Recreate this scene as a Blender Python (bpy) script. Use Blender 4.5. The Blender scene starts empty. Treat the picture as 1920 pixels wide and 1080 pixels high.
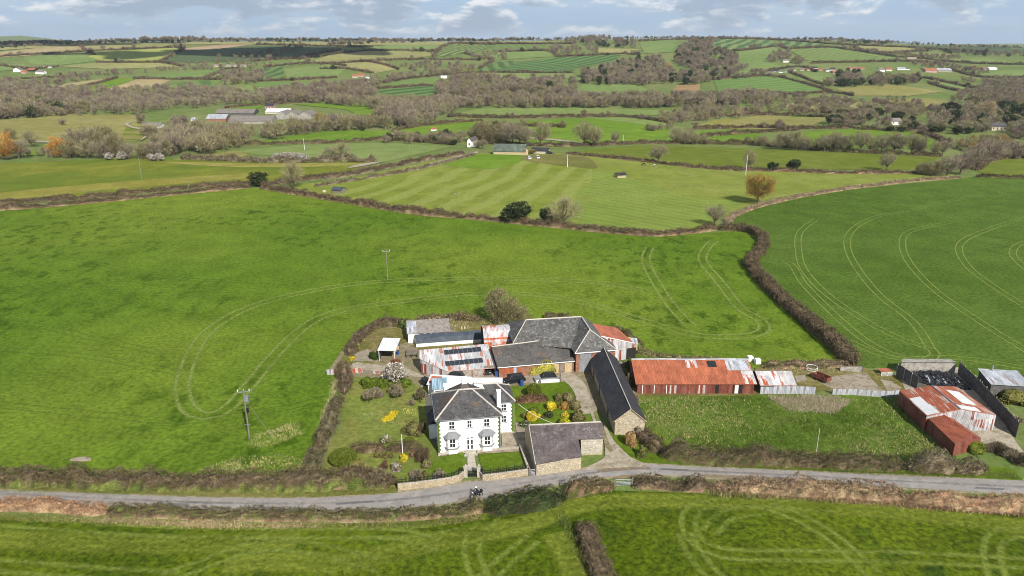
# A farm in rolling English countryside, seen from a drone 65 m above the lane.
import bpy, math, random
import numpy as np
from mathutils import Vector
S = bpy.context.scene
COL = S.collection
rnd = random.Random(11)
nr = np.random.default_rng(11)
F = 1371.0; CZ = 65.0; PT = math.atan(458 / F); CP = math.cos(PT); SP = math.sin(PT)

# ------------------------------------------------------------------ camera
cd = bpy.data.cameras.new('camera'); cam = bpy.data.objects.new('camera', cd); COL.objects.link(cam)
cam.location = (0, 0, CZ); cam.rotation_euler = (math.pi / 2 - PT, 0, 0)
cd.sensor_width = 36; cd.lens = 36 * F / 1920; cd.clip_start = 1; cd.clip_end = 40000
S.camera = cam

# ------------------------------------------------------------------ terrain and picture-to-place
def ss(t):
    t = np.clip(t, 0, 1); return t * t * (3 - 2 * t)
def slope(row):
    v = (540 - np.asarray(row, float)) / F
    return (-SP + v * CP) / (CP + v * SP)
YR = 2000.0
RX = [-400, 0, 150, 300, 480, 700, 900, 1000, 1200, 1300, 1440, 1560, 1650, 1720, 1800, 1920, 2300]
RR = [82, 82, 80, 78, 78, 78, 78, 76, 73, 72, 75, 75, 80, 84, 88, 90, 92]
FX = [-400, 0, 45, 110, 200, 500, 1500, 1700, 1800, 1920, 2300]
FR = [66, 69, 67, 75, 80, 82, 86, 84, 83, 82, 82]
def ter(x, y):
    x = np.asarray(x, float); y = np.asarray(y, float)
    yy = np.maximum(y, 60.0)
    px = 960 + F * x / (yy * CP)
    zr = CZ + YR * slope(np.interp(px, RX, RR))
    zf = CZ + 6000 * slope(np.interp(px, FX, FR))
    z = zr * (0.55 * ss((y - 800) / (YR - 800)) + 0.45 * np.clip((y - 800) / (YR - 800), 0, 1))
    z = z - 45 * ss((y - YR - 60) / 1500)
    k = ss((y - 4200) / 1600)
    z = z * (1 - k) + zf * k
    a = ss((y - 240) / 500) * (1 - 0.65 * ss((y - 1650) / 300))
    u = 2.6 * np.sin(x / 61 + 1.3) * np.sin(y / 83 + .4) + 1.8 * np.sin(x / 37 - y / 71 + 2.) + 2.0 * np.sin(y / 47 + x / 160)
    z = z + a * u * 0.75
    z = z + 3.0 * np.exp(-((x - 10) / 120) ** 2 - ((y - 430) / 75) ** 2) * ss((y - 240) / 60)
    z = z - 5 * np.exp(-((x + 260) / 150) ** 2 - ((y - 640) / 120) ** 2)
    return z * ss((y - 225) / 60)
YS = np.concatenate([np.array([30.0]), np.geomspace(225, 7500, 190)])
def unproj(px, py):
    """where the line of sight through a point of the photograph meets the ground"""
    px = np.atleast_1d(np.asarray(px, float)); py = np.atleast_1d(np.asarray(py, float))
    u = (px - 960) / F; v = (540 - py) / F
    kx = u / (CP + v * SP); kz = (-SP + v * CP) / (CP + v * SP)
    Y = YS[None, :]
    gap = ter(kx[:, None] * Y, Y) - (CZ + kz[:, None] * Y)
    hit = gap > 0
    i = np.where(hit.any(1), hit.argmax(1), gap.argmax(1)); i = np.maximum(i, 1)
    lo = YS[i - 1].copy(); hi = YS[i].copy()
    ok = hit.any(1)
    lo = np.where(ok, lo, YS[i]); hi = np.where(ok, hi, YS[i])
    for _ in range(16):
        m = (lo + hi) / 2
        g = ter(kx * m, m) - (CZ + kz * m) > 0
        hi = np.where(g, m, hi); lo = np.where(g, lo, m)
    y = (lo + hi) / 2; x = kx * y
    return np.stack([x, y, ter(x, y)], 1)
def P(px, py):
    return Vector(unproj(px, py)[0])
def up(px, py, z):
    """the point at height z seen at a place of the photograph (near farm, flat ground)"""
    u = (px - 960) / F; v = (540 - py) / F
    t = (z - CZ) / (-SP + v * CP)
    return Vector((u * t, (CP + v * SP) * t, z))
def rise(base, row):
    return float(CZ + slope(row) * base[1] - base[2])

# ------------------------------------------------------------------ objects
WLOC = {}
def tag(o, label=None, cat=None, group=None, kind=None):
    if label: o['label'] = label
    if cat: o['category'] = cat
    if group: o['group'] = group
    if kind: o['kind'] = kind
    return o
def thing(name, label, cat, loc, group=None, rz=0):
    o = bpy.data.objects.new(name, None); COL.objects.link(o)
    o.empty_display_size = .3; o.location = loc; o.rotation_euler = (0, 0, rz)
    WLOC[o] = Vector(loc)
    return tag(o, label, cat, group)
def copy_tree(o, parent=None):
    c = o.copy(); COL.objects.link(c); c.parent = parent
    for ch in list(o.children): copy_tree(ch, c)
    return c
def link(name, me, mat, parent=None, loc=None):
    o = bpy.data.objects.new(name, me); COL.objects.link(o)
    for m in (mat if isinstance(mat, (list, tuple)) else [mat]): me.materials.append(m)
    if parent: o.parent = parent
    if loc is not None: o.location = loc
    WLOC[o] = WLOC[parent] if parent in WLOC else Vector(loc if loc is not None else (0, 0, 0))
    return o

class MB:
    def __init__(s): s.v = []; s.f = []; s.uv = []; s.smooth = False
    def poly(s, pts, v0=0.):
        pts = [Vector(p) for p in pts]
        i = len(s.v); s.v += pts; s.f.append(tuple(range(i, i + len(pts))))
        u = (pts[1] - pts[0])
        n = Vector((0, 0, 0))
        for k in range(len(pts)):
            a, b = pts[k], pts[(k + 1) % len(pts)]
            n += Vector(((a.y - b.y) * (a.z + b.z), (a.z - b.z) * (a.x + b.x), (a.x - b.x) * (a.y + b.y)))
        if u.length < 1e-6: u = Vector((1, 0, 0))
        u.normalize(); n = n.normalized() if n.length > 1e-9 else Vector((0, 0, 1))
        w = n.cross(u)
        o = pts[0]
        s.uv += [((p - o).dot(u), (p - o).dot(w) + v0) for p in pts]
        return s
    def slab(s, pts, t=.12, d=(0, 0, -1), v0=0.):
        pts = [Vector(p) for p in pts]; d = Vector(d) * t
        s.poly(pts, v0); low = [p + d for p in pts]
        s.poly(low[::-1])
        for k in range(len(pts)):
            a, b = k, (k + 1) % len(pts)
            s.poly([pts[b], pts[a], low[a], low[b]])
        return s
    def box(s, o, ex, ey, sx, sy, z0, z1):
        o = Vector((o[0], o[1], 0)); ex = Vector(ex).to_3d(); ey = Vector(ey).to_3d()
        b = [o, o + ex * sx, o + ex * sx + ey * sy, o + ey * sy]
        return s.ring(b, z0, z1, True)
    def ring(s, pts, z0, z1, cap=False):
        n = len(pts); pts = [Vector((p[0], p[1], 0)) for p in pts]
        zt = z1 if isinstance(z1, (list, tuple)) else [z1] * n
        lo = [p + Vector((0, 0, z0)) for p in pts]; hi = [p + Vector((0, 0, zt[k])) for k, p in enumerate(pts)]
        for k in range(n):
            j = (k + 1) % n
            s.poly([lo[k], lo[j], hi[j], hi[k]])
        if cap: s.poly(hi); s.poly(lo[::-1])
        return s
    def tube(s, p, q, r, n=6, r2=None):
        p = Vector(p); q = Vector(q); d = (q - p)
        if d.length < 1e-6: return s
        d.normalize(); a = d.orthogonal().normalized(); b = d.cross(a); r2 = r if r2 is None else r2
        A = [p + (a * math.cos(t) + b * math.sin(t)) * r for t in (2 * math.pi * k / n for k in range(n))]
        B = [q + (a * math.cos(t) + b * math.sin(t)) * r2 for t in (2 * math.pi * k / n for k in range(n))]
        for k in range(n):
            j = (k + 1) % n; s.poly([A[k], A[j], B[j], B[k]])
        s.poly(A[::-1]); s.poly(B)
        return s
    def ball(s, c, rx, ry=None, rz=None, n=8):
        ry = ry or rx; rz = rz or rx; c = Vector(c)
        def q(i, j):
            th = math.pi * i / n; ph = 2 * math.pi * j / (n + 2)
            return c + Vector((rx * math.sin(th) * math.cos(ph), ry * math.sin(th) * math.sin(ph), rz * math.cos(th)))
        for i in range(n):
            for j in range(n + 2):
                p = [q(i, j), q(i + 1, j), q(i + 1, j + 1), q(i, j + 1)]
                if i == 0: p = [p[0], p[1], p[2]]
                elif i == n - 1: p = [p[0], p[1], p[3]]
                s.poly(p)
        return s
    def build(s, name, mat, parent=None, loc=None):
        base = WLOC[parent] if parent in WLOC else Vector(loc if loc is not None else (0, 0, 0))
        me = bpy.data.meshes.new(name)
        me.from_pydata([tuple(p - base) for p in s.v], [], s.f)
        l = me.uv_layers.new(name='UVMap')
        l.data.foreach_set('uv', np.array(s.uv, np.float32).ravel())
        me.update()
        return link(name, me, mat, parent, None if parent else base)

def mesh_np(name, v, tri, col=None, smooth=False, quads=None):
    me = bpy.data.meshes.new(name)
    v = np.ascontiguousarray(v, np.float32)
    faces = tri if tri is not None else quads
    k = faces.shape[1]
    me.vertices.add(len(v)); me.vertices.foreach_set('co', v.ravel())
    me.loops.add(faces.size); me.loops.foreach_set('vertex_index', np.ascontiguousarray(faces, np.int32).ravel())
    me.polygons.add(len(faces)); me.polygons.foreach_set('loop_start', np.arange(0, faces.size, k, dtype=np.int32))
    me.update(calc_edges=True)
    if smooth: me.polygons.foreach_set('use_smooth', np.ones(len(faces), bool))
    if col is not None:
        a = me.color_attributes.new('Col', 'FLOAT_COLOR', 'POINT')
        c = np.ones((len(v), 4), np.float32); c[:, :3] = col
        a.data.foreach_set('color', c.ravel())
    me.validate()
    return me

# ------------------------------------------------------------------ materials
def lin(c):
    c = c / 255.0
    return c / 12.92 if c <= .04045 else ((c + .055) / 1.055) ** 2.4
GK = 0.62
def C(r, g, b, k=GK):
    return (lin(r) * k, lin(g) * k, lin(b) * k)
class NT:
    def __init__(s, name):
        s.m = bpy.data.materials.new(name); s.m.use_nodes = True
        s.t = s.m.node_tree; s.t.nodes.clear(); s.out = s.n('ShaderNodeOutputMaterial')
        s.b = s.n('ShaderNodeBsdfPrincipled'); s.l(s.b.outputs[0], s.out.inputs[0])
        s.b.inputs['Roughness'].default_value = .9; s.b.inputs['Specular IOR Level'].default_value = .2
    def n(s, t, **k):
        x = s.t.nodes.new(t)
        for a, b in k.items(): setattr(x, a, b)
        return x
    def l(s, a, b): s.t.links.new(a, b)
    def set(s, sock, val):
        if hasattr(val, 'is_output'): s.l(val, sock)
        elif isinstance(val, (tuple, list)): sock.default_value = tuple(val) + ((1,) if len(val) == 3 and sock.type == 'RGBA' else ())
        else: sock.default_value = val
    def pos(s): return s.n('ShaderNodeNewGeometry').outputs['Position']
    def objc(s): return s.n('ShaderNodeTexCoord').outputs['Object']
    def uv(s): return s.n('ShaderNodeUVMap').outputs[0]
    def map(s, v, scale=(1, 1, 1), rot=(0, 0, 0), loc=(0, 0, 0)):
        x = s.n('ShaderNodeMapping'); s.l(v, x.inputs[0]); x.inputs[1].default_value = loc; x.inputs[2].default_value = rot; x.inputs[3].default_value = scale
        return x.outputs[0]
    def noise(s, v, scale, detail=3, rough=.6, dist=0):
        x = s.n('ShaderNodeTexNoise'); s.l(v, x.inputs['Vector']); x.inputs['Scale'].default_value = scale
        x.inputs['Detail'].default_value = detail; x.inputs['Roughness'].default_value = rough; x.inputs['Distortion'].default_value = dist
        return x.outputs['Fac']
    def ramp(s, f, lo, hi, a=0., b=1.):
        x = s.n('ShaderNodeMapRange'); x.interpolation_type = 'SMOOTHSTEP'; s.l(f, x.inputs[0])
        for i, q in enumerate((lo, hi, a, b)): x.inputs[i + 1].default_value = q
        return x.outputs[0]
    def mix(s, f, a, b, mode='MIX'):
        x = s.n('ShaderNodeMix', data_type='RGBA', blend_type=mode)
        s.set(x.inputs[0], f); s.set(x.inputs[6], a); s.set(x.inputs[7], b)
        return x.outputs[2]
    def math(s, op, a, b=0.):
        x = s.n('ShaderNodeMath', operation=op); s.set(x.inputs[0], a); s.set(x.inputs[1], b)
        return x.outputs[0]
    def bright(s, col, f, lo, hi):
        """col times a factor between lo and hi"""
        g = s.ramp(f, .3, .7, lo, hi)
        c = s.n('ShaderNodeCombineColor')
        for i in range(3): s.l(g, c.inputs[i])
        return s.mix(1.0, col, c.outputs[0], 'MULTIPLY')
    def bump(s, h, strength=.5, dist=.1):
        x = s.n('ShaderNodeBump'); s.l(h, x.inputs['Height']); x.inputs['Strength'].default_value = strength; x.inputs['Distance'].default_value = dist
        s.l(x.outputs[0], s.b.inputs['Normal'])
    def done(s, col, rough=None, metal=None, spec=None):
        s.set(s.b.inputs['Base Color'], col)
        if rough is not None: s.b.inputs['Roughness'].default_value = rough
        if metal is not None: s.b.inputs['Metallic'].default_value = metal
        if spec is not None: s.b.inputs['Specular IOR Level'].default_value = spec
        return s.m

def m_field(name, c1, c2, c3=None, tuft=.5, stripe=None, fine=(.8, 1.2), seed=0, big=.02, bumpd=.12, tsc=.16):
    """grass or crop: two greens in drifts, a third colour in tufts, optional mowing stripes (angle, period, colour, amount, warp)"""
    t = NT(name); p = t.map(t.pos(), loc=(seed * 37.1, seed * 11.7, 0))
    n1 = t.noise(p, big, 4, .55)
    n2 = t.noise(t.map(p, (1, .62, 1), (0, 0, .2)), tsc, 5, .65)
    n3 = t.noise(p, 1.1, 4, .7)
    col = t.mix(t.ramp(n1, .36, .64), c1, c2)
    n4 = t.noise(p, .09, 3, .6)
    col = t.bright(col, n4, .88, 1.12)
    if c3 is not None: col = t.mix(t.math('MULTIPLY', t.ramp(n2, tuft, tuft + .18, 0, .9), t.ramp(t.noise(t.map(p, loc=(51, 7, 0)), big * 1.7, 3), .4, .62, .12, 1)), col, c3)
    if stripe:
        ang, per, sc, amt, warp = stripe
        q = t.map(t.pos(), (1, 1, 1), (0, 0, -math.radians(ang)))
        sp = t.n('ShaderNodeSeparateXYZ'); t.l(q, sp.inputs[0])
        w = t.math('ADD', t.math('MULTIPLY', sp.outputs[0], 2 * math.pi / per), t.math('MULTIPLY', t.noise(p, .012, 2), warp))
        s_ = t.math('ADD', t.math('SINE', w), t.math('MULTIPLY', t.math('SUBTRACT', n2, .5), 1.6))
        col = t.mix(t.ramp(s_, -.5, .7, 0, amt), col, sc)
    col = t.bright(col, n3, *fine)
    t.bump(n3, .7, bumpd)
    return t.done(col, 1., 0, .05)

def m_speck(name, cols, scale=1., detail=4, fine=(.8, 1.2), bump=.3, rough=.95, coord='pos', stretch=(1, 1, 1), spec=.15, metal=0):
    t = NT(name); p = t.map(t.pos() if coord == 'pos' else t.uv(), stretch)
    col = cols[0]
    for i, c in enumerate(cols[1:]):
        col = t.mix(t.ramp(t.noise(t.map(p, loc=(i * 17.3, i * 5.1, 3.3 * i)), scale * (1 + .7 * i), detail, .65), .47, .66), col, c)
    f = t.noise(p, scale * 7, 3, .7)
    col = t.bright(col, f, *fine)
    if bump: t.bump(f, bump, .04)
    return t.done(col, rough, metal, spec)

def m_plain(name, c, rough=.6, metal=0, spec=.3, var=.12):
    t = NT(name)
    col = t.bright(c, t.noise(t.objc(), 2.3, 3, .6), 1 - var, 1 + var)
    return t.done(col, rough, metal, spec)

def m_stone(name, c1, c2, mortar, scale=2.2):
    t = NT(name); p = t.pos()
    v = t.n('ShaderNodeTexVoronoi'); v.feature = 'F1'; t.l(t.map(p, (1, 1, 1.6)), v.inputs['Vector']); v.inputs['Scale'].default_value = scale
    e = t.n('ShaderNodeTexVoronoi'); e.feature = 'DISTANCE_TO_EDGE'; t.l(t.map(p, (1, 1, 1.6)), e.inputs['Vector']); e.inputs['Scale'].default_value = scale
    sp = t.n('ShaderNodeSeparateColor'); t.l(v.outputs['Color'], sp.inputs[0])
    col = t.mix(sp.outputs[0], c1, c2)
    col = t.mix(t.ramp(t.noise(p, .5, 4), .5, .75), col, tuple(x * .72 for x in c1))
    col = t.mix(t.ramp(e.outputs['Distance'], .02, .09, 1, 0), col, mortar)
    col = t.bright(col, t.noise(p, 5, 3), .75, 1.25)
    t.bump(e.outputs['Distance'], .6, .08)
    return t.done(col, .95, 0, .1)

def m_brick(name, c1, c2, mortar):
    t = NT(name)
    b = t.n('ShaderNodeTexBrick'); t.l(t.uv(), b.inputs['Vector']); b.inputs['Scale'].default_value = 1
    b.inputs['Brick Width'].default_value = .45; b.inputs['Row Height'].default_value = .15; b.inputs['Mortar Size'].default_value = .018
    t.set(b.inputs['Color1'], c1); t.set(b.inputs['Color2'], c2); t.set(b.inputs['Mortar'], mortar)
    col = t.bright(b.outputs['Color'], t.noise(t.pos(), 1.6, 4, .7), .65, 1.3)
    return t.done(col, .95, 0, .1)

def m_slate(name, c1, c2, lich, amount=.56, moss=None):
    """slates laid in courses, with lichen blotches and rain streaks down the slope"""
    t = NT(name); u = t.uv(); p = t.pos()
    b = t.n('ShaderNodeTexBrick'); t.l(u, b.inputs['Vector']); b.inputs['Scale'].default_value = 1
    b.inputs['Brick Width'].default_value = .42; b.inputs['Row Height'].default_value = .3; b.inputs['Mortar Size'].default_value = .015
    t.set(b.inputs['Color1'], c1); t.set(b.inputs['Color2'], c2); t.set(b.inputs['Mortar'], tuple(x * .55 for x in c1))
    col = t.bright(b.outputs['Color'], t.noise(p, .45, 4, .6), .75, 1.3)
    st = t.noise(t.map(u, (2.6, .28, 1)), 1, 4, .65)
    col = t.bright(col, st, .85, 1.15)
    lc = t.noise(p, 1.5, 6, .75)
    col = t.mix(t.ramp(lc, amount, amount + .14, 0, .75), col, lich)
    if moss: col = t.mix(t.ramp(t.noise(t.map(p, loc=(9, 4, 2)), .35, 4), .55, .72, 0, .8), col, moss)
    col = t.bright(col, t.noise(p, 7, 2), .8, 1.2)
    return t.done(col, .75, 0, .3)

def m_tin(name, base, rust, amount, rust2=None, metal=0., streak=(1.3, .12), rough=.55, seam=True, seed=0):
    """corrugated sheet: sheet-wide streaks of rust running down the slope, lap seams, ribs"""
    t = NT(name); u = t.uv()
    w = t.n('ShaderNodeTexWhiteNoise'); w.noise_dimensions = '2D'
    sp = t.n('ShaderNodeSeparateXYZ'); t.l(u, sp.inputs[0])
    cu = t.math('FLOOR', t.math('MULTIPLY', sp.outputs[0], 1 / .85)); cv = t.math('FLOOR', t.math('MULTIPLY', sp.outputs[1], 1 / 2.6))
    cx = t.n('ShaderNodeCombineXYZ'); t.l(cu, cx.inputs[0]); t.l(cv, cx.inputs[1]); cx.inputs[2].default_value = seed; t.l(cx.outputs[0], w.inputs['Vector'])
    sheet = w.outputs['Value']
    n = t.noise(t.map(u, (streak[0], streak[1], 1), loc=(seed * 3.3, seed, 0)), 1.4, 5, .68)
    f = t.math('ADD', n, t.math('MULTIPLY', t.math('SUBTRACT', sheet, .5), .28))
    r2 = rust2 or tuple(x * .6 for x in rust)
    rc = t.mix(t.noise(t.map(u, (1, .5, 1)), 2.2, 4, .7), rust, r2)
    bc = t.bright(base, sheet, .78, 1.14)
    col = t.mix(t.ramp(f, amount, amount + .13), bc, rc)
    col = t.bright(col, t.noise(t.map(u, (.8, .35, 1)), 1.1, 6, .75), .7, 1.3)
    ribs = t.math('SINE', t.math('MULTIPLY', sp.outputs[0], 2 * math.pi / .3))
    col = t.bright(col, t.math('ADD', t.math('MULTIPLY', ribs, .16), .5), .86, 1.14)
    if seam:
        fv = t.math('FRACT', t.math('MULTIPLY', sp.outputs[1], 1 / 2.6))
        col = t.mix(t.ramp(fv, .0, .035, .45, 0), col, tuple(min(1, x * 1.5 + .06) for x in rust))
    t.bump(ribs, .5, .02)
    return t.done(col, rough, metal, .3)

def m_attr(name, rough=.95, trans=0):
    t = NT(name); a = t.n('ShaderNodeAttribute'); a.attribute_name = 'Col'
    n = t.noise(t.pos(), 2.6, 5, .75); t.bump(n, .6, .15)
    return t.done(t.bright(a.outputs['Color'], n, .68, 1.5), rough, 0, .08)
# ------------------------------------------------------------------ daylight
EL = math.radians(38); AZ = math.radians(155)      # sun behind and to the right of the camera
to_sun = Vector((math.sin(AZ) * math.cos(EL), math.cos(AZ) * math.cos(EL), math.sin(EL)))
ld = bpy.data.lights.new('sun', 'SUN'); ld.energy = 5.0; ld.angle = math.radians(.53); ld.color = (1, .955, .88)
lo = bpy.data.objects.new('sun', ld); COL.objects.link(lo); lo.rotation_euler = to_sun.to_track_quat('Z', 'Y').to_euler()
W = bpy.data.worlds.new('World'); S.world = W; W.use_nodes = True
def make_sky():
    t = W.node_tree; t.nodes.clear()
    N = lambda ty, **k: [(x := t.nodes.new(ty)), [setattr(x, a, b) for a, b in k.items()]][0]
    L = t.links.new
    out = N('ShaderNodeOutputWorld'); bg = N('ShaderNodeBackground'); L(bg.outputs[0], out.inputs[0])
    sky = N('ShaderNodeTexSky', sky_type='NISHITA', sun_disc=False, sun_elevation=EL, sun_rotation=AZ, air_density=1.0, dust_density=.6, ozone_density=1.6)
    tc = N('ShaderNodeTexCoord')
    def mp(scale, loc=(0, 0, 0)):
        m = N('ShaderNodeMapping'); L(tc.outputs['Generated'], m.inputs[0]); m.inputs[3].default_value = scale; m.inputs[1].default_value = loc; return m.outputs[0]
    def nz(v, sc, d=6, r=.55, di=0.):
        n = N('ShaderNodeTexNoise'); L(v, n.inputs['Vector']); n.inputs['Scale'].default_value = sc; n.inputs['Detail'].default_value = d; n.inputs['Roughness'].default_value = r; n.inputs['Distortion'].default_value = di; return n.outputs['Fac']
    def rp(f, a, b, c=0., d=1.):
        m = N('ShaderNodeMapRange', interpolation_type='SMOOTHSTEP'); L(f, m.inputs[0])
        for i, q in enumerate((a, b, c, d)): m.inputs[i + 1].default_value = q
        return m.outputs[0]
    def mix(f, a, b):
        m = N('ShaderNodeMix', data_type='RGBA')
        L(f, m.inputs[0])
        for s_, q in ((6, a), (7, b)):
            if hasattr(q, 'is_output'): L(q, m.inputs[s_])
            else: m.inputs[s_].default_value = tuple(q) + (1,)
        return m.outputs[2]
    def mul(a, b):
        m = N('ShaderNodeMath', operation='MULTIPLY'); L(a, m.inputs[0]); L(b, m.inputs[1]); return m.outputs[0]
    K = SKYK
    tint = mix(rp(nz(mp((1, 1, 1)), 1), 0, .01), (1, 1, 1), (1, 1, 1))
    m = N('ShaderNodeMix', data_type='RGBA', blend_type='MIX'); m.inputs[0].default_value = .93
    L(sky.outputs[0], m.inputs[6]); m.inputs[7].default_value = (K * .44, K * .62, K * .85, 1)
    base = m.outputs[2]
    hz = N('ShaderNodeSeparateXYZ'); L(tc.outputs['Generated'], hz.inputs[0])
    base = mix(rp(hz.outputs[2], .03, .4), base, (K * .07, K * .12, K * .24))
    # broad grey-blue sheets, then heaped clouds: lit on the sunny side, grey underneath
    veil = rp(nz(mp((3.2, 3.2, 26), (1.7, 0, .3)), 1.6, 5, .5, .3), .44, .66, 0, .55)
    c = mix(veil, base, (K * .62, K * .75, K * .90))
    b1 = nz(mp((4.6, 4.6, 15), (4.1, 2, .1)), 2.0, 7, .58, .2)
    mask = rp(b1, .46, .55)
    under = nz(mp((4.6, 4.6, 15), (4.1, 2, .21)), 2.0, 7, .58, .2)
    light = rp(under, .44, .58, 1, 0)
    cc = mix(light, (K * .44, K * .55, K * .70), (K * 1.05, K * 1.07, K * 1.1))
    fade = rp(hz.outputs[2], .006, .02)
    c = mix(mul(mul(mask, fade), rp(nz(mp((2, 2, 8)), 2, 2), .3, .55, .7, 1.)), c, cc)
    L(c, bg.inputs[0]); bg.inputs[1].default_value = .11
SKYK = 5.9
make_sky()
S.view_settings.view_transform = 'Standard'; S.view_settings.look = 'None'
S.view_settings.exposure = .45; S.view_settings.gamma = 1
S.cycles.pixel_filter_type = 'BLACKMAN_HARRIS'; S.cycles.filter_width = 1.0; S.cycles.max_bounces = 6; S.cycles.diffuse_bounces = 3; S.cycles.transparent_max_bounces = 8

# ------------------------------------------------------------------ greens
G = dict(
    main=m_field('pasture_grass', C(100, 130, 34), C(126, 146, 48), C(66, 94, 14), .47, fine=(.66, 1.3), big=.008, tsc=.24),
    lower=m_field('young_corn_field', C(86, 104, 18), C(104, 120, 26), C(56, 80, 22), .48, fine=(.45, 1.5), seed=2, big=.03, tsc=.2),
    right=m_field('corn_rows', C(90, 116, 40), C(100, 124, 50), C(78, 102, 30), .52, fine=(.68, 1.28), seed=3, big=.01),
    knoll=m_field('ley_grass', C(138, 150, 62), C(148, 156, 76), C(122, 138, 52), .52, fine=(.8, 1.2), seed=4),
    rband=m_field('lush_band', C(116, 130, 44), C(124, 136, 54), C(104, 120, 40), .55, seed=31, fine=(.9, 1.1)),
    strip=m_field('mown_grass', C(132, 146, 56), C(142, 152, 66), C(116, 132, 42), .54, (-19, 14, C(162, 170, 92), .6, 13), seed=4, fine=(.8, 1.2)),
    drill=m_field('drilled_grass', C(128, 150, 62), C(138, 156, 70), C(118, 140, 52), .56, (45, 5.0, C(150, 162, 84), .5, 11), seed=5, fine=(.82, 1.18)),
    lane=m_field('lane_field', C(113, 130, 44), C(137, 142, 54), C(111, 126, 42), .5, seed=6, fine=(.82, 1.16)),
    band=m_field('straw_band', C(164, 158, 86), C(151, 146, 64), C(129, 138, 52), .5, seed=7, fine=(.8, 1.2)),
    pale=m_field('pale_grass', C(137, 158, 86), C(147, 160, 94), C(131, 146, 80), .55, seed=8, fine=(.88, 1.1)),
    brite=m_field('bright_grass', C(112, 146, 42), C(126, 154, 52), C(122, 144, 56), .55, seed=9, fine=(.88, 1.12)),
    olive=m_field('olive_grass', C(155, 150, 84), C(164, 158, 98), C(143, 144, 76), .52, seed=10, fine=(.88, 1.1)),
    rough=m_field('rough_grass', C(127, 128, 66), C(142, 136, 84), C(111, 110, 56), .5, seed=11, fine=(.7, 1.25)),
    hill=m_field('hill_grass', C(127, 151, 83), C(142, 160, 94), C(120, 141, 79), .56, seed=12, fine=(.92, 1.08), big=.006),
    hillo=m_field('hill_olive', C(161, 160, 102), C(175, 169, 111), C(150, 151, 94), .56, seed=13, fine=(.92, 1.08), big=.006),
    hilly=m_field('hill_lime', C(165, 177, 92), C(172, 179, 96), C(155, 166, 85), .6, seed=14, fine=(.94, 1.06), big=.006),
    hillshadow=m_field('hill_cloud_shadow', C(86, 104, 72), C(99, 115, 77), C(84, 96, 68), .56, seed=15, fine=(.92, 1.08), big=.006),  # cloud shadow on the far slopes, put into the field greens
    buff=m_field('stubble', C(196, 178, 132), C(182, 166, 118), C(168, 150, 108), .56, seed=16, fine=(.92, 1.08), big=.01),
    soil=m_field('pink_soil', C(196, 168, 138), C(186, 160, 128), C(170, 146, 112), .56, seed=17, fine=(.92, 1.08), big=.01),
    bracken=m_field('bracken', C(190, 160, 116), C(176, 142, 98), C(160, 134, 96), .5, seed=18, fine=(.85, 1.15), big=.03),
    heath=m_field('scrub_ground', C(134, 144, 86), C(116, 138, 70), C(150, 144, 100), .5, seed=19, fine=(.8, 1.2), big=.015),
    garden=m_field('garden_lawn', C(127, 140, 64), C(143, 146, 76), C(113, 120, 56), .5, seed=20, fine=(.72, 1.25), big=.12),
    lawn=m_field('mown_lawn', C(99, 122, 30), C(111, 134, 42), C(89, 110, 30), .55, seed=21, fine=(.75, 1.22), big=.15),
    paddock=m_field('tussock_field', C(92, 120, 38), C(108, 132, 50), C(140, 142, 84), .54, seed=22, fine=(.6, 1.35), big=.08),
    moss=m_field('mossy_ground', C(124, 120, 64), C(146, 134, 88), C(112, 106, 56), .48, seed=23, fine=(.7, 1.3), big=.2),
)
def stripe_mat(name, ang, per, c1, c2, amt=.9, warp=2., seed=0):
    return m_field(name, c1, c1, None, .5, (ang, per, c2, amt, warp), seed=seed, fine=(.95, 1.05), big=.01)

# ------------------------------------------------------------------ the ground, one sheet from below the camera to past the last hills
def make_ground():
    az = np.radians(np.linspace(-62, 62, 190)); rr = np.concatenate([[2, 60, 120, 180, 215], np.geomspace(225, 9500, 330)])
    A, R = np.meshgrid(az, rr)
    x = (R * np.tan(A)).ravel(); y = R.ravel()
    v = np.stack([x, y, ter(x, y) - .002], 1)
    n, m = A.shape
    i = np.arange((n - 1) * (m - 1)); r = i // (m - 1); c = i % (m - 1); a = r * m + c
    q = np.stack([a, a + 1, a + m + 1, a + m], 1)
    me = mesh_np('ground', v, None, quads=q, smooth=True)
    tag(link('ground', me, G['heath']), kind='structure')
make_ground()

def clip_axis(poly, ax, val, keep_less):
    out = []
    for k in range(len(poly)):
        a, b = poly[k], poly[(k + 1) % len(poly)]
        ia = (a[ax] <= val) if keep_less else (a[ax] >= val); ib = (b[ax] <= val) if keep_less else (b[ax] >= val)
        if ia: out.append(a)
        if ia != ib:
            t = (val - a[ax]) / (b[ax] - a[ax]); out.append((a[0] + (b[0] - a[0]) * t, a[1] + (b[1] - a[1]) * t))
    return out
def smooth_px(pts, n=6, closed=False):
    out = []; N = len(pts)
    for k in range(N if closed else N - 1):
        p0 = pts[(k - 1) % N] if closed or k else pts[k]; p1 = pts[k]; p2 = pts[(k + 1) % N]
        p3 = pts[(k + 2) % N] if closed or k + 2 < N else p2
        for j in range(n):
            t = j / n
            out.append(tuple(.5 * (2 * p1[i] + (p2[i] - p0[i]) * t + (2 * p0[i] - 5 * p1[i] + 4 * p2[i] - p3[i]) * t * t + (3 * p1[i] - p0[i] - 3 * p2[i] + p3[i]) * t ** 3) for i in (0, 1)))
    if not closed: out.append(tuple(pts[-1]))
    return out
def lift(y, layer):
    return layer * (.03 + np.maximum(0, y - 225) * .00042)
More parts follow.
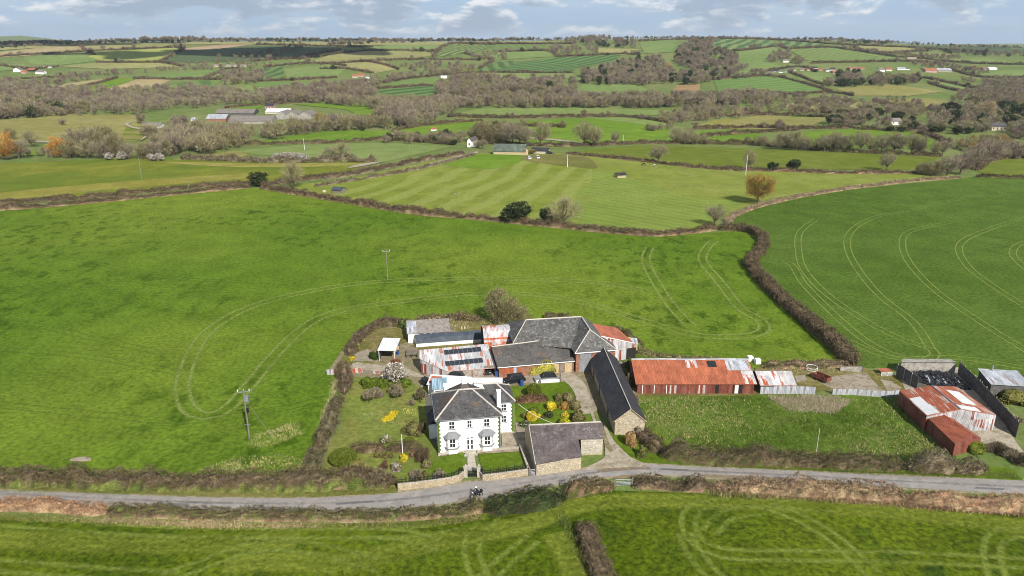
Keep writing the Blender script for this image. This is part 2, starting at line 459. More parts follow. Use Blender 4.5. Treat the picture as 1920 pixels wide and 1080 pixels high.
def drape_piece(pts, V, key):
    faces = []
    y0 = min(p[1] for p in pts); y1 = max(p[1] for p in pts)
    row = y0
    while row < y1 - 1e-6:
        h = 3 if row < 130 else 4 if row < 230 else 8 if row < 520 else 60
        nxt = min(row + h, y1)
        s = clip_axis(clip_axis(pts, 1, row, False), 1, nxt, True)
        if len(s) > 2:
            w = 14 if row < 230 else 24 if row < 520 else 80
            x0 = min(p[0] for p in s); x1 = max(p[0] for p in s); x = x0
            while x < x1 - 1e-6:
                c = clip_axis(clip_axis(s, 0, x, False), 0, min(x + w, x1), True)
                ids = []
                for p in c:
                    k = (round(p[0], 2), round(p[1], 2))
                    if k not in key: key[k] = len(V); V.append(k)
                    if key[k] not in ids: ids.append(key[k])
                if len(ids) > 2: faces.append(tuple(ids))
                x += w
        row = nxt
    return faces
DR = {}
def drape(name, pts, mat, layer=1, curve=0):
    """a field laid over the ground"""
    if curve: pts = smooth_px(pts, curve, True)
    from mathutils.geometry import tessellate_polygon
    V = []; key = {}; faces = []
    tris = [[pts[i] for i in t_] for t_ in tessellate_polygon([[Vector((p[0], p[1], 0)) for p in pts]])]
    for pts in tris:
      faces += drape_piece(pts, V, key)
    w = unproj(*np.array(V).T)
    DR[layer] = DR.get(layer, 0) + 1
    w[:, 2] += lift(w[:, 1], layer) + DR[layer] * .0002 + np.maximum(0, w[:, 1] - 225) * DR[layer] * 4e-6
    me = bpy.data.meshes.new(name); me.from_pydata(w.tolist(), [], [f[::-1] for f in faces]); me.update()
    # all faces look up
    nz = np.zeros(len(me.polygons) * 3); me.polygons.foreach_get('normal', nz)
    if nz.reshape(-1, 3)[:, 2].mean() < 0: me.flip_normals()
    for p in me.polygons: p.use_smooth = True
    return tag(link(name, me, mat), kind='structure')

FIELDS = [
 # far hillside, left to right
 ('soil', [(345, 91), (450, 81), (482, 83), (400, 94), (345, 95)]), ('buff', [(0, 102), (0, 98), (100, 87), (150, 86), (155, 93), (110, 100), (40, 106), (0, 108)]),
 ('hillo', [(150, 86), (240, 81), (332, 82), (300, 90), (182, 97), (158, 93)]), ('hill', [(40, 107), (100, 103), (175, 105), (178, 115), (120, 122), (60, 122)]),
 ('hilly', [(165, 106), (190, 97), (330, 90), (337, 95), (300, 117), (220, 118), (180, 112)]), ('hillshadow', [(305, 115), (340, 96), (480, 86), (640, 88), (565, 110), (470, 114), (360, 118)]),
 ('hill', [(265, 143), (430, 129), (457, 133), (420, 145), (330, 149)]), ('brite', [(130, 172), (220, 147), (256, 148), (190, 172)]), ('buff', [(190, 172), (258, 148), (322, 150), (300, 160), (260, 168), (220, 173)]),
 ('st1', [(290, 166), (360, 152), (425, 150), (380, 168)]), ('hill', [(430, 176), (440, 165), (490, 155), (500, 176)]), ('buff', [(60, 165), (213, 146), (218, 147), (130, 163)]), ('hill', [(-60, 150), (110, 139), (115, 147), (0, 153), (-60, 156)]),
 ('hill', [(-40, 123), (45, 120), (50, 130), (-40, 137)]), ('hillo', [(180, 118), (300, 119), (340, 126), (200, 130), (110, 125)]),
 ('hillo', [(580, 118), (640, 95), (800, 97), (815, 105), (740, 113), (620, 121)]), ('hill', [(680, 89), (790, 80), (836, 83), (812, 97), (690, 95)]), ('st2', [(816, 106), (842, 84), (922, 85), (910, 92), (870, 100), (830, 107)]),
 ('hill', [(505, 124), (590, 107), (585, 119), (520, 126)]), ('st3', [(495, 128), (530, 125), (534, 149), (500, 152)]), ('hill', [(532, 130), (625, 120), (652, 125), (632, 145), (540, 150)]),
 ('st4', [(470, 156), (520, 153), (622, 158), (605, 174), (480, 176)]), ('st5', [(688, 168), (740, 162), (824, 160), (814, 185), (760, 184)]), ('hill', [(720, 160), (770, 148), (832, 146), (824, 159)]),
 ('hillo', [(600, 122), (720, 115), (748, 130), (700, 138), (640, 129)]), ('st3', [(898, 129), (920, 117), (962, 115), (962, 125), (900, 138)]), ('hill', [(868, 147), (900, 138), (1075, 138), (1070, 147), (960, 152), (880, 151)]),
 ('st6', [(920, 84), (1022, 84), (1015, 95), (925, 98)]), ('hill', [(925, 99), (1030, 96), (1047, 106), (925, 113)]), ('st5', [(925, 136), (960, 119), (1050, 108), (1165, 102), (1150, 115), (1080, 128), (1072, 137)]),
 ('hillo', [(1120, 91), (1200, 93), (1170, 104), (1120, 99)]), ('hill', [(1198, 79), (1268, 75), (1262, 98), (1208, 101)]), ('st7', [(1298, 93), (1305, 73), (1442, 75), (1462, 86), (1392, 96), (1340, 98)]),
 ('hill', [(1338, 101), (1450, 88), (1470, 100), (1450, 122), (1500, 126), (1490, 136), (1380, 146), (1370, 125)]), ('hill', [(1075, 177), (1095, 157), (1190, 160), (1237, 176), (1232, 187), (1140, 187)]),
 ('bracken', [(1250, 181), (1270, 160), (1312, 159), (1312, 176), (1270, 188)]), ('st4', [(1338, 152), (1440, 143), (1482, 150), (1440, 173), (1348, 174)]),
 ('st7', [(1460, 76), (1540, 82), (1548, 89), (1472, 88)]), ('st8', [(1478, 93), (1560, 90), (1672, 107), (1692, 116), (1520, 119)]), ('hillo', [(1595, 86), (1700, 90), (1742, 96), (1640, 100)]), ('hillo', [(1700, 101), (1792, 103), (1740, 108)]),
 ('hill', [(1780, 113), (1850, 110), (1902, 117), (1880, 121), (1800, 119)]), ('hill', [(1488, 138), (1530, 136), (1582, 147), (1540, 158), (1500, 152)]), ('st4', [(1440, 145), (1490, 152), (1562, 172), (1480, 178), (1440, 169)]),
 ('olive', [(1568, 167), (1660, 158), (1775, 172), (1700, 181), (1600, 180)]), ('hill', [(1728, 147), (1832, 168), (1780, 169)]), ('hill', [(1780, 131), (1990, 133), (1990, 146), (1850, 146)]),
 ('hillshadow', [(1700, 86), (1980, 89), (1980, 98), (1800, 100)]), ('hillo', [(860, 78), (1080, 78), (1070, 82), (880, 83)]), ('hillo', [(0, 84), (480, 79), (640, 80), (640, 86), (480, 84), (150, 85), (0, 95)]), ('hillo', [(640, 80), (860, 79), (860, 84), (640, 86)]),
 ('hillo', [(1460, 196), (1560, 188), (1660, 196), (1600, 206), (1480, 206)]), ('olive', [(1640, 190), (1740, 184), (1800, 194), (1700, 205)]),
 # the valley
 ('brite', [(550, 196), (700, 193), (735, 205), (690, 226), (650, 206)]), ('brite', [(400, 212), (480, 196), (500, 197), (480, 206)]), ('pale', [(838, 218), (900, 204), (1100, 203), (1262, 208), (1262, 217), (1000, 216)]),
 ('olive', [(-60, 232), (0, 226), (130, 214), (250, 216), (288, 238), (262, 266), (130, 266), (-60, 275)]), ('lane', [(225, 262), (240, 232), (285, 238), (288, 252), (262, 266)]), ('brite', [(285, 265), (350, 240), (340, 262), (300, 272)]), ('brite', [(45, 284), (92, 282), (92, 291), (48, 292)]),
 ('brite', [(470, 268), (560, 253), (640, 245), (732, 246), (725, 262), (560, 268)]), ('pale', [(440, 284), (560, 272), (720, 268), (850, 275), (720, 304), (640, 300), (480, 290)]), ('olive', [(320, 300), (440, 283), (470, 290), (420, 304)]),
 ('brite', [(735, 247), (800, 233), (905, 227), (930, 240), (870, 250), (760, 258)]), ('brite', [(1000, 226), (1120, 222), (1250, 240), (1265, 268), (1060, 271), (980, 265), (940, 235)]), ('pale', [(1080, 220), (1180, 219), (1260, 232), (1250, 240), (1120, 223)]),
 ('olive', [(1300, 240), (1420, 217), (1560, 221), (1510, 240), (1420, 243)]), ('brite', [(1480, 213), (1600, 215), (1602, 221), (1482, 221)]), ('brite', [(1480, 250), (1600, 243), (1740, 247), (1770, 280), (1560, 278), (1470, 262)]),
 ('brite', [(1300, 245), (1410, 245), (1440, 262), (1300, 268)]), ('band', [(1300, 238), (1340, 226), (1400, 222), (1330, 240)]),
 ('rband', [(1050, 287), (1200, 272), (1440, 280), (1765, 295), (1705, 319), (1500, 318), (1290, 309)]), ('rband', [(1830, 320), (1870, 299), (1990, 296), (1990, 334), (1850, 330)]),
 ('lane', [(-560, 330), (250, 297), (480, 305), (705, 304), (640, 326), (470, 346), (-60, 386), (-560, 432)]),
 # round the farm
 ('knoll', [(500, 353), (640, 338), (880, 288), (1000, 290), (1100, 286), (1250, 302), (1400, 319), (1560, 324), (1720, 325), (1800, 330), (1700, 339), (1500, 363), (1420, 379), (1365, 405), (1330, 427), (1230, 441), (1040, 425), (800, 402), (600, 372)]),
 ('main', [(-560, 440), (0, 394), (470, 352), (600, 374), (800, 405), (1040, 428), (1230, 443), (1390, 433), (1425, 445), (1400, 495), (1560, 660), (1600, 690), (1420, 690), (1260, 676), (1160, 690), (640, 700), (640, 760), (600, 850), (560, 900), (-80, 880), (-560, 850)]),
 ('lower', [(-560, 930), (-80, 966), (400, 983), (740, 982), (860, 970), (1000, 950), (1150, 920), (1300, 925), (1500, 935), (1700, 945), (1980, 965), (2500, 1000), (2500, 1480), (-560, 1480)]),
 ('right', [(1365, 413), (1425, 384), (1600, 355), (1830, 332), (1990, 335), (2500, 350), (2500, 780), (1990, 720), (1800, 700), (1690, 690), (1605, 690), (1440, 530), (1410, 490), (1435, 445), (1410, 425)]),
 ('paddock', [(1196, 738), (1420, 738), (1690, 742), (1795, 858), (1600, 866), (1300, 862), (1212, 830)]),
]
GA, GB = C(99, 126, 68), C(155, 166, 98)
ST = dict(st1=(20, 26, GA, C(135, 158, 84), .8), st2=(-14, 17, C(89, 116, 68), GB, .95), st3=(4, 22, C(87, 114, 66), C(131, 152, 90), .8), st4=(70, 15, C(107, 140, 76), C(139, 158, 88), .7), st5=(-38, 20, C(79, 112, 64), C(121, 148, 86), .95), st6=(-30, 16, GA, GB, .7), st7=(-24, 26, C(85, 116, 72), C(143, 160, 98), .95), st8=(25, 21, C(107, 134, 72), C(153, 164, 94), .95))
for i, (k, a) in enumerate(ST.items()): G[k] = stripe_mat('striped_' + 'hillside', *a[:5], warp=5., seed=30 + i)
for k, pts in FIELDS: drape('field', pts, G[k])
# mown stripes and drill lines on the knoll
drape('field', [(1000, 292), (1090, 300), (1110, 330), (1080, 420), (960, 415), (820, 402), (700, 386), (620, 366), (720, 340), (860, 306)], G['strip'], 2, 3)
drape('field', [(1110, 322), (1180, 334), (1300, 372), (1400, 380), (1320, 420), (1230, 436), (1090, 424), (1070, 400)], G['drill'], 2, 3)
drape('field', [(860, 300), (900, 290), (985, 293), (960, 310), (905, 318), (830, 308)], G['brite'], 3, 3)
drape('field', [(1000, 292), (1090, 292), (1120, 316), (1060, 312), (975, 300)], G['rough'], 3, 3)
drape('field', [(-80, 372), (100, 352), (300, 336), (450, 326), (500, 322), (470, 334), (200, 356), (-80, 386)], G['band'], 2, 3)
drape('field', [(300, 304), (480, 307), (700, 306), (640, 312), (440, 314)], G['band'], 2, 3)
# ------------------------------------------------------------------ wheel tracks, road, yards, lawns
def m_track(name, col, cover=.5, alpha=.85):
    t = NT(name); sp = t.n('ShaderNodeSeparateXYZ'); t.l(t.uv(), sp.inputs[0])
    edge = t.ramp(t.math('ADD', t.math('ABSOLUTE', sp.outputs[1]), t.math('MULTIPLY', t.math('SUBTRACT', t.noise(t.pos(), 2.2, 3), .5), .9)), .2, .95, 1, 0)
    n = t.noise(t.pos(), 1.3, 4, .7); n2 = t.noise(t.pos(), .09, 2)
    a = t.math('MULTIPLY', edge, t.ramp(t.math('ADD', t.math('MULTIPLY', n, .6), t.math('MULTIPLY', n2, .5)), cover - .12, cover + .2, .0, alpha))
    t.done(t.bright(col, n, .8, 1.2), 1, 0, .05); t.l(a, t.b.inputs['Alpha'])
    return t.m
def path_w(px_pts, n=8, step=2.5):
    q = smooth_px(px_pts, n); w = unproj(*np.array(q).T)
    d = np.concatenate([[0], np.cumsum(np.linalg.norm(np.diff(w[:, :2], axis=0), axis=1))])
    k = max(2, int(d[-1] / step) + 1); s = np.linspace(0, d[-1], k)
    out = np.stack([np.interp(s, d, w[:, i]) for i in range(3)], 1)
    out[:, 2] = ter(out[:, 0], out[:, 1])
    return out, s
def tracks(paths, mat, gauge=2.0, width=.75, layer=3, pair=True):
    V = []; Fc = []; U = []
    for pi, pts in enumerate(paths):
        w, s = path_w(pts)
        DR['t'] = DR.get('t', 0) + 1
        t = np.gradient(w[:, :2], axis=0); t /= np.linalg.norm(t, axis=1)[:, None] + 1e-9
        nrm = np.stack([-t[:, 1], t[:, 0]], 1)
        for off in ((-gauge / 2, gauge / 2) if pair else (0,)):
            b = len(V)
            for i in range(len(w)):
                for sd in (-1, 1):
                    xy = w[i, :2] + nrm[i] * (off + sd * width / 2)
                    V.append((xy[0], xy[1], float(ter(xy[0], xy[1])) + float(lift(xy[1], layer)) + .004 + (DR['t'] + (off > 0) * .5) * .0003)); U.append((s[i], sd))
            for i in range(len(w) - 1):
                a = b + 2 * i; Fc.append((a, a + 1, a + 3, a + 2))
    me = bpy.data.meshes.new('wheel_tracks'); me.from_pydata(V, [], [f[::-1] for f in Fc])
    l = me.uv_layers.new(name='UVMap'); l.data.foreach_set('uv', np.array([U[i] for f in Fc for i in f[::-1]], np.float32).ravel()); me.update()
    return tag(link('wheel_tracks', me, mat), kind='structure')
TP = m_track('pressed_grass', C(150, 168, 82), .4, .75)
TQ = m_track('pressed_corn', C(148, 164, 70), .46, .68)
TR = m_track('pressed_rows', C(142, 160, 78), .36, .9)
TO = m_track('sparse_corn', C(148, 160, 60), .44, .7)
tracks([[(870, 552), (700, 572), (610, 592), (560, 622), (510, 672), (460, 732), (425, 768), (390, 781), (357, 770), (342, 735), (350, 690), (375, 640), (410, 607), (480, 572), (600, 543), (720, 528), (900, 523), (1100, 529), (1210, 545)],
        [(870, 552), (1000, 553), (1100, 570), (1200, 600), (1300, 628), (1380, 632), (1430, 622), (1425, 600), (1390, 580), (1350, 530), (1318, 490), (1325, 465), (1340, 452)],
        [(1218, 465), (1211, 490), (1230, 530), (1260, 575), (1295, 612)]], TP, 2.5, 1.5)
tracks([[(-20, 590), (200, 640), (330, 668), (380, 672)], [(-20, 758), (180, 778), (350, 790), (520, 768), (640, 740)], [(0, 655), (160, 668), (340, 700)], [(-20, 470), (160, 490), (300, 520), (480, 530)]], m_track('faint_track', C(118, 150, 62), .5, .5))
tracks([[(1530, 412), (1500, 436), (1497, 470), (1510, 510), (1560, 560), (1640, 612), (1700, 640), (1745, 655), (1752, 668), (1725, 676), (1660, 668), (1590, 640)],
        [(1440, 482), (1482, 495), (1505, 530), (1545, 572), (1600, 622), (1650, 655), (1705, 672), (1800, 672), (1920, 690)],
        [(1850, 362), (1700, 396), (1640, 408), (1600, 430), (1588, 458), (1605, 500), (1650, 555), (1712, 605), (1745, 655)],
        [(1780, 418), (1705, 435), (1692, 462), (1710, 500), (1760, 550), (1850, 612), (1930, 662)],
        [(1930, 408), (1860, 428), (1800, 458), (1815, 500), (1870, 542), (1930, 580)], [(1930, 452), (1905, 462), (1900, 480), (1930, 510)], [(1810, 325), (1850, 314), (1866, 302)]], TR, 2.0, .7)
tracks([[(-20, 976), (200, 992), (400, 1000), (740, 1000), (860, 985)], [(-20, 1060), (160, 1074), (330, 1084)], [(300, 1088), (400, 1052), (460, 1030), (540, 1024), (640, 1040), (720, 1066)],
        [(925, 968), (892, 1000), (884, 1040), (905, 1092)], [(1000, 1010), (950, 1050), (905, 1092)], [(660, 1000), (760, 1004), (830, 1026)],
        [(1560, 952), (1400, 944), (1310, 950), (1290, 985), (1312, 1022), (1370, 1040), (1500, 1043), (1700, 1046), (1930, 1058)],
        [(1440, 950), (1500, 972), (1560, 1008), (1620, 1060), (1650, 1092)], [(1283, 1000), (1310, 1050), (1350, 1092)], [(1930, 1000), (1880, 1002), (1858, 1030), (1872, 1090)], [(1330, 1000), (1360, 968), (1420, 958)]], TQ, 2.0, 1.5)
tracks([[(640, 1060), (760, 1030), (860, 1010), (980, 985), (1100, 945), (1300, 940), (1500, 948), (1700, 962), (1940, 992)], [(420, 1060), (520, 1052), (640, 1060)], [(-20, 1010), (300, 1022), (560, 1012)], [(1040, 1000), (1070, 1050), (1085, 1092)]], TO, 1.9, 3.4, 2)

asph = m_speck('asphalt', [C(172, 166, 160), C(184, 178, 170), C(158, 153, 148)], .35, 4, (.93, 1.07), .1, .85)
road_top = [(-560, 868), (-60, 916), (0, 919), (200, 927), (400, 934), (600, 934), (745, 925), (870, 906), (1000, 893), (1100, 880), (1180, 871), (1300, 875), (1500, 884), (1700, 894), (1990, 905), (2500, 935)]
road_bot = [(2500, 965), (1990, 930), (1900, 926), (1750, 918), (1600, 909), (1480, 903), (1300, 894), (1180, 891), (1050, 907), (950, 927), (870, 940), (745, 954), (600, 959), (400, 957), (250, 950), (100, 943), (-60, 938), (-560, 892)]
verge = m_speck('verge_grit', [C(182, 168, 142), C(150, 140, 108), C(122, 128, 72)], .8, 4, (.8, 1.2))
drape('verge', [(x, y - 4) for x, y in smooth_px(road_top, 3)] + [(x, y + 4) for x, y in smooth_px(road_bot, 3)], verge, 2)
drape('road', smooth_px(road_top, 3) + smooth_px(road_bot, 3), asph, 3)
patchm = m_speck('tar_patch', [C(132, 130, 130), C(120, 118, 118)], .8, 3)
for pp in ([(300, 944), (352, 945), (356, 951), (304, 950)], [(628, 944), (700, 940), (704, 943), (632, 948)], [(1240, 879), (1290, 881), (1288, 884), (1238, 882)], [(1830, 914), (1884, 917), (1880, 920), (1826, 917)]): drape('road_patch', pp, patchm, 4)
mud = m_track('mud_smear', C(168, 146, 112), .48, .8)
tracks([[(1120, 884), (1170, 880), (1220, 879)], [(1150, 898), (1170, 893), (1200, 893)], [(860, 938), (930, 927), (1000, 912)], [(60, 938), (200, 944), (330, 951)], [(1320, 893), (1480, 901), (1580, 907)]], mud, 0, 1.3, 5, False)
worn = m_track('worn_asphalt', C(140, 136, 134), .5, .5)
tracks([[(-40, 925), (200, 936), (400, 944), (600, 945), (745, 938), (880, 921), (1040, 898), (1180, 880), (1300, 884), (1500, 893), (1700, 904), (1960, 916)]], worn, 0, .9, 4, False)
gravel = m_speck('gravel', [C(172, 158, 140), C(150, 138, 120), C(188, 176, 156)], .5, 5, (.8, 1.2))
conc = m_speck('concrete', [C(196, 184, 164), C(176, 164, 140), C(160, 148, 122)], .45, 5, (.85, 1.15))
slabm = m_speck('concrete_slab', [C(184, 170, 150), C(164, 150, 132), C(140, 130, 100)], .4, 5, (.85, 1.15))
earth = m_speck('earth_yard', [C(150, 138, 108), C(134, 128, 84), C(168, 156, 128)], .4, 5, (.75, 1.25))
drape('verge', [(560, 905), (600, 860), (640, 800), (640, 712), (700, 702), (810, 722), (820, 850), (870, 870), (872, 898), (745, 912)], G['garden'], 2)
drape('verge', [(1200, 700), (1430, 700), (1420, 742), (1196, 745)], G['moss'], 2)
drape('verge', [(1140, 800), (1200, 790), (1300, 848), (1500, 860), (1800, 866), (1900, 880), (1920, 902), (1700, 890), (1400, 878), (1200, 868), (1165, 850)], G['lawn'], 2)
drape('verge', [(-60, 900), (300, 912), (745, 912), (745, 924), (600, 932), (400, 932), (200, 925), (-60, 914)], G['rough'], 2)
drape('yard', [(612, 700), (650, 645), (700, 615), (760, 608), (900, 606), (1000, 640), (1100, 680), (1130, 700), (1140, 790), (1085, 720), (1000, 722), (900, 728), (860, 733), (790, 726), (760, 712), (640, 705)], earth, 2)
drape('yard', [(650, 645), (700, 618), (760, 614), (770, 640), (700, 660), (690, 690), (640, 690)], G['moss'], 3)
drape('yard', [(770, 648), (900, 636), (905, 645), (790, 660)], G['moss'], 3)
drape('yard', [(690, 640), (660, 640), (630, 690), (640, 700), (700, 690)], G['rough'], 3)
drape('yard', [(860, 640), (1000, 620), (1000, 590), (850, 600)], G['rough'], 3)
drape('yard', [(800, 694), (905, 694), (935, 690), (1000, 702), (1050, 706), (1060, 716), (940, 722), (880, 728), (800, 724)], gravel, 4)
drape('yard', [(640, 688), (670, 680), (720, 686), (760, 690), (800, 708), (740, 706), (660, 696)], conc, 4)
drape('yard', [(668, 662), (690, 655), (700, 662), (700, 678), (662, 678)], gravel, 4)
drape('drive', smooth_px([(1045, 706), (1068, 699), (1095, 718), (1108, 750), (1120, 772), (1082, 776), (1080, 745), (1066, 722)], 3, True), conc, 5)
drape('drive', [(1082, 752), (1112, 750), (1122, 768), (1086, 770)], slabm, 6)
drape('drive', [(1104, 768), (1109, 767), (1121, 800), (1116, 802)], conc, 5)
drape('drive', smooth_px([(1128, 800), (1136, 800), (1150, 826), (1182, 858), (1215, 875), (1150, 879), (1092, 882), (1130, 862), (1134, 840)], 3, True), conc, 5)
drape('drive', [(1126, 800), (1131, 800), (1142, 832), (1150, 846), (1144, 850), (1134, 838)], earth, 6)
drape('lawn', [(820, 862), (868, 848), (874, 880), (868, 893), (832, 898), (800, 903), (806, 872)], G['lawn'], 6)
drape('lawn', [(897, 853), (978, 849), (990, 878), (905, 889)], G['lawn'], 6)
drape('lawn', [(955, 726), (1065, 716), (1080, 740), (1090, 790), (1100, 800), (985, 800), (968, 790), (965, 750)], G['lawn'], 3)
drape('lawn', [(1088, 771), (1100, 770), (1118, 803), (1092, 803)], G['lawn'], 4)
drape('path', [(876, 841), (887, 840), (894, 884), (877, 886)], m_speck('path_stone', [C(206, 196, 180), C(172, 162, 146), C(220, 212, 198)], 1.6, 4), 7)
drape('path', [(966, 795), (985, 792), (1003, 872), (1006, 890), (990, 892), (975, 846)], slabm, 4)
drape('path', [(822, 850), (870, 844), (870, 850), (826, 858)], slabm, 7)
drape('path', [(894, 842), (975, 836), (978, 848), (897, 853)], slabm, 7)
drape('path', [(798, 740), (822, 738), (824, 852), (806, 820), (798, 770)], m_speck('shadow_toned_ground', [C(120, 116, 108), C(100, 98, 92), C(136, 130, 116)], .8, 4), 4)  # ground coloured darker to carry the shadow cast by the farmhouse
drape('path', [(942, 812), (968, 811), (979, 841), (940, 845)], slabm, 6)
drape('yard', [(1415, 690), (1600, 688), (1660, 700), (1760, 720), (1690, 738), (1560, 732), (1420, 742)], G['moss'], 4)
drape('yard', [(1545, 710), (1605, 700), (1625, 700), (1638, 716), (1658, 735), (1560, 729), (1543, 722)], slabm, 5)
drape('yard', [(1650, 712), (1672, 716), (1690, 728), (1684, 734), (1664, 734)], slabm, 5)
drape('yard', [(1490, 706), (1508, 704), (1514, 714), (1494, 718)], gravel, 5)
drape('yard', [(1680, 690), (1800, 690), (1860, 760), (1905, 830), (1920, 850), (1860, 850), (1810, 826), (1700, 740)], conc, 5)
drape('farm_track', [(780, 318), (800, 309), (870, 291), (895, 285), (897, 288), (870, 295), (800, 313), (782, 322)], conc, 4)
drape('farm_track', [(660, 312), (700, 305), (720, 304), (690, 311), (650, 317)], conc, 4)
drape('farm_track', [(40, 265), (92, 266), (92, 269), (40, 268)], conc, 4)
drape('farm_track', [(236, 232), (250, 230), (240, 234), (250, 240), (285, 243), (288, 248), (270, 262), (262, 266), (278, 250), (280, 246), (248, 242), (234, 236)], conc, 4)
drape('farm_track', [(990, 258), (1040, 262), (1090, 268), (1090, 270), (1040, 265), (990, 261)], conc, 4)
drape('farm_track', [(1456, 107), (1480, 107), (1480, 110), (1456, 110)], C0 if False else conc, 4)
drape('farm_track', [(1700, 110), (1720, 108), (1718, 113), (1702, 115)], conc, 4)
drape('farm_track', [(480, 198), (560, 190), (640, 186), (640, 188), (560, 194), (480, 204)], conc, 4) if False else None
# ------------------------------------------------------------------ twigs, leaves, hedges, trees
TWIG = m_attr('twigs_and_leaves'); BARK = m_speck('bark', [C(112, 98, 80), C(138, 124, 102), C(88, 78, 62)], 3, 4)
def unit(v): return v / (np.linalg.norm(v, axis=1)[:, None] + 1e-9)
def blades(c, d, ln, wd, col):
    """slender pointed twigs or leaves: c bases, d directions"""
    n = len(c); r = nr.normal(size=(n, 3)); s = unit(np.cross(d, r)) * (wd / 2)[:, None]
    v = np.empty((n, 3, 3)); v[:, 0] = c - s; v[:, 1] = c + s; v[:, 2] = c + d * ln[:, None]
    return v.reshape(-1, 3), np.arange(3 * n).reshape(-1, 3), np.repeat(col, 3, 0)
def pick(pal, n, var=.28):
    pal = np.array(pal); k = nr.integers(0, len(pal), n)
    return pal[k] * (1 + nr.uniform(-var, var, (n, 1)))
def leaves(c, size, col):
    """small tilted four-sided leaf sprays as two triangles"""
    n = len(c); a = unit(nr.normal(size=(n, 3))); b = unit(np.cross(a, nr.normal(size=(n, 3))))
    a = a * size[:, None]; b = b * (size * .7)[:, None]
    v = np.stack([c - a, c - b, c + a, c + b], 1).reshape(-1, 3)
    i = np.arange(n)[:, None] * 4
    return v, np.concatenate([i + [0, 1, 2], i + [0, 2, 3]]), np.repeat(col, 4, 0)
def join(parts):
    V, T, K = [], [], []; o = 0
    for v, t, k in parts:
        V.append(v); T.append(t + o); K.append(k); o += len(v)
    return np.concatenate(V), np.concatenate(T), np.concatenate(K)
BROWN = [C(104, 92, 70), C(126, 112, 86), C(84, 74, 56), C(144, 130, 100), C(108, 102, 62)]
GREY = [C(146, 134, 112), C(166, 154, 130), C(126, 114, 94), C(184, 172, 144)]
STRAW = [C(184, 152, 122), C(206, 176, 140), C(160, 128, 102), C(192, 172, 132)]
RUSS = [C(196, 152, 116), C(172, 132, 102), C(208, 172, 136), C(140, 116, 90)]
PURP = [C(122, 100, 86), C(140, 118, 102), C(102, 86, 74)]
GRN = [C(110, 126, 60), C(136, 150, 72), C(92, 108, 50), C(150, 160, 84)]
DGRN = [C(60, 72, 42), C(76, 88, 50), C(50, 60, 36), C(92, 102, 62)]
YEL = [C(250, 208, 40), C(240, 190, 28), C(214, 176, 40)]
LIME = [C(150, 164, 60), C(172, 184, 76), C(128, 146, 52)]
WHITE = [C(228, 222, 210), C(206, 198, 186), C(186, 176, 160)]
def path_sm(px, step):
    w, s = path_w(px, 6, step); return w, s
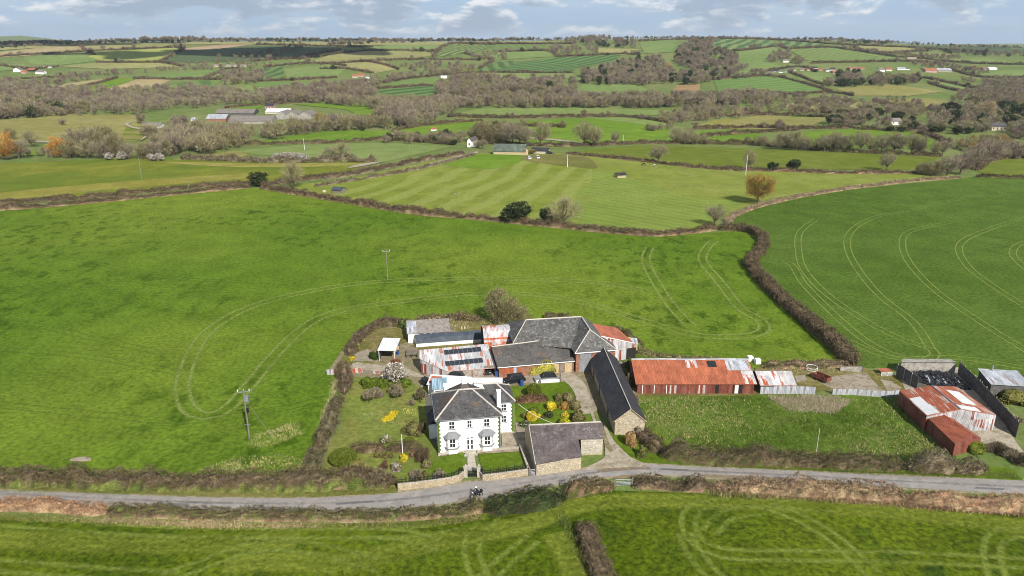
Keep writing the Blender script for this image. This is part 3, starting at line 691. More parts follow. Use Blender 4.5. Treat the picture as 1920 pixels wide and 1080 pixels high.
def hedge(px, h, w, hi, low=None, label='', dens=None, bl=None, irr=.22, cat='hedge', group=None, name='hedge', lowfrac=.35, upright=.35):
    lows = low or hi
    c0 = unproj(*np.array(px[len(px) // 2]))[0]; D = np.hypot(c0[1], CZ)
    step = max(.8, D * .006)
    p, s = path_sm(px, step); n = len(p)
    t = np.gradient(p[:, :2], axis=0); t /= np.linalg.norm(t, axis=1)[:, None] + 1e-9
    nx = np.stack([-t[:, 1], t[:, 0], 0 * t[:, 0]], 1)
    ph = nr.uniform(0, 9, 4)
    wave = lambda x: .5 * np.sin(x / 2.3 + ph[0]) + .35 * np.sin(x / 5.1 + ph[1]) + .4 * np.sin(x / 1.1 + ph[2]) + .4 * np.sin(x / 13. + ph[3])
    tops = nr.uniform(0, s[-1], max(1, int(s[-1] / (9 + D * .02)))); tamp = nr.uniform(.15, .75, len(tops)); gaps = nr.uniform(0, s[-1], max(1, int(s[-1] / 40)))
    def top(x): return (tamp[None, :] * np.exp(-((np.asarray(x)[:, None] - tops[None, :]) / (.9 + D * .004)) ** 2)).sum(1) - .4 * np.exp(-((np.asarray(x)[:, None] - gaps[None, :]) / (1.0 + D * .004)) ** 2).sum(1)
    K = 9; th = np.linspace(0, np.pi, K); cx = np.sign(np.cos(th)) * np.abs(np.cos(th)) ** .55; sz = np.sin(th) ** .6
    def surf(si, ang):
        x = np.interp(si, s, p[:, 0]); y = np.interp(si, s, p[:, 1]); N = np.stack([np.interp(si, s, nx[:, i]) for i in range(3)], 1)
        hh = h * np.maximum(.35, 1 + irr * wave(si) + min(1, irr * 4.5) * np.minimum(top(si), .42)); ww = w * (1 + .7 * irr * wave(si * 1.3 + 4))
        e = np.clip(np.minimum(si - s[0], s[-1] - si) / (.6 * w), .15, 1) ** .5
        a = np.sign(np.cos(ang)) * np.abs(np.cos(ang)) ** .55 * ww / 2 * e; b = np.sin(ang) ** .6 * hh * e
        q = np.stack([x, y, 0 * x], 1) + N * a[:, None]; q[:, 2] = ter(q[:, 0], q[:, 1]) + b
        out = N * np.cos(ang)[:, None] * .9 + np.array([0, 0, 1.]) * np.sin(ang)[:, None]
        return q, unit(out), np.sin(ang)
    SI = np.repeat(s, K); AN = np.tile(th, n)
    cv, cn, _ = surf(SI, AN); cv = cv - cn * (.22 * min(h, w)) + nr.normal(size=cv.shape) * .06 * min(h, w); cv[AN == 0, 2] -= .3; cv[AN == np.pi, 2] -= .3
    i = np.arange(n - 1)[:, None] * K + np.arange(K - 1)[None, :]; i = i.ravel()
    tri = np.concatenate([np.stack([i, i + 1, i + K], 1), np.stack([i + 1, i + K + 1, i + K], 1)])
    zfrac = np.sin(AN)
    def colour(m, z, si):
        a = pick(hi, m); b = pick(lows, m)
        patch = .5 + .5 * np.sin(si / 6.3 + ph[2]) * np.sin(si / 2.9 + ph[0])
        f = (nr.uniform(0, 1, m) > z / (lowfrac * (0.5 + 1.3 * patch) + 1e-3)) if low else np.zeros(m, bool)
        return np.where(f[:, None], b, a)
    core = (cv, tri, colour(len(cv), zfrac, SI))
    bl = bl or max(.32, D * .0024)
    dens = dens or min(46, 6.5 / (bl * bl) + 1)
    m = int(s[-1] * (2 * h + w) * dens)
    si = nr.uniform(0, s[-1], m); an = np.arccos(nr.uniform(-1, 1, m))
    an = np.where(nr.uniform(0, 1, m) < .5, nr.uniform(0.02, np.pi - .02, m), an)
    q, o, z = surf(si, an)
    cs = bl * 2.2; cell = (np.floor(si / cs) * 12.9898 + np.floor(an * h / cs) * 78.233 + ph[0]); hsh = np.abs(np.sin(cell) * 43758.5453) % 1
    q = q + o * ((hsh - .45) * .42 * min(h, w, 2))[:, None]
    d = unit(o * .7 + nr.normal(size=q.shape) * .7 + np.array([0, 0, upright]))
    ln = bl * nr.uniform(.5, 1.4, m) * np.where(nr.uniform(0, 1, m) < .06, 1.9, 1.); wd = bl * nr.uniform(.16, .34, m)
    m2 = int(s[-1] * min(9, 90 / D * 9)); s2 = nr.uniform(0, s[-1], m2); sd = np.where(nr.uniform(0, 1, m2) < .5, -1, 1); N2 = np.stack([np.interp(s2, s, nx[:, i]) for i in range(3)], 1)
    f2 = np.stack([np.interp(s2, s, p[:, 0]), np.interp(s2, s, p[:, 1]), 0 * s2], 1) + N2 * (sd * (w / 2 * .8 + np.abs(nr.normal(size=m2)) * .35 * max(1, D / 200)))[:, None]; f2[:, 2] = ter(f2[:, 0], f2[:, 1]) - .05
    foot = blades(f2, unit(nr.normal(size=(m2, 3)) * .4 + np.array([0, 0, 1.])), bl * nr.uniform(.7, 1.7, m2), bl * nr.uniform(.15, .4, m2), pick(GRN + STRAW[3:] + [C(150, 144, 92)], m2))
    v, tr, k = join([core, foot, blades(q - o * .12, d, ln, wd, colour(m, z, si) * (.72 + .56 * ((hsh * 7.3) % 1))[:, None])])
    base = p[n // 2].copy(); v = v - base
    me = mesh_np(name, v, tr, k)
    return tag(link(name, me, TWIG, None, base), label, cat, group)

# --- trees: a unit tree is 10 m tall
def limb_tubes(mb, seed, kind_spread, h0, tips):
    r = random.Random(seed); top = Vector((r.uniform(-.2, .2), r.uniform(-.2, .2), h0))
    mid = Vector((top.x * .4, top.y * .4, h0 * .5))
    mb.tube((0, 0, -.4), mid, .42, 7, .3); mb.tube(mid, top, .3, 7, .24)
    for q in tips:
        q = Vector(q); a = top + (q - top) * .45 + Vector((r.uniform(-.4, .4), r.uniform(-.4, .4), r.uniform(-.1, .5)))
        mb.tube(top, a, .17, 5, .1); mb.tube(a, q, .1, 4, .03)
        for _ in range(2):
            b = a + (q - a) * r.uniform(.2, .7); mb.tube(b, b + Vector((r.uniform(-1, 1), r.uniform(-1, 1), r.uniform(.1, 1))) * 1.1, .05, 3, .015)
def crown_np(seed, pal, n, rad, zc, rz, clumps, bl, bw, leafy=False, shell=.55, droop=0., cl=1.25):
    g = np.random.default_rng(seed)
    c = unit(g.normal(size=(clumps, 3))) * (g.uniform(shell, 1, clumps) ** .6)[:, None]
    c = c * np.array([rad, rad, rz]) * g.uniform(.72, 1.08, (clumps, 1)) + np.array([0, 0, zc])
    c = c[c[:, 2] > 1.0]
    k = g.integers(0, len(c), n); q = c[k] + g.normal(size=(n, 3)) * cl * .5
    o = unit(q - np.array([0, 0, zc - rz * .75]))
    d = unit(o * .9 + g.normal(size=(n, 3)) * .5 + np.array([0, 0, .25 - droop]))
    tone = g.uniform(.82, 1.18, len(c))[k][:, None]
    col = pick(pal, n, .22) * tone
    if leafy: return leaves(q, bl * g.uniform(.5, 1.1, n), col), c
    return blades(q, d, bl * g.uniform(.6, 1.3, n), bw * g.uniform(.6, 1.4, n), col), c
TREEK = {
 # palette, blades, radius, crown centre, half height, clumps, length, width, leafy, trunk height
 'bare': (GREY, 2400, 4.1, 6.0, 3.9, 40, 1.15, .1, False, 2.4), 'bare2': ([C(162, 152, 118), C(182, 172, 136), C(138, 128, 98), C(164, 160, 112)], 2600, 4.4, 5.8, 4.0, 46, 1.1, .1, False, 2.0),
 'bare3': ([C(148, 130, 116), C(166, 148, 132), C(128, 112, 98)] + GREY[:1], 2300, 3.5, 6.0, 3.9, 40, 1.2, .1, False, 2.6), 'budding': ([C(176, 138, 70), C(150, 118, 58), C(140, 130, 70), C(190, 152, 84)], 4200, 4.0, 6.1, 3.8, 44, .95, .13, False, 2.6),
 'dark': (DGRN, 3800, 4.6, 5.2, 4.6, 44, .52, .3, True, 1.4), 'ivy': ([C(142, 134, 96), C(164, 154, 114), C(118, 116, 74), C(176, 164, 126)], 5600, 4.2, 5.4, 4.6, 60, .8, .14, False, 1.4),
 'willow': ([C(214, 152, 66), C(190, 132, 56), C(226, 172, 90), C(168, 128, 70)], 4200, 4.6, 5.4, 4.4, 50, 1.0, .12, False, 1.6),
 'blossom': (WHITE + GREY[:1], 2800, 4.6, 5.4, 4.4, 40, .55, .3, True, 1.4),
 'conifer': (DGRN[:3], 2600, 1.9, 5.6, 4.6, 40, .6, .25, True, 1.2), 'pale': ([C(186, 166, 132), C(200, 182, 148), C(168, 150, 118)], 3600, 3.6, 6.0, 4.0, 46, 1.1, .1, False, 2.2)}
PROTO = {}
def tree(kind, px, by, ty, label, wide=1., group=None, name=None, cat='tree', sink=0.):
    b = unproj(px, by)[0]; H = rise(b, ty); sc = max(.1, H / 10)
    if kind not in PROTO:
        pal, n, rad, zc, rz, cl, bl, bw, leafy, th = TREEK[kind]
        (v, t, k), tips = crown_np(len(PROTO) + 40, pal, n, rad, zc, rz, cl, bl, bw, leafy)
        root = thing('tree', '', 'tree', (0, 0, 0))
        mb = MB(); limb_tubes(mb, len(PROTO), rad, th, tips[::2 if not leafy else 6]); mb.build('trunk', BARK, root)
        link('crown', mesh_np('crown', v, t, k), TWIG, root)
        PROTO[kind] = root; o = root
    else: o = copy_tree(PROTO[kind])
    o.name = name or {'conifer': 'conifer', 'dark': 'evergreen_tree', 'willow': 'willow', 'blossom': 'blossom_tree'}.get(kind, 'bare_tree')
    o.location = (b[0], b[1], b[2] - sink); o.scale = (sc * wide, sc * wide, sc); o.rotation_euler = (0, 0, rnd.uniform(0, 6.28))
    tag(o, label, cat, group)
    if group is None and 'group' in o: del o['group']
    return o
# light trees for the distance: trunk and crown in one mesh, too small to show parts
FARK = {}
def far_mesh(kind):
    pal, n, rad, zc, rz, cl, bl, bw, leafy, th = TREEK[kind]
    if kind in FARK: return FARK[kind]
    (v, t, k), tips = crown_np(len(FARK) + 80, pal, 760 if not leafy else 460, rad * 1.05, zc, rz, 26, 1.7 if not leafy else 1.0, .3, leafy, cl=1.6)
    mb = MB(); limb_tubes(mb, len(FARK) + 7, rad, th, tips[::5])
    tv = np.array([tuple(p) for p in mb.v]); tt = []
    for f in mb.f:
        for j in range(1, len(f) - 1): tt.append((f[0], f[j], f[j + 1]))
    v, t, k = join([(v, t, k), (tv, np.array(tt), np.tile(np.array(C(120, 106, 88)), (len(tv), 1)))])
    FARK[kind] = mesh_np(kind + '_tree', v, t, k); FARK[kind].materials.append(TWIG)
    return FARK[kind]
def far_tree(kind, px, by, ty, label, group=None, wide=1., cat='tree'):
    b = unproj(px, by)[0]; H = rise(b, ty)
    o = bpy.data.objects.new({'conifer': 'conifer', 'dark': 'evergreen_tree'}.get(kind, 'bare_tree'), far_mesh(kind)); COL.objects.link(o)
    o.location = b; s = H / 10; o.scale = (s * wide, s * wide, s); o.rotation_euler = (0, 0, rnd.uniform(0, 6.28))
    return tag(o, label, cat, group)
# --- shrubs of the garden: leafy or twiggy mounds, a unit shrub is 1 m across and 1 m tall
def shrub(px, by, w, h, pal, label, leafy=True, name='shrub', cat='shrub', stem=False, dens=1., clumps=14, size=.1, group=None, ball=False, z0=0.):
    b = unproj(px, by)[0]; n = int(900 * dens * max(.5, min(4, w * h)))
    g = nr
    if ball:
        u = unit(g.normal(size=(n, 3))); q = u * g.uniform(.94, 1.02, (n, 1)) * np.array([w / 2, w / 2, h / 2]) + np.array([0, 0, h / 2])
    else:
        c = unit(g.normal(size=(clumps, 3))) * g.uniform(.2, .82, (clumps, 1)); c[:, 2] = np.abs(c[:, 2]) * 1.05 - .08
        k = g.integers(0, clumps, n); u = unit(g.normal(size=(n, 3)))
        q = (c[k] + u * g.uniform(.2, .36, (n, 1))) * np.array([w / 2, w / 2, h * .82]); q[:, 2] = np.abs(q[:, 2]) + .02
    q[:, 2] += z0
    col = pick(pal, n, .25)
    s = np.full(n, size) * g.uniform(.6, 1.3, n)
    if leafy: v, t, k_ = leaves(q, s, col)
    else:
        d = unit(unit(q - np.array([0, 0, -.2 * h])) + g.normal(size=q.shape) * .35 + np.array([0, 0, .3])); v, t, k_ = blades(q, d, s * 3.2, s * .5, col)
    parts = [(v, t, k_)]
    # the dense inside of the shrub, same leaves
    mb = MB(); f = .93 if ball else .7
    mb.ball((0, 0, z0 + h * (.5 if ball else .36)), w / 2 * f, w / 2 * f, h / 2 * f if ball else h * .42, 8)
    cv = np.array([tuple(p) for p in mb.v]); ct = np.array([(f_[0], f_[j], f_[j + 1]) for f_ in mb.f for j in range(1, len(f_) - 1)])
    if not ball: cv = cv + g.normal(size=cv.shape) * .05
    if leafy or ball: parts.append((cv, ct, pick(pal, len(cv), .1)))
    v, t, k_ = join(parts)
    if z0 > .3:
        root = thing(name, label, cat, b, group); link('foliage', mesh_np('foliage', v, t, k_), TWIG, root)
        MB().tube(b + np.array([0, 0, -.1]), b + np.array([0, 0, z0 + h * .4]), .09, 6, .05).build('stem', BARK, root)
        return root
    return tag(link(name, mesh_np(name, v, t, k_), TWIG, None, b), label, cat, group)
def tufts(poly, n, pal, h, label, name='grass', lean=.35, w=.05, per=5, spread=.3):
    xs, ys = zip(*poly); out = []
    def inside(x, y):
        c = False
        for i in range(len(poly)):
            (x1, y1), (x2, y2) = poly[i - 1], poly[i]
            if (y1 > y) != (y2 > y) and x < (x2 - x1) * (y - y1) / (y2 - y1) + x1: c = not c
        return c
    while len(out) < n:
        x, y = rnd.uniform(min(xs), max(xs)), rnd.uniform(min(ys), max(ys))
        if inside(x, y): out.append((x, y))
    b = unproj(*np.array(out).T); f = .5 + .5 * np.sin(b[:, 0] / 3.1) * np.sin(b[:, 1] / 2.3 + b[:, 0] / 5)
    c = np.repeat(b, per, 0); c[:, :2] += nr.normal(size=(len(c), 2)) * spread
    d = unit(nr.normal(size=c.shape) * lean + np.array([-.1, .1, 1.]))
    hh = h * np.repeat(.5 + f * .8, per) * nr.uniform(.6, 1.3, len(c))
    v, t, k = blades(c - [0, 0, .03], d, hh, np.full(len(c), w) * nr.uniform(.6, 1.5, len(c)), np.repeat(np.where(((.5 + .5 * np.sin(b[:, 0] / 9.1 + 1.7 * np.sin(b[:, 1] / 7.)) + nr.uniform(-.45, .45, n)) > .42)[:, None], pick(pal[:max(1, len(pal) // 2)], n), pick(pal[len(pal) // 2:], n)), per, 0) * nr.uniform(.85, 1.15, (len(c), 1)))
    base = b.mean(0)
    return tag(link(name, mesh_np(name, v - base, t, k), TWIG, None, base), label, 'grass', None, 'stuff')
# ------------------------------------------------------------------ hedges
BR = BROWN
hedge([(-400, 872), (-60, 906), (120, 911), (250, 915), (500, 917), (640, 915), (745, 911)], 2.7, 3.0, BR + PURP[:1], GRN, 'thick brown hedge with green clumps north of the lane, left of the farmhouse', lowfrac=.45)
hedge([(-400, 922), (-60, 950), (100, 957), (200, 963)], 1.5, 2.2, RUSS + STRAW[:1], STRAW, 'low russet bracken bank below the lane at the left edge of the photo', upright=.7)
hedge([(200, 964), (300, 968), (400, 972), (640, 975), (760, 972), (830, 967)], 1.5, 1.9, BR + [BR[0]] + GRN[:1], STRAW, 'long low trimmed brown hedge on the south side of the lane, left of the motorbike', lowfrac=.3)
hedge([(826, 967), (870, 962), (912, 957)], 1.55, 2.2, BR + GRN[:1], STRAW, 'taller ragged brown hedge beside the motorbike, joining the dark evergreen stretch')
hedge([(905, 960), (960, 956), (1010, 950), (1060, 937)], 2.4, 3.6, DGRN + BR[2:3], DGRN + BR[:1], 'dark evergreen stretch of hedge bulging on the south side of the lane below the farmhouse', irr=.07)
hedge([(1060, 934), (1100, 924), (1151, 914)], 2.1, 2.6, BR + STRAW[2:3], GRN[:1] + BR, 'short brown hedge leading up to the left side of the metal field gate')
hedge([(1186, 913), (1250, 915), (1330, 918)], 2.0, 2.8, BR + PURP, STRAW, 'brown hedge starting at the right side of the metal field gate')
hedge([(1330, 918), (1480, 925), (1620, 932), (1700, 937)], 1.9, 2.6, STRAW + BR[:2] + PURP[:1], STRAW, 'straw-pink overgrown hedge below the lane, right of the gate', upright=.7)
hedge([(1700, 939), (1800, 948), (1990, 962), (2400, 992)], 1.3, 3.0, STRAW + RUSS[:1], STRAW, 'bank of dead pinkish grass below the lane at the right edge of the photo', upright=.8)
hedge([(1092, 986), (1100, 1006), (1112, 1040), (1128, 1080), (1146, 1130)], 1.6, 3.0, BR + PURP[:2], BR, 'flat-topped brown hedge running towards the viewer between the two corn fields', irr=.08)
hedge([(1203, 806), (1206, 822), (1220, 838), (1240, 852)], 2.0, 3.0, PURP + BR, BR, 'mauve-brown bramble hedge sloping down beside the long slate barn gable')
hedge([(1240, 856), (1300, 866), (1400, 870), (1550, 874), (1700, 880)], 2.3, 3.0, BR + BR[:2] + DGRN[3:], GRN[:1] + BR, 'long brown hedge between the tussocky paddock and the lane', lowfrac=.4)
hedge([(1700, 881), (1780, 884), (1850, 883)], 2.6, 3.6, GREY + BR, BR, 'tangled grey-brown thicket at the right end of the paddock hedge', irr=.3)
hedge([(655, 668), (665, 650), (680, 630), (700, 617), (730, 611), (775, 609)], 1.5, 2.4, PURP + BR, GRN[:1] + BR, 'bramble hedge curving round the corner of the farmyard behind the white open shed', irr=.25)
hedge([(775, 606), (830, 600), (870, 600), (905, 602)], 1.7, 3.0, BR + STRAW[3:], BR, 'bramble strip behind the grey-roofed hen house', irr=.25)
hedge([(1190, 660), (1230, 668), (1300, 676), (1390, 681)], .8, 2.4, STRAW[3:] + GRN[:1] + BR[:1], GRN, 'rough grassy bank behind the long rust-red shed', irr=.3, upright=.6)
hedge([(1430, 690), (1480, 688), (1540, 686), (1600, 690)], .9, 3.0, STRAW[3:] + PURP + GRN[:1], STRAW, 'pale rough growth along the back of the derelict yard', irr=.3, upright=.6)
hedge([(1020, 598), (1045, 597), (1075, 600)], 1.2, 2.0, BR, GRN, 'low scrub behind the ridge of the big slate barn')
hedge([(1150, 618), (1170, 628), (1192, 642), (1200, 655)], 1.0, 1.8, BR + GRN[:2], GRN, 'low scrub behind the orange lean-to roof')
hedge([(644, 700), (648, 720), (646, 742)], 2.4, 2.6, PURP + BR, GREY, 'tall dark bramble clump at the top of the garden boundary', irr=.3)
hedge([(640, 752), (628, 775), (620, 800), (606, 830), (594, 862), (580, 898)], 2.0, 2.6, BR + DGRN[3:] + GREY[:1], GRN[:1] + GREY, 'irregular boundary hedge between the garden and the big pasture', irr=.32)
hedge([(562, 912), (600, 910), (680, 908), (742, 906)], 1.8, 3.4, GREY + BR, STRAW, 'grey twiggy hedge at the bottom of the garden beside the stone roadside wall', irr=.22)
# field boundaries in the middle distance
hedge([(-60, 399), (60, 391), (200, 379), (330, 366), (470, 353)], 1.7, 2.2, PURP + BR, STRAW, 'near hedge of the sunken lane at the far left side of the big pasture')
hedge([(-60, 388), (60, 380), (200, 369), (330, 356), (470, 345)], 1.7, 2.0, PURP + BR, BR, 'far hedge of the sunken lane at the far left side of the big pasture')
hedge([(490, 354), (545, 364), (620, 376), (700, 390), (800, 405), (870, 409)], 2.3, 2.4, PURP + BR + STRAW[2:3], STRAW, 'long straight brown hedge across the top of the big pasture, left half')
hedge([(870, 409), (940, 416), (1040, 427), (1150, 438), (1230, 443), (1290, 438), (1345, 431)], 1.9, 2.4, PURP + BR + STRAW[2:3], STRAW, 'curving brown hedge below the drilled grass field in the middle of the photo')
hedge([(1345, 431), (1395, 434), (1422, 444), (1432, 458), (1424, 476), (1408, 488)], 2.2, 3.2, BR + PURP, BR, 'hairpin of thick hedge where the pasture meets the striped corn field')
hedge([(1408, 488), (1412, 508), (1440, 540), (1480, 578), (1530, 620), (1575, 660), (1602, 688)], 2.3, 3.8, BR + PURP, BR, 'broad diagonal hedge running down to the derelict yard between the two biggest fields', irr=.12)
hedge([(1362, 418), (1385, 402), (1425, 388), (1500, 370), (1600, 354), (1700, 342), (1800, 334)], 1.0, 2.6, STRAW + GREY, STRAW, 'straw-coloured bank along the top of the tramlined corn field', upright=.6)
hedge([(1830, 333), (1880, 334), (1990, 338)], 1.6, 2.4, BR, GRN[:1], 'dark hedge at the right edge above the tramlined corn field')
hedge([(480, 349), (560, 340), (640, 332), (720, 317), (800, 301), (870, 290)], 1.9, 3.2, BR + PURP, GREY, 'brown hedge along the farm drive, leading up to the white gabled house')
hedge([(590, 351), (680, 337), (760, 323), (840, 305), (890, 292)], 1.3, 2.0, BR + GREY, GREY, 'lower hedge on the near side of the farm drive')
hedge([(1062, 289), (1130, 296), (1210, 304), (1290, 314), (1380, 321)], 1.5, 2.4, PURP + BR, STRAW, 'hedge below the dark green field behind the animal shelter')
hedge([(1380, 321), (1460, 322), (1560, 326), (1660, 326), (1730, 327)], 1.5, 2.4, PURP + BR + STRAW[:1], STRAW, 'dark red-brown hedge behind the two round evergreens on the right')
hedge([(340, 299), (440, 303), (520, 305), (620, 304), (705, 304)], 2.6, 5, BR + GREY, GRN[:1] + BR, 'tall mixed hedge with white blossom above the left lane field', irr=.3)
hedge([(460, 272), (560, 270), (640, 268), (725, 263), (850, 272)], 1.8, 3, BR, BR, 'brown hedge below the bright curved field left of the white house')
hedge([(885, 268), (960, 272), (1040, 275), (1130, 273), (1200, 270), (1290, 270)], 1.8, 3, BR + PURP, BR, 'hedge behind the farm buildings in the middle distance')
hedge([(1290, 270), (1380, 271), (1440, 274), (1560, 284), (1700, 291), (1765, 294)], 2.2, 4, BR + GRN[:1], BR, 'hedge under the row of tall bare trees on the right')
# hedges too far to make out in detail
FARH = [[(0, 107), (100, 101), (180, 96), (330, 90), (345, 92)], [(150, 86), (160, 95), (178, 104)], [(300, 118), (345, 93)], [(480, 84), (640, 88), (700, 89)], [(560, 112), (690, 96), (815, 97)], [(470, 116), (565, 110), (580, 119)],
 [(620, 121), (740, 113), (900, 113)], [(560, 108), (640, 94)], [(812, 107), (842, 84), (930, 84)], [(840, 82), (1000, 83), (1080, 82)], [(925, 98), (1020, 96), (1045, 107)], [(870, 101), (925, 113)], [(1045, 107), (1165, 102), (1200, 103)],
 [(495, 127), (590, 119), (650, 125)], [(480, 153), (540, 151), (632, 146)], [(700, 159), (770, 148), (900, 137), (1075, 138)], [(690, 169), (824, 160)], [(600, 122), (690, 117), (748, 131)], [(898, 130), (925, 116)],
 [(1198, 78), (1268, 75), (1300, 74)], [(1265, 98), (1340, 98), (1392, 96), (1465, 86)], [(1305, 73), (1442, 75), (1540, 82), (1700, 90), (1800, 96)], [(1465, 86), (1480, 92), (1560, 90), (1672, 106)], [(1520, 119), (1692, 116), (1760, 120)],
 [(1672, 106), (1740, 112), (1800, 118), (1880, 121), (1980, 122)], [(1595, 87), (1640, 100), (1740, 96)], [(1440, 135), (1500, 126), (1530, 136)], [(1338, 150), (1440, 143), (1488, 152), (1560, 173)], [(1480, 136), (1540, 158), (1580, 148)],
 [(1728, 146), (1780, 156), (1834, 169)], [(1780, 131), (1850, 146), (1980, 146)], [(1740, 156), (1790, 170), (1850, 175)], [(1440, 178), (1560, 175), (1600, 180)], [(380, 150), (430, 130), (457, 132)], [(250, 149), (330, 149), (425, 150)], [(130, 172), (220, 147)],
 [(838, 219), (960, 222), (1080, 219)], [(735, 247), (800, 236), (905, 227)], [(1080, 220), (1180, 221), (1262, 233)], [(1300, 243), (1400, 240), (1510, 242), (1600, 240)], [(1480, 213), (1500, 211), (1600, 214)], [(930, 236), (1050, 239)], [(1320, 221), (1440, 216), (1560, 221)],
 [(1270, 262), (1360, 254), (1450, 247), (1500, 245)], [(1720, 250), (1760, 262), (1780, 275)], [(1600, 243), (1680, 246), (1740, 248)], [(180, 118), (300, 118), (345, 126)], [(0, 123), (50, 130), (110, 126)], [(1640, 190), (1700, 206), (1740, 208)], [(420, 203), (500, 197), (640, 187)], [(690, 226), (735, 206)],
 [(1830, 320), (1872, 299), (1990, 296)], [(600, 130), (650, 130), (700, 138)], [(0, 152), (60, 148), (115, 146)]]
for pts in FARH:
    far = pts[0][1] < 190
    hedge(pts, 1.9 if far else 2.0, 2.4 if far else 3.0, BROWN[:3] + PURP if pts[0][1] < 190 else BR + PURP, None, 'thin dark hedge dividing two fields on the far slopes', group='hedges dividing the distant fields', irr=.35)

# ------------------------------------------------------------------ trees one can point to
tree('ivy', 938, 606, 542, 'large olive-grey ivy-clad tree behind the barns', 1.0, cat='tree', name='ivy_clad_tree')
tree('ivy', 968, 604, 570, 'smaller spreading shrub tree on the right flank of the ivy-clad tree behind the barns', 1.35, name='ivy_clad_tree')
tree('budding', 1421, 383, 326, 'orange-brown budding oak on the bank beside the tramlined field', 1.1, name='budding_oak')
tree('bare', 1340, 424, 384, 'small bare tree at the corner of the drilled field, beside the hairpin hedge', 1.05)
tree('bare2', 1056, 424, 373, 'broad pale bare tree in the hedge, right of the dark evergreen', 1.4)
tree('dark', 1024, 420, 388, 'slim dark ivy clump touching the broad pale bare tree', .75)
tree('dark', 968, 416, 378, 'wide dark evergreen tree in the hedge in the centre of the photo', 1.5)
tree('dark', 486, 350, 321, 'round dark evergreen at the corner of the sunken lane', 1.2)
tree('bare2', 551, 354, 305, 'pale bare tree beside the sunken lane, right of a round evergreen', .95)
tree('bare', 1233, 306, 272, 'spreading bare tree above the two grazing animals', 1.15)
tree('bare2', 1403, 318, 282, 'slender bare tree behind a white power pole on the right', .85)
tree('dark', 1448, 321, 303, 'left one of two small round evergreens in the field hedge', 1.1)
tree('dark', 1487, 319, 298, 'right one of two small round evergreens in the field hedge', 1.2)
tree('bare', 1661, 321, 287, 'single bare tree in the hedge left of the big clump on the right', 1.05)
for i, (x, b, t, w) in enumerate([(1728, 328, 304, 1.2), (1752, 330, 302, 1.3), (1775, 330, 294, 1.3), (1800, 327, 288, 1.3), (1822, 318, 276, 1.3), (1845, 309, 262, 1.4), (1858, 302, 262, 1.3), (1738, 324, 306, 1.1), (1790, 318, 290, 1.2)]):
    tree('ivy' if i in (0, 1, 7) else 'bare3' if i % 2 else 'bare', x, b, t, 'bare grey-brown tree in the large clump at the right end of the fields', w, 'trees of the large clump on the right')
tree('bare2', 1095, 273, 228, 'taller of two pale bare trees close together behind the farm', 1.1); tree('bare2', 1113, 275, 238, 'shorter of two pale bare trees close together behind the farm', 1.)
tree('bare2', 1013, 273, 228, 'pale bare tree to the right of the farm, beside the pale track', 1.)
tree('bare3', 1152, 270, 246, 'small pinkish bare tree standing alone in the bright green field', .9)
ROWR = [(1458, 281, 250), (1476, 281, 247), (1492, 282, 246), (1510, 283, 256), (1528, 283, 260), (1545, 284, 252), (1560, 284, 248), (1574, 285, 250), (1590, 285, 252), (1612, 287, 246), (1630, 287, 256), (1652, 288, 250), (1676, 288, 248), (1684, 289, 250), (1708, 290, 250), (1722, 291, 252), (1750, 293, 264), (1766, 293, 262)]
for i, (x, b, t) in enumerate(ROWR):
    tree(('bare2', 'bare', 'bare2', 'bare3')[i % 4], x, b, t, 'bare tree in the long row between two green fields on the right', rnd.uniform(.85, 1.15), 'bare trees in the long row on the right')
tree('willow', 8, 300, 252, 'large orange willow cut by the left edge of the photo', 1.15, name='willow'); tree('willow', 113, 295, 258, 'round orange willow beside the left hedgerow trees', 1.15, name='willow')
for x, b, t in [(36, 298, 262), (150, 290, 240), (172, 288, 238), (196, 286, 236), (135, 296, 262), (215, 294, 252), (165, 297, 262), (190, 298, 264), (240, 298, 268), (270, 298, 268), (290, 298, 265), (60, 275, 245), (20, 262, 240)]:
    tree(rnd.choice(('bare', 'bare2', 'ivy')), x, b, t, 'bare tree in the belt between the orange willow and the white blossom', 1.2, 'bare trees in the belt on the left')
for x, b, t in [(205, 300, 286), (230, 300, 284), (285, 302, 288), (300, 302, 287), (520, 304, 287), (540, 304, 285), (558, 304, 286), (570, 304, 288)]:
    tree('blossom', x, b, t, 'white blossoming blackthorn bush in the hedge on the left', 1.3, 'blossoming blackthorn bushes', 'blossom_tree')
tree('bare', 620, 303, 275, 'left one of two bare trees at the end of the blossom hedge', 1.1); tree('bare2', 642, 303, 268, 'right one of two bare trees at the end of the blossom hedge', 1.15)
tree('bare3', 117, 235, 222, 'small lone bare tree in the yellowish field on the left', 1.4)
for x, b, t in [(888, 264, 238), (903, 268, 228), (914, 270, 226), (938, 270, 230), (950, 271, 232), (962, 272, 230), (974, 273, 234), (905, 279, 262), (985, 274, 240)]:
    tree(rnd.choice(('bare', 'bare3', 'ivy')), x, b, t, 'bare tree in the grove round the farm in the middle distance', 1.15, 'bare trees in the farm grove')
tree('conifer', 929, 268, 229, 'dark pointed conifer in the grove behind the green-roofed farm shed', 1.2, name='conifer')
tree('dark', 851, 272, 261, 'dark evergreen bush just left of the white gabled house', 1.3); tree('ivy', 895, 277, 262, 'dark bush growing against the right side of the white gabled house', 1.2)
tree('budding', 998, 289, 280, 'low orange-brown bush in front of the farm sheds', 2.0, name='bush', cat='bush')
for x, b, t in [(1268, 270, 240), (1284, 271, 246), (1290, 268, 240), (1300, 271, 250), (1320, 271, 252)]:
    tree('bare2', x, b, t, 'pale bare tree at the left end of the right-hand hedgerow', 1.2, 'pale trees at the left end of the right hedgerow')
tree('ivy', 1055, 240, 226, 'small round bush tree in the hedge above the bright field', 1.3); tree('ivy', 1095, 217, 205, 'bushy tree beside the pale pasture in the centre', 1.3)
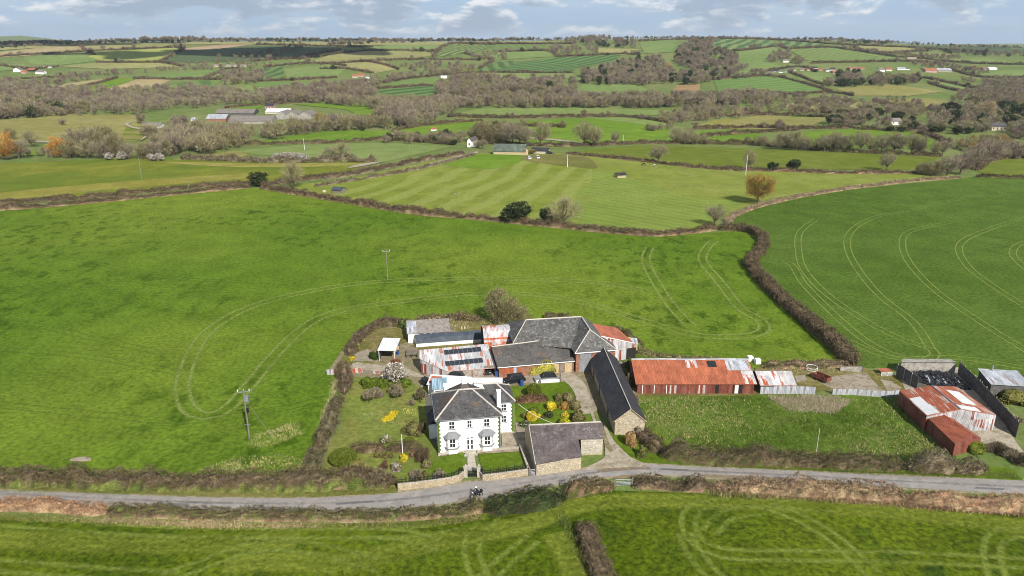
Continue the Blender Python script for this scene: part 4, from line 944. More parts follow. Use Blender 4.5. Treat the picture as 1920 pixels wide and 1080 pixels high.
tree('pale', 1845, 226, 190, 'tall pale feathery tree on the right, left of a slate-roofed house', 1.3)
for x, b, t in [(1780, 215, 190), (1790, 226, 205), (1880, 205, 188), (1905, 218, 196), (1895, 240, 215), (1668, 247, 236), (1690, 248, 236), (1740, 247, 234), (1750, 249, 236), (1795, 252, 236), (1815, 251, 238), (1682, 226, 208), (1918, 232, 210), (1762, 248, 234)]:
    tree('dark', x, b, t, 'dark evergreen among the houses at the right of the valley', 1.3, 'evergreens round the valley houses')
tree('dark', 341, 189, 175, 'round dark evergreen standing out of the grey valley wood', 1.5)
tree('bare3', 265, 233, 210, 'reddish bare tree beside the long grey-roofed bungalow on the left', 1.1)

# ------------------------------------------------------------------ distant trees in hedges
def scatter(n, spots, kinds, label, group, hpx=(9, 14)):
    for _ in range(n):
        (x0, y0), (x1, y1) = rnd.choice(spots); f = rnd.random(); x = x0 + (x1 - x0) * f; y = y0 + (y1 - y0) * f + rnd.uniform(-1, 1)
        far_tree(rnd.choice(kinds), x, y, y - rnd.uniform(*hpx), label, group, rnd.uniform(.9, 1.3))
segs = [(p[i], p[i + 1]) for p in FARH for i in range(len(p) - 1) if p[i][1] < 190]
scatter(130, segs, ['bare', 'bare', 'bare3', 'bare', 'ivy', 'dark'], 'tiny bare tree in a hedge on the far hillside', 'bare trees in the distant hedges', (5, 10))
segm = [(p[i], p[i + 1]) for p in FARH for i in range(len(p) - 1) if p[i][1] >= 186]
scatter(40, segm, ['bare', 'bare3', 'bare2', 'ivy'], 'small bare tree in a hedge of the valley floor', 'bare trees in the valley hedges', (9, 17))
far_tree('pale', 1330, 205, 186, 'pale bare tree at the edge of the valley wood, right of centre'); far_tree('conifer', 1272, 116, 100, 'pointed conifer rising from the hillside wood', None, 1.3); far_tree('willow', 1251, 128, 117, 'orange-leaved tree inside the hillside wood')
for i, (x, b, t) in enumerate([(813, 208, 194), (785, 206, 196), (790, 207, 197), (605, 230, 214), (722, 218, 210)]):
    far_tree('willow', x, b, t, 'small orange willow among the grey valley trees', 'orange willows of the valley', 1.2)

# ------------------------------------------------------------------ woods that read as one mass: points that carry trees
CLEAR = [(1680, 234, 15, 15), (1873, 245, 20, 16), (1800, 224, 10, 14), (505, 204, 12, 14), (284, 240, 20, 10), (832, 147, 9, 9), (677, 146, 20, 9), (1474, 117, 9, 8)]   # gardens of the houses
def wood(poly, per, hm, kinds, label, jit=.25, line=False):
    if line:
        P_ = []
        for i in range(len(poly) - 1):
            (x0, y0), (x1, y1) = poly[i], poly[i + 1]; n = max(1, int(math.hypot(x1 - x0, y1 - y0) / per))
            P_ += [(x0 + (x1 - x0) * (j + rnd.random()) / n, y0 + (y1 - y0) * (j + rnd.random()) / n + rnd.uniform(-1.2, 1.2)) for j in range(n)]
    else:
        ar = abs(sum(poly[i - 1][0] * poly[i][1] - poly[i][0] * poly[i - 1][1] for i in range(len(poly)))) / 2
        n = int(ar / per / 1.08); P_ = []; xs, ys = zip(*poly)
        while len(P_) < n:
            x, y = rnd.uniform(min(xs), max(xs)), rnd.uniform(min(ys), max(ys)); c = False
            for i in range(len(poly)):
                (x1, y1), (x2, y2) = poly[i - 1], poly[i]
                if (y1 > y) != (y2 > y) and x < (x2 - x1) * (y - y1) / (y2 - y1) + x1: c = not c
            if c: P_.append((x, y))
    P_ = [p for p in P_ if not any(abs(p[0] - ex) < ew and -3 < p[1] - ey < eh for ex, ey, ew, eh in CLEAR)]
    w = unproj(*np.array(P_).T); n = len(w); base = w.mean(0)
    me = bpy.data.meshes.new('wood'); me.from_pydata((w - base).tolist(), [], [])
    for nm, ty, val in (('scl', 'FLOAT', hm / 10 * .86 * nr.uniform(1 - jit, 1 + jit, n)), ('rot', 'FLOAT', nr.uniform(0, 6.28, n)), ('knd', 'INT', nr.integers(0, len(kinds), n))):
        me.attributes.new(nm, ty, 'POINT').data.foreach_set('value', val.astype(np.int32 if ty == 'INT' else np.float32))
    o = link('woodland', me, TWIG, None, base)
    key = 'wood_' + '_'.join(kinds)
    ng = bpy.data.node_groups.get(key)
    if not ng:
        ng = bpy.data.node_groups.new(key, 'GeometryNodeTree')
        ng.interface.new_socket('Geometry', in_out='INPUT', socket_type='NodeSocketGeometry'); ng.interface.new_socket('Geometry', in_out='OUTPUT', socket_type='NodeSocketGeometry')
        N = ng.nodes.new; L = ng.links.new
        gi = N('NodeGroupInput'); go = N('NodeGroupOutput'); jn = N('GeometryNodeJoinGeometry'); L(jn.outputs[0], go.inputs[0])
        def attr(nm, ty):
            a = N('GeometryNodeInputNamedAttribute'); a.data_type = ty; a.inputs[0].default_value = nm; return a.outputs[0]
        sc, ro, kn = attr('scl', 'FLOAT'), attr('rot', 'FLOAT'), attr('knd', 'INT')
        cr = N('ShaderNodeCombineXYZ'); L(ro, cr.inputs[2])
        for k, kd in enumerate(kinds):
            oi = N('GeometryNodeObjectInfo'); oi.inputs[0].default_value = SRC[kd]
            cmp_ = N('FunctionNodeCompare'); cmp_.data_type = 'INT'; cmp_.operation = 'EQUAL'; L(kn, cmp_.inputs[2]); cmp_.inputs[3].default_value = k
            ip = N('GeometryNodeInstanceOnPoints'); L(gi.outputs[0], ip.inputs['Points']); L(cmp_.outputs[0], ip.inputs['Selection']); L(oi.outputs['Geometry'], ip.inputs['Instance'])
            L(cr.outputs[0], ip.inputs['Rotation']); L(sc, ip.inputs['Scale']); L(ip.outputs[0], jn.inputs[0])
    md = o.modifiers.new('trees', 'NODES'); md.node_group = ng
    return tag(o, label, 'wood', None, 'stuff')
SRC = {}
for kd, (x, b, t) in dict(bare=(640, 240, 214), bare2=(520, 262, 226), bare3=(760, 226, 208), ivy=(1240, 224, 206), dark=(680, 246, 236), pale=(1385, 222, 204), budding=(600, 236, 214), conifer=(1030, 176, 152)).items():
    SRC[kd] = far_tree(kd, x, b, t, {'bare': 'grey bare tree standing at the near edge of the valley wood, left of centre', 'bare2': 'pale olive bare tree in front of the factory sheds', 'bare3': 'mauve-grey bare tree beside the small bright field in the valley', 'ivy': 'bushy tree at the left end of the valley scrub, right of centre', 'dark': 'dark evergreen low in the hedge behind the curved bright field', 'pale': 'pale bare tree on the straw-coloured bank right of centre', 'budding': 'brownish tree beside the orange willow near the factory sheds', 'conifer': 'dark conifer at the edge of the mauve wood in the centre'}[kd])
A1 = ['bare', 'bare3', 'bare2', 'bare']; A2 = ['bare3', 'bare', 'ivy']; A3 = ['bare', 'ivy', 'bare2', 'bare', 'bare2', 'ivy', 'bare3']; A4 = ['dark', 'bare', 'bare3', 'conifer']; A5 = ['ivy', 'ivy', 'dark', 'bare']
wood([(-60, 160), (60, 166), (130, 172), (260, 172), (330, 166), (470, 177), (640, 178), (680, 190), (560, 194), (470, 196), (330, 206), (270, 214), (0, 224), (-60, 228)], 36, 10.5, A1, 'grey-brown leafless wood filling the valley on the left')
wood([(-60, 205), (60, 200), (170, 205), (160, 214), (0, 226), (-60, 230)], 34, 12, A5, 'darker ivy-green edge of the valley wood on the far left')
wood([(-60, 152), (60, 152), (200, 146), (120, 160), (60, 166), (-60, 172)], 40, 9, A1, 'bare scrub wood between the pale fields on the left')
wood([(100, 143), (180, 138), (300, 130), (420, 126), (480, 122), (560, 119), (470, 128), (300, 136), (180, 144), (120, 147)], 34, 8, A1, 'strip of grey trees crossing the left hillside')
wood([(400, 146), (470, 132), (500, 140), (490, 156), (430, 165)], 34, 10, A2, 'mauve bare copse on the left hillside')
wood([(480, 178), (620, 162), (690, 158), (720, 168), (700, 188), (640, 194), (480, 195)], 30, 11, A2, 'mauve leafless wood below the cottages in the valley')
wood([(640, 162), (700, 150), (780, 138), (770, 130), (745, 126), (800, 120), (885, 124), (890, 136), (820, 143), (760, 150), (720, 158)], 32, 9, A1, 'long grey hanger on the hillside left of centre')
wood([(820, 165), (830, 150), (900, 148), (970, 152), (1080, 152), (1090, 160), (1070, 178), (960, 180), (860, 186), (815, 185)], 26, 11, A2, 'dark grey-mauve wood on the slope in the centre')
wood([(1085, 158), (1092, 142), (1150, 126), (1180, 116), (1235, 112), (1246, 126), (1262, 142), (1320, 142), (1370, 128), (1402, 130), (1370, 146), (1300, 160), (1230, 160), (1150, 162)], 25, 12, A1 + ['bare3', 'conifer'], 'lower part of the large wood on the hillside right of centre')
wood([(1268, 120), (1266, 98), (1300, 78), (1345, 78), (1328, 92), (1382, 106), (1378, 126), (1312, 136), (1284, 132)], 20, 13, ['bare3', 'bare', 'bare3', 'dark'], 'dark upper tongue of the large hillside wood, running up to the skyline')
wood([(1020, 97), (1040, 86), (1120, 92), (1125, 102), (1050, 105)], 24, 9, A2, 'oval mauve copse below the ridge')
wood([(1050, 80), (1100, 70), (1190, 78), (1195, 90), (1130, 90)], 20, 12, ['bare3', 'bare', 'dark'], 'dark square wood on the ridge right of centre')
wood([(500, 186), (640, 192), (860, 192), (960, 184), (1070, 182), (1140, 188), (1300, 186), (1440, 180), (1480, 190), (1320, 202), (1100, 203), (900, 203), (760, 210), (690, 204)], 24, 11, A1 + ['ivy'], 'belt of leafless trees along the bottom of the hillside')
wood([(740, 235), (700, 216), (740, 205), (850, 200), (860, 212), (820, 225), (770, 242)], 30, 11, A1, 'grey trees left of the terraced pastures')
wood([(1240, 232), (1270, 210), (1310, 200), (1440, 182), (1560, 186), (1660, 196), (1560, 212), (1440, 212), (1380, 220), (1300, 232)], 58, 8, A1 + ['ivy'], 'scrubby grey wood right of centre in the valley')
wood([(1560, 212), (1640, 206), (1760, 208), (1820, 200), (1980, 196), (1980, 262), (1880, 262), (1820, 250), (1700, 246), (1560, 240), (1540, 226)], 60, 9, A1 + ['ivy', 'dark'], 'mixed trees surrounding the houses at the right of the valley')
wood([(1780, 190), (1820, 172), (1880, 160), (1980, 160), (1980, 196), (1860, 200)], 28, 10, A2, 'grey-mauve wood at the right edge of the valley')
wood([(1480, 212), (1540, 186), (1660, 184), (1740, 196), (1660, 206), (1560, 212)], 60, 6, A1, 'scattered thorn scrub on the rough slope to the right')
wood([(1540, 162), (1580, 147), (1650, 147), (1720, 149), (1720, 158), (1640, 164)], 22, 11, ['dark', 'bare', 'bare3', 'ivy'], 'dark trees in front of the village on the right')
wood([(1570, 143), (1610, 137), (1612, 145), (1572, 149)], 12, 10, ['dark', 'conifer'], 'straight dark evergreen belt by the village')
wood([(1440, 118), (1450, 84), (1480, 104), (1516, 124), (1470, 118)], 24, 10, A2, 'mauve copse running down the hillside above the village')
wood([(1360, 146), (1440, 136), (1440, 142), (1370, 150)], 26, 9, A1, 'trees at the foot of the smooth green hillside')
wood([(330, 246), (400, 246), (470, 249), (560, 240), (620, 236), (700, 234), (735, 243), (640, 246), (540, 256), (470, 270), (400, 288), (300, 296), (280, 286), (320, 268)], 56, 11, A3 + ['bare2'], 'tall olive-grey trees hiding the front of the factory sheds')
wood([(260, 262), (285, 240), (345, 230), (350, 240), (310, 256), (285, 268)], 50, 9, A3, 'bushes along the drive of the bungalow on the left')
wood([(700, 268), (750, 258), (830, 256), (870, 264), (860, 272), (740, 270)], 44, 7, A3 + ['dark'], 'bushy scrub left of the white gabled house')
wood([(0, 292), (60, 294), (110, 297), (250, 299), (250, 296), (120, 290), (0, 288)], 40, 5, A3, 'low scrub at the foot of the willows')
wood([(1380, 271), (1430, 268), (1480, 278), (1430, 276)], 30, 6, A3, 'scrub at the foot of the right-hand hedgerow')
wood([(1850, 296), (1900, 285), (1990, 282), (1990, 297), (1880, 300)], 34, 7, A1, 'brown wood edge at the right of the photo')
wood([(1800, 268), (1880, 262), (1900, 280), (1850, 292), (1790, 280)], 44, 7, ['budding', 'bare2', 'ivy'], 'yellow-brown scrub behind the large clump on the right')
wood([(1200, 246), (1240, 238), (1260, 238), (1260, 244), (1220, 248)], 20, 5, A3, 'bushes at the right side of the bright central field')
# trees along the skyline
wood([(0, 84), (60, 83), (160, 80), (260, 77), (480, 77), (700, 77), (860, 77), (1000, 76)], 1.9, 9, ['bare', 'bare3', 'dark'], 'dark line of trees along the left skyline', .35, True)
wood([(0, 92), (150, 85), (300, 81), (480, 81), (600, 84), (500, 78), (300, 77), (0, 82)], 14, 8, ['bare', 'bare3', 'dark'], 'dark woods along the crest of the left hill')
wood([(260, 75), (380, 75), (386, 76), (260, 77)], 3.4, 13, ['bare', 'bare3'], 'row of taller trees on the left skyline')
wood([(600, 80), (740, 78), (860, 79), (740, 82), (620, 86)], 12, 9, ['bare', 'bare3', 'dark'], 'grey woods along the crest left of centre')
wood([(1000, 77), (1160, 73), (1300, 72), (1440, 74), (1560, 75), (1650, 80), (1720, 84), (1800, 88), (1980, 92)], 3.2, 7, ['bare', 'bare3', 'dark'], 'thin line of trees along the right skyline', .4, True)
wood([(1480, 74), (1560, 74), (1660, 80), (1680, 86), (1560, 80)], 14, 9, ['bare', 'bare3', 'dark'], 'wooded hump on the skyline on the right')
wood([(1548, 86), (1640, 98), (1700, 102), (1800, 108), (1800, 112), (1690, 108), (1600, 98)], 16, 8, A2, 'hedgerow wood slanting down the right hillside')
wood([(1720, 96), (1800, 97), (1980, 99), (1980, 108), (1820, 106)], 20, 9, ['bare3', 'dark', 'bare'], 'dark woods on the far right hillside')
wood([(1700, 118), (1790, 124), (1860, 138), (1830, 140), (1740, 130)], 22, 8, A2, 'hedgerow wood behind the village on the right')
wood([(1800, 152), (1900, 148), (1980, 150), (1980, 160), (1860, 166)], 26, 8, A1 + ['pale'], 'pale scrub wood below the red-roofed farm on the right')
wood([(880, 104), (960, 96), (950, 112), (900, 114)], 26, 8, A1, 'grey thicket below the striped hill field')
wood([(340, 125), (450, 116), (470, 118), (480, 112), (400, 110), (560, 88), (570, 92), (480, 120)], 24, 8, A2, 'dark shaded copse on the left hillside')
# ------------------------------------------------------------------ building materials
M = dict(
    white=m_speck('white_render', [(.82, .81, .78), (.76, .75, .71)], .5, 5, (.96, 1.04), .05), quoin=m_speck('green_quoins', [C(104, 130, 56), C(84, 112, 44)], 2, 3), glass=None,
    slate=m_slate('house_slate', C(98, 95, 94), C(80, 79, 81), C(168, 164, 156), .55, C(122, 100, 76)), slate2=m_slate('dark_slate', C(70, 70, 74), C(58, 60, 64), C(134, 134, 132), .66),
    slate3=m_slate('grey_slate', C(112, 110, 106), C(92, 91, 90), C(168, 164, 154), .5), slate4=m_slate('purple_slate', C(116, 106, 104), C(96, 88, 88), C(176, 172, 168), .54, C(112, 98, 86)),
    slate5=m_slate('low_barn_slate', C(106, 102, 98), C(88, 86, 84), C(150, 144, 134), .55, C(124, 104, 84)),
    ridge=m_speck('ridge_mortar', [C(226, 218, 206), C(196, 188, 176)], 2, 3), stone=m_stone('rubble_stone', C(214, 198, 170), C(178, 162, 136), C(222, 210, 188), 2.4), pstone=m_stone('pale_stone', C(226, 218, 202), C(186, 176, 156), C(214, 206, 190), 2.0),
    wallst=m_stone('roadside_stone', C(226, 210, 180), C(190, 172, 142), C(170, 154, 128), 3.0), brick=m_brick('brick', C(176, 112, 84), C(150, 92, 70), C(186, 166, 146)),
    block=m_brick('whitewashed_blocks', C(214, 204, 192), C(190, 178, 166), C(120, 106, 94)),
    orange=m_tin('orange_tin', C(198, 116, 82), C(176, 92, 62), .42, C(206, 128, 92), seed=1), solar=m_tin('streaked_tin', C(216, 216, 218), C(204, 132, 104), .53, C(182, 104, 76), seed=2),
    barrel=m_tin('patchy_tin', C(216, 218, 222), C(214, 116, 66), .5, C(190, 92, 52), streak=(.6, .16), seed=3), rustlow=m_tin('red_brown_tin', C(172, 94, 66), C(132, 68, 50), .46, C(196, 118, 86), seed=4),
    rusty=m_tin('orange_white_tin', C(226, 206, 192), C(198, 114, 80), .37, C(170, 86, 56), streak=(1.6, .1), seed=5), leanor=m_tin('bright_orange_tin', C(206, 120, 88), C(192, 104, 74), .5, C(216, 132, 98), seed=6),
    wtin=m_speck('white_sheet', [C(250, 250, 250), C(238, 238, 238)], .6, 4, (.95, 1.05), .05, .5), silver=m_tin('silver_tin', C(200, 204, 212), C(150, 154, 162), .56, C(176, 150, 132), seed=8), silrust=m_tin('silver_rust_tin', C(224, 222, 222), C(214, 112, 66), .55, seed=9, streak=(.9, .16)),
    redwall=m_tin('dark_red_tin', C(150, 84, 72), C(118, 58, 50), .45, C(176, 120, 100), seed=10, seam=False), wallmix=m_tin('white_and_rust_tin', C(222, 220, 222), C(170, 84, 60), .52, streak=(1.2, .05), seed=11, seam=False),
    blue=m_tin('blue_grey_tin', C(150, 178, 196), C(138, 160, 176), .6, seam=False, seed=12), asb=m_speck('asbestos_sheet', [C(172, 164, 158), C(156, 148, 140), C(134, 122, 110)], .8, 5, (.85, 1.15)),
    tarp=m_speck('dark_sheeting', [C(82, 90, 102), C(72, 80, 92), C(96, 104, 114)], .5, 4, (.9, 1.1), .1, .6), black=m_plain('black_plastic', (.016, .017, .019), .35, 0, .5, .4), tyre=m_plain('tyre_rubber', (.02, .02, .021), .85),
    timber=m_speck('weathered_timber', [C(152, 142, 128), C(176, 166, 150), C(124, 114, 100)], 2, 4, stretch=(1, 1, 4)), dtimber=m_speck('dark_boards', [C(112, 110, 108), C(132, 128, 124), C(92, 90, 88)], 1.2, 4), gdoor=m_speck('grey_boarded_door', [C(160, 160, 164), C(180, 180, 182), C(140, 140, 146)], 1.5, 4, stretch=(3, 3, .4)),
    ply=m_speck('pale_boards', [C(214, 194, 152), C(196, 176, 136), C(222, 206, 172)], 1.2, 3), iron=m_plain('black_iron', (.012, .012, .013), .5, 0, .4), galv=m_plain('galvanised_steel', C(176, 182, 188), .45, .4, .5), wpaint=m_plain('white_paint', (.76, .76, .74), .5, 0, .3, .05),
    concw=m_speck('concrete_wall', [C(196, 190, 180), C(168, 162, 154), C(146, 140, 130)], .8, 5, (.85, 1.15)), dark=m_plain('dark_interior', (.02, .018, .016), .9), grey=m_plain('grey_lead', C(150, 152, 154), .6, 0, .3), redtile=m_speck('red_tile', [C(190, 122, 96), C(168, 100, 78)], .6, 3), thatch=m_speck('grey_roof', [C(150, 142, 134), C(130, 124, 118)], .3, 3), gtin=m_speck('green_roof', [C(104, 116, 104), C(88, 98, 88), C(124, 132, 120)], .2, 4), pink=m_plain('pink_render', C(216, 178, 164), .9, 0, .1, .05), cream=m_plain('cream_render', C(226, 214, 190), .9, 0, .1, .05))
def m_glass():
    t = NT('window_glass'); return t.done((.02, .024, .028), .08, 0, .6)
M['glass'] = m_glass(); V3 = Vector
Z = Vector((0, 0, 1))

def frame2(FL, FR):
    FL = V3((FL[0], FL[1], 0)); FR = V3((FR[0], FR[1], 0)); ex = (FR - FL); L = ex.length; ex.normalize()
    return FL, ex, V3((-ex.y, ex.x, 0)), L
def window(root, c, ex, w, h, z0, cols=2, rows=2, sill=True, name='window'):
    """c: middle of the window on the wall face; ex: along the wall; outward is to the right-hand side of ex"""
    n = V3((ex.y, -ex.x, 0)); o = V3((c[0], c[1], 0)) - ex * (w / 2)
    q = lambda u, z, d: o + ex * u + Z * z + n * d
    pane = MB(); b = .03; pane.slab([q(.04, z0 + .04, b), q(w - .04, z0 + .04, b), q(w - .04, z0 + h - .04, b), q(.04, z0 + h - .04, b)], .03, -n)
    fr = MB(); bar = .075
    def bx(u0, u1, a, e, d=.06):
        fr.slab([q(u0, a, d), q(u1, a, d), q(u1, e, d), q(u0, e, d)], d + .02, -n)
    bx(0, bar, z0, z0 + h); bx(w - bar, w, z0, z0 + h); bx(bar, w - bar, z0, z0 + bar); bx(bar, w - bar, z0 + h - bar, z0 + h)
    for i in range(1, cols): bx(w * i / cols - .035, w * i / cols + .035, z0 + bar, z0 + h - bar, .058)
    for i in range(1, rows): bx(bar, w - bar, z0 + h * i / rows - .05, z0 + h * i / rows + .05, .056)
    f = fr.build(name, M['wpaint'], root); pane.build('pane', M['glass'], f)
    if sill:
        s_ = MB(); s_.slab([q(-.12, z0, .16), q(w + .12, z0, .16), q(w + .12, z0, -.01), q(-.12, z0, -.01)], .1); s_.build('sill', M['grey'], f)
    return f
def shed(name, label, cat, FL, FR, prof, roofm, wallm, ov=.25, t=.08, z0=-.2, ends='lr', front=True, back=True, group=None, ovf=None, build=True):
    """walls and roof along a front line; prof = (distance back, height) from the front wall to the back wall"""
    o, ex, ey, L = frame2(FL, FR); d = prof[-1][0]; root = thing(name, label, cat, o, group)
    q = lambda u, v, z: o + ex * u + ey * v + Z * z
    w = MB()
    if front: w.poly([q(0, 0, z0), q(L, 0, z0), q(L, 0, prof[0][1]), q(0, 0, prof[0][1])])
    if back: w.poly([q(L, d, z0), q(0, d, z0), q(0, d, prof[-1][1]), q(L, d, prof[-1][1])])
    for e, u in (('l', 0), ('r', L)):
        if e in ends:
            pts = [q(u, 0, z0)] + [q(u, v, z) for v, z in prof] + [q(u, d, z0)]
            w.poly(pts if e == 'l' else pts[::-1])
    if w.v: w.build('wall', wallm, root)
    r = MB(); pr = [list(p) for p in prof]; f = ov if ovf is None else ovf
    def ext(a, b, k):
        l = math.hypot(a[0] - b[0], a[1] - b[1]); return [a[0] + (a[0] - b[0]) / l * k, a[1] + (a[1] - b[1]) / l * k]
    pr[0] = ext(prof[0], prof[1], f); pr[-1] = ext(prof[-1], prof[-2], ov)
    vv = 0.
    for k in range(len(pr) - 1):
        (a, za), (b, zb) = pr[k], pr[k + 1]
        r.slab([q(-ov, a, za + t + .02), q(L + ov, a, za + t + .02), q(L + ov, b, zb + t + .02), q(-ov, b, zb + t + .02)], t, v0=vv); vv += math.hypot(b - a, zb - za)
    r.build('roof', roofm, root)
    return root, q, L, d
def cap(root, pts, r, mat, name='ridge_cap'):
    m = MB()
    for a, b in zip(pts[:-1], pts[1:]): m.tube(a, b, r, 6)
    return m.build(name, mat, root)

# ------------------------------------------------------------------ the white farmhouse
def farmhouse():
    o, ex, ey, L = frame2((-12.2, 106.85), (-1.95, 108.55)); D = 9.1
    q = lambda u, v, z: o + ex * u + ey * v + Z * z
    R = thing('farmhouse', 'white two-storey farmhouse with hipped slate roof, two bay windows and green corner blocks', 'house', o)
    w = MB(); w.ring([q(0, 0, 0), q(L, 0, 0), q(L, D, 0), q(0, D, 0)], .35, 6.62)
    w.ring([q(L + .003, 5.0, 0), q(L + 3.0, 5.0, 0), q(L + 3.0, 10.6, 0), q(L + .003, 10.6, 0)], .35, 6.42)
    w.ring([q(2.0, D + .003, 0), q(7.6, D + .003, 0), q(7.6, D + 6, 0), q(2.0, D + 6, 0)], 0, 5.7)
    w.build('wall', M['white'], R)
    p = MB(); p.ring([q(-.06, -.06, 0), q(L + .06, -.06, 0), q(L + .06, D, 0), q(-.06, D, 0)], -.2, .36, True); p.ring([q(L + .07, 4.94, 0), q(L + 3.06, 4.94, 0), q(L + 3.06, 10.6, 0), q(L + .07, 10.6, 0)], -.2, .352, True); p.build('plinth', M['pstone'], R)
    a, b, c, d = q(-.38, -.38, 6.62), q(L + .38, -.38, 6.62), q(L + .38, D + .38, 6.62), q(-.38, D + .38, 6.62)
    r1, r2 = q(4.0, D / 2, 9.4), q(L - 4.2, D / 2, 9.4)
    rf = MB()
    for f in ([a, b, r2, r1], [b, c, r2], [c, d, r1, r2], [d, a, r1]): rf.slab(f, .1)
    # the lower wing on the right and the pyramid at the back
    W0, W1, W2, W3 = q(L - .6, 4.68, 6.42), q(L + 3.35, 4.68, 6.42), q(L + 3.35, 10.9, 6.42), q(L - .6, 10.9, 6.42)
    x1, x2 = q(L - 2.0, 7.8, 8.55), q(L + .45, 7.8, 8.55)
    for f in ([W0, W1, x2, x1], [W1, W2, x2], [W2, W3, x1, x2]): rf.slab(f, .1)
    ap = up(870.5, 715.5, 9.0); e = 3.3
    B = [ap - ex * e - ey * e, ap + ex * e - ey * e, ap + ex * e + ey * e, ap - ex * e + ey * e]
    for k in range(4):
        f = [B[k].copy(), B[(k + 1) % 4].copy(), ap]; f[0].z = f[1].z = 5.9; rf.slab(f, .1)
    roof = rf.build('roof', M['slate'], R)
    rc = MB()
    for s_, t_ in ((a, r1), (b, r2), (c, r2), (d, r1), (r1, r2), (W1, x2), (W2, x2), (x1, x2)): rc.tube(s_ + Z * .03, t_ + Z * .03, .15, 6)
    rc.build('ridge_cap', M['ridge'], roof)
    ch = MB(); k = up(935.5, 767, 6.5); k = k - ex * .32
    ch.box(k, ex, ey, .66, .66, 5.8, 9.9); ch.box(k - ex * .06 - ey * .06, ex, ey, .78, .78, 9.72, 9.86); cho = ch.build('chimney', M['white'], roof)
    pt = MB(); pt.tube(k + ex * .33 + ey * .33 + Z * 9.9, k + ex * .33 + ey * .33 + Z * 10.3, .15, 8, .12); pt.build('chimney_pot', M['brick'], roof)
    ch = MB(); k = ap - ex * .45 - ey * .3; ch.box(k, ex, ey, .9, .6, 8.3, 9.9); ch.build('chimney', M['white'], roof)
    pt = MB()
    for s_ in (.2, .7): pt.tube(k + ex * s_ + ey * .3 + Z * 9.9, k + ex * s_ + ey * .3 + Z * 10.3, .14, 8, .11)
    pt.build('chimney_pot', M['cream'], roof)
    g = MB()
    for s_, t_ in ((q(-.42, -.44, 6.5), q(L + .42, -.44, 6.5)), (q(L + .1, 4.6, 6.3), q(L + 3.4, 4.6, 6.3)), (q(-.44, -.4, 6.5), q(-.44, D + .4, 6.5))): g.tube(s_, t_, .07, 6)
    g.tube(q(L - .02, -.1, .3), q(L - .02, -.1, 6.5), .05, 6); g.build('gutter', M['grey'], R)
    for u in (2.3, 8.1): window(R, q(u, 0, 0), ex, .98, 1.4, 4.62)
    window(R, q(5.22, 0, 0), ex, .8, 1.3, 4.68)
    for z in (4.5, 2.3): window(R, q(L + 1.35, 5.0, 0), ex, .95, 1.35, z)
    for v in (2.5, 6.5):
        for z in (4.5, 1.6): window(R, q(0, v, 0), V3((-ey.x, -ey.y, 0)), .9, 1.3, z)
    for u in (2.3, 8.1):
        m = MB(); pl = [q(u - 1.1, 0, 0), q(u - .68, -.72, 0), q(u + .68, -.72, 0), q(u + 1.1, 0, 0)]
        m.ring(pl, .3, 3.35); bay = m.build('bay_window', M['white'], R)
        t = MB(); E = [q(u - 1.55, .02, 3.3), q(u - .92, -1.05, 3.3), q(u + .92, -1.05, 3.3), q(u + 1.55, .02, 3.3)]; T = [q(u - .55, -.02, 4.15), q(u + .55, -.02, 4.15)]
        t.slab([E[0], E[1], T[0]], .06); t.slab([E[1], E[2], T[1], T[0]], .06); t.slab([E[2], E[3], T[1]], .06); t.build('bay_roof', M['grey'], bay)
        s_ = MB(); s_.slab([q(u - 1.35, 0, 1.36), q(u - .8, -.92, 1.36), q(u + .8, -.92, 1.36), q(u + 1.35, 0, 1.36)], .12); s_.build('sill', M['grey'], bay)
        window(bay, q(u, -.72, 0), ex, 1.02, 1.6, 1.55, sill=False)
        for sg in (-1, 1):
            e1 = (pl[1] - pl[0]).normalized() if sg < 0 else (pl[3] - pl[2]).normalized(); cc = (pl[0] + pl[1]) / 2 if sg < 0 else (pl[2] + pl[3]) / 2
            window(bay, cc, e1, .5, 1.6, 1.55, 1, 2, sill=False)
    dr = MB(); dr.slab([q(4.62, -.05, .4), q(5.86, -.05, .4), q(5.86, -.05, 2.95), q(4.62, -.05, 2.95)], .08, -ey * -1); door = dr.build('door', M['wpaint'], R)
    gl = MB()
    for u in (4.8, 5.42):
        for z, h in ((.6, .75), (1.5, .85), (2.6, .2)): gl.slab([q(u, -.075, z), q(u + .3, -.075, z), q(u + .3, -.075, z + h), q(u, -.075, z + h)], .02, ey)
    gl.build('door_pane', M['glass'], door)
    kn = MB(); kn.ball(q(5.3, -.12, 1.45), .05, n=4); kn.build('door_handle', M['iron'], door)
    st = MB()
    for i in range(3): st.box(q(4.4 - .12 * i, -.5 - .4 * i, 0), ex, ey, 1.7 + .24 * i, .5 - .003 * i, -.1, .36 - .11 * i)
    st.build('front_steps', M['pstone'], R)
    for (u, v, zt, sg) in ((0, 0, 6.55, 1), (L, 0, 6.55, -1), (L + 3.0, 5.0, 6.35, -1)):
        m = MB(); n = 17
        for i in range(n):
            l = .42 if i % 2 else .24; z = .38 + (zt - .38) * i / n; h = (zt - .38) / n - .03
            m.box(q(u - (l if sg < 0 else .035) , v - .035, 0), ex, ey, l + .035, .3 if v or u == 0 else .24, z, z + h)
        m.build('quoin', M['quoin'], R)
    # lean-to and porch on the shaded side
    l = MB(); l.ring([q(-1.2, 5.2, 0), q(-.004, 5.2, 0), q(-.004, 9.0, 0), q(-1.2, 9.0, 0)], 0, 2.9); l.build('side_porch', M['white'], R)
    l = MB(); l.slab([q(-1.4, 5.0, 2.9), q(-.01, 5.0, 4.2), q(-.01, 9.2, 4.2), q(-1.4, 9.2, 2.9)], .08); l.build('porch_roof', M['slate2'], R)
farmhouse()
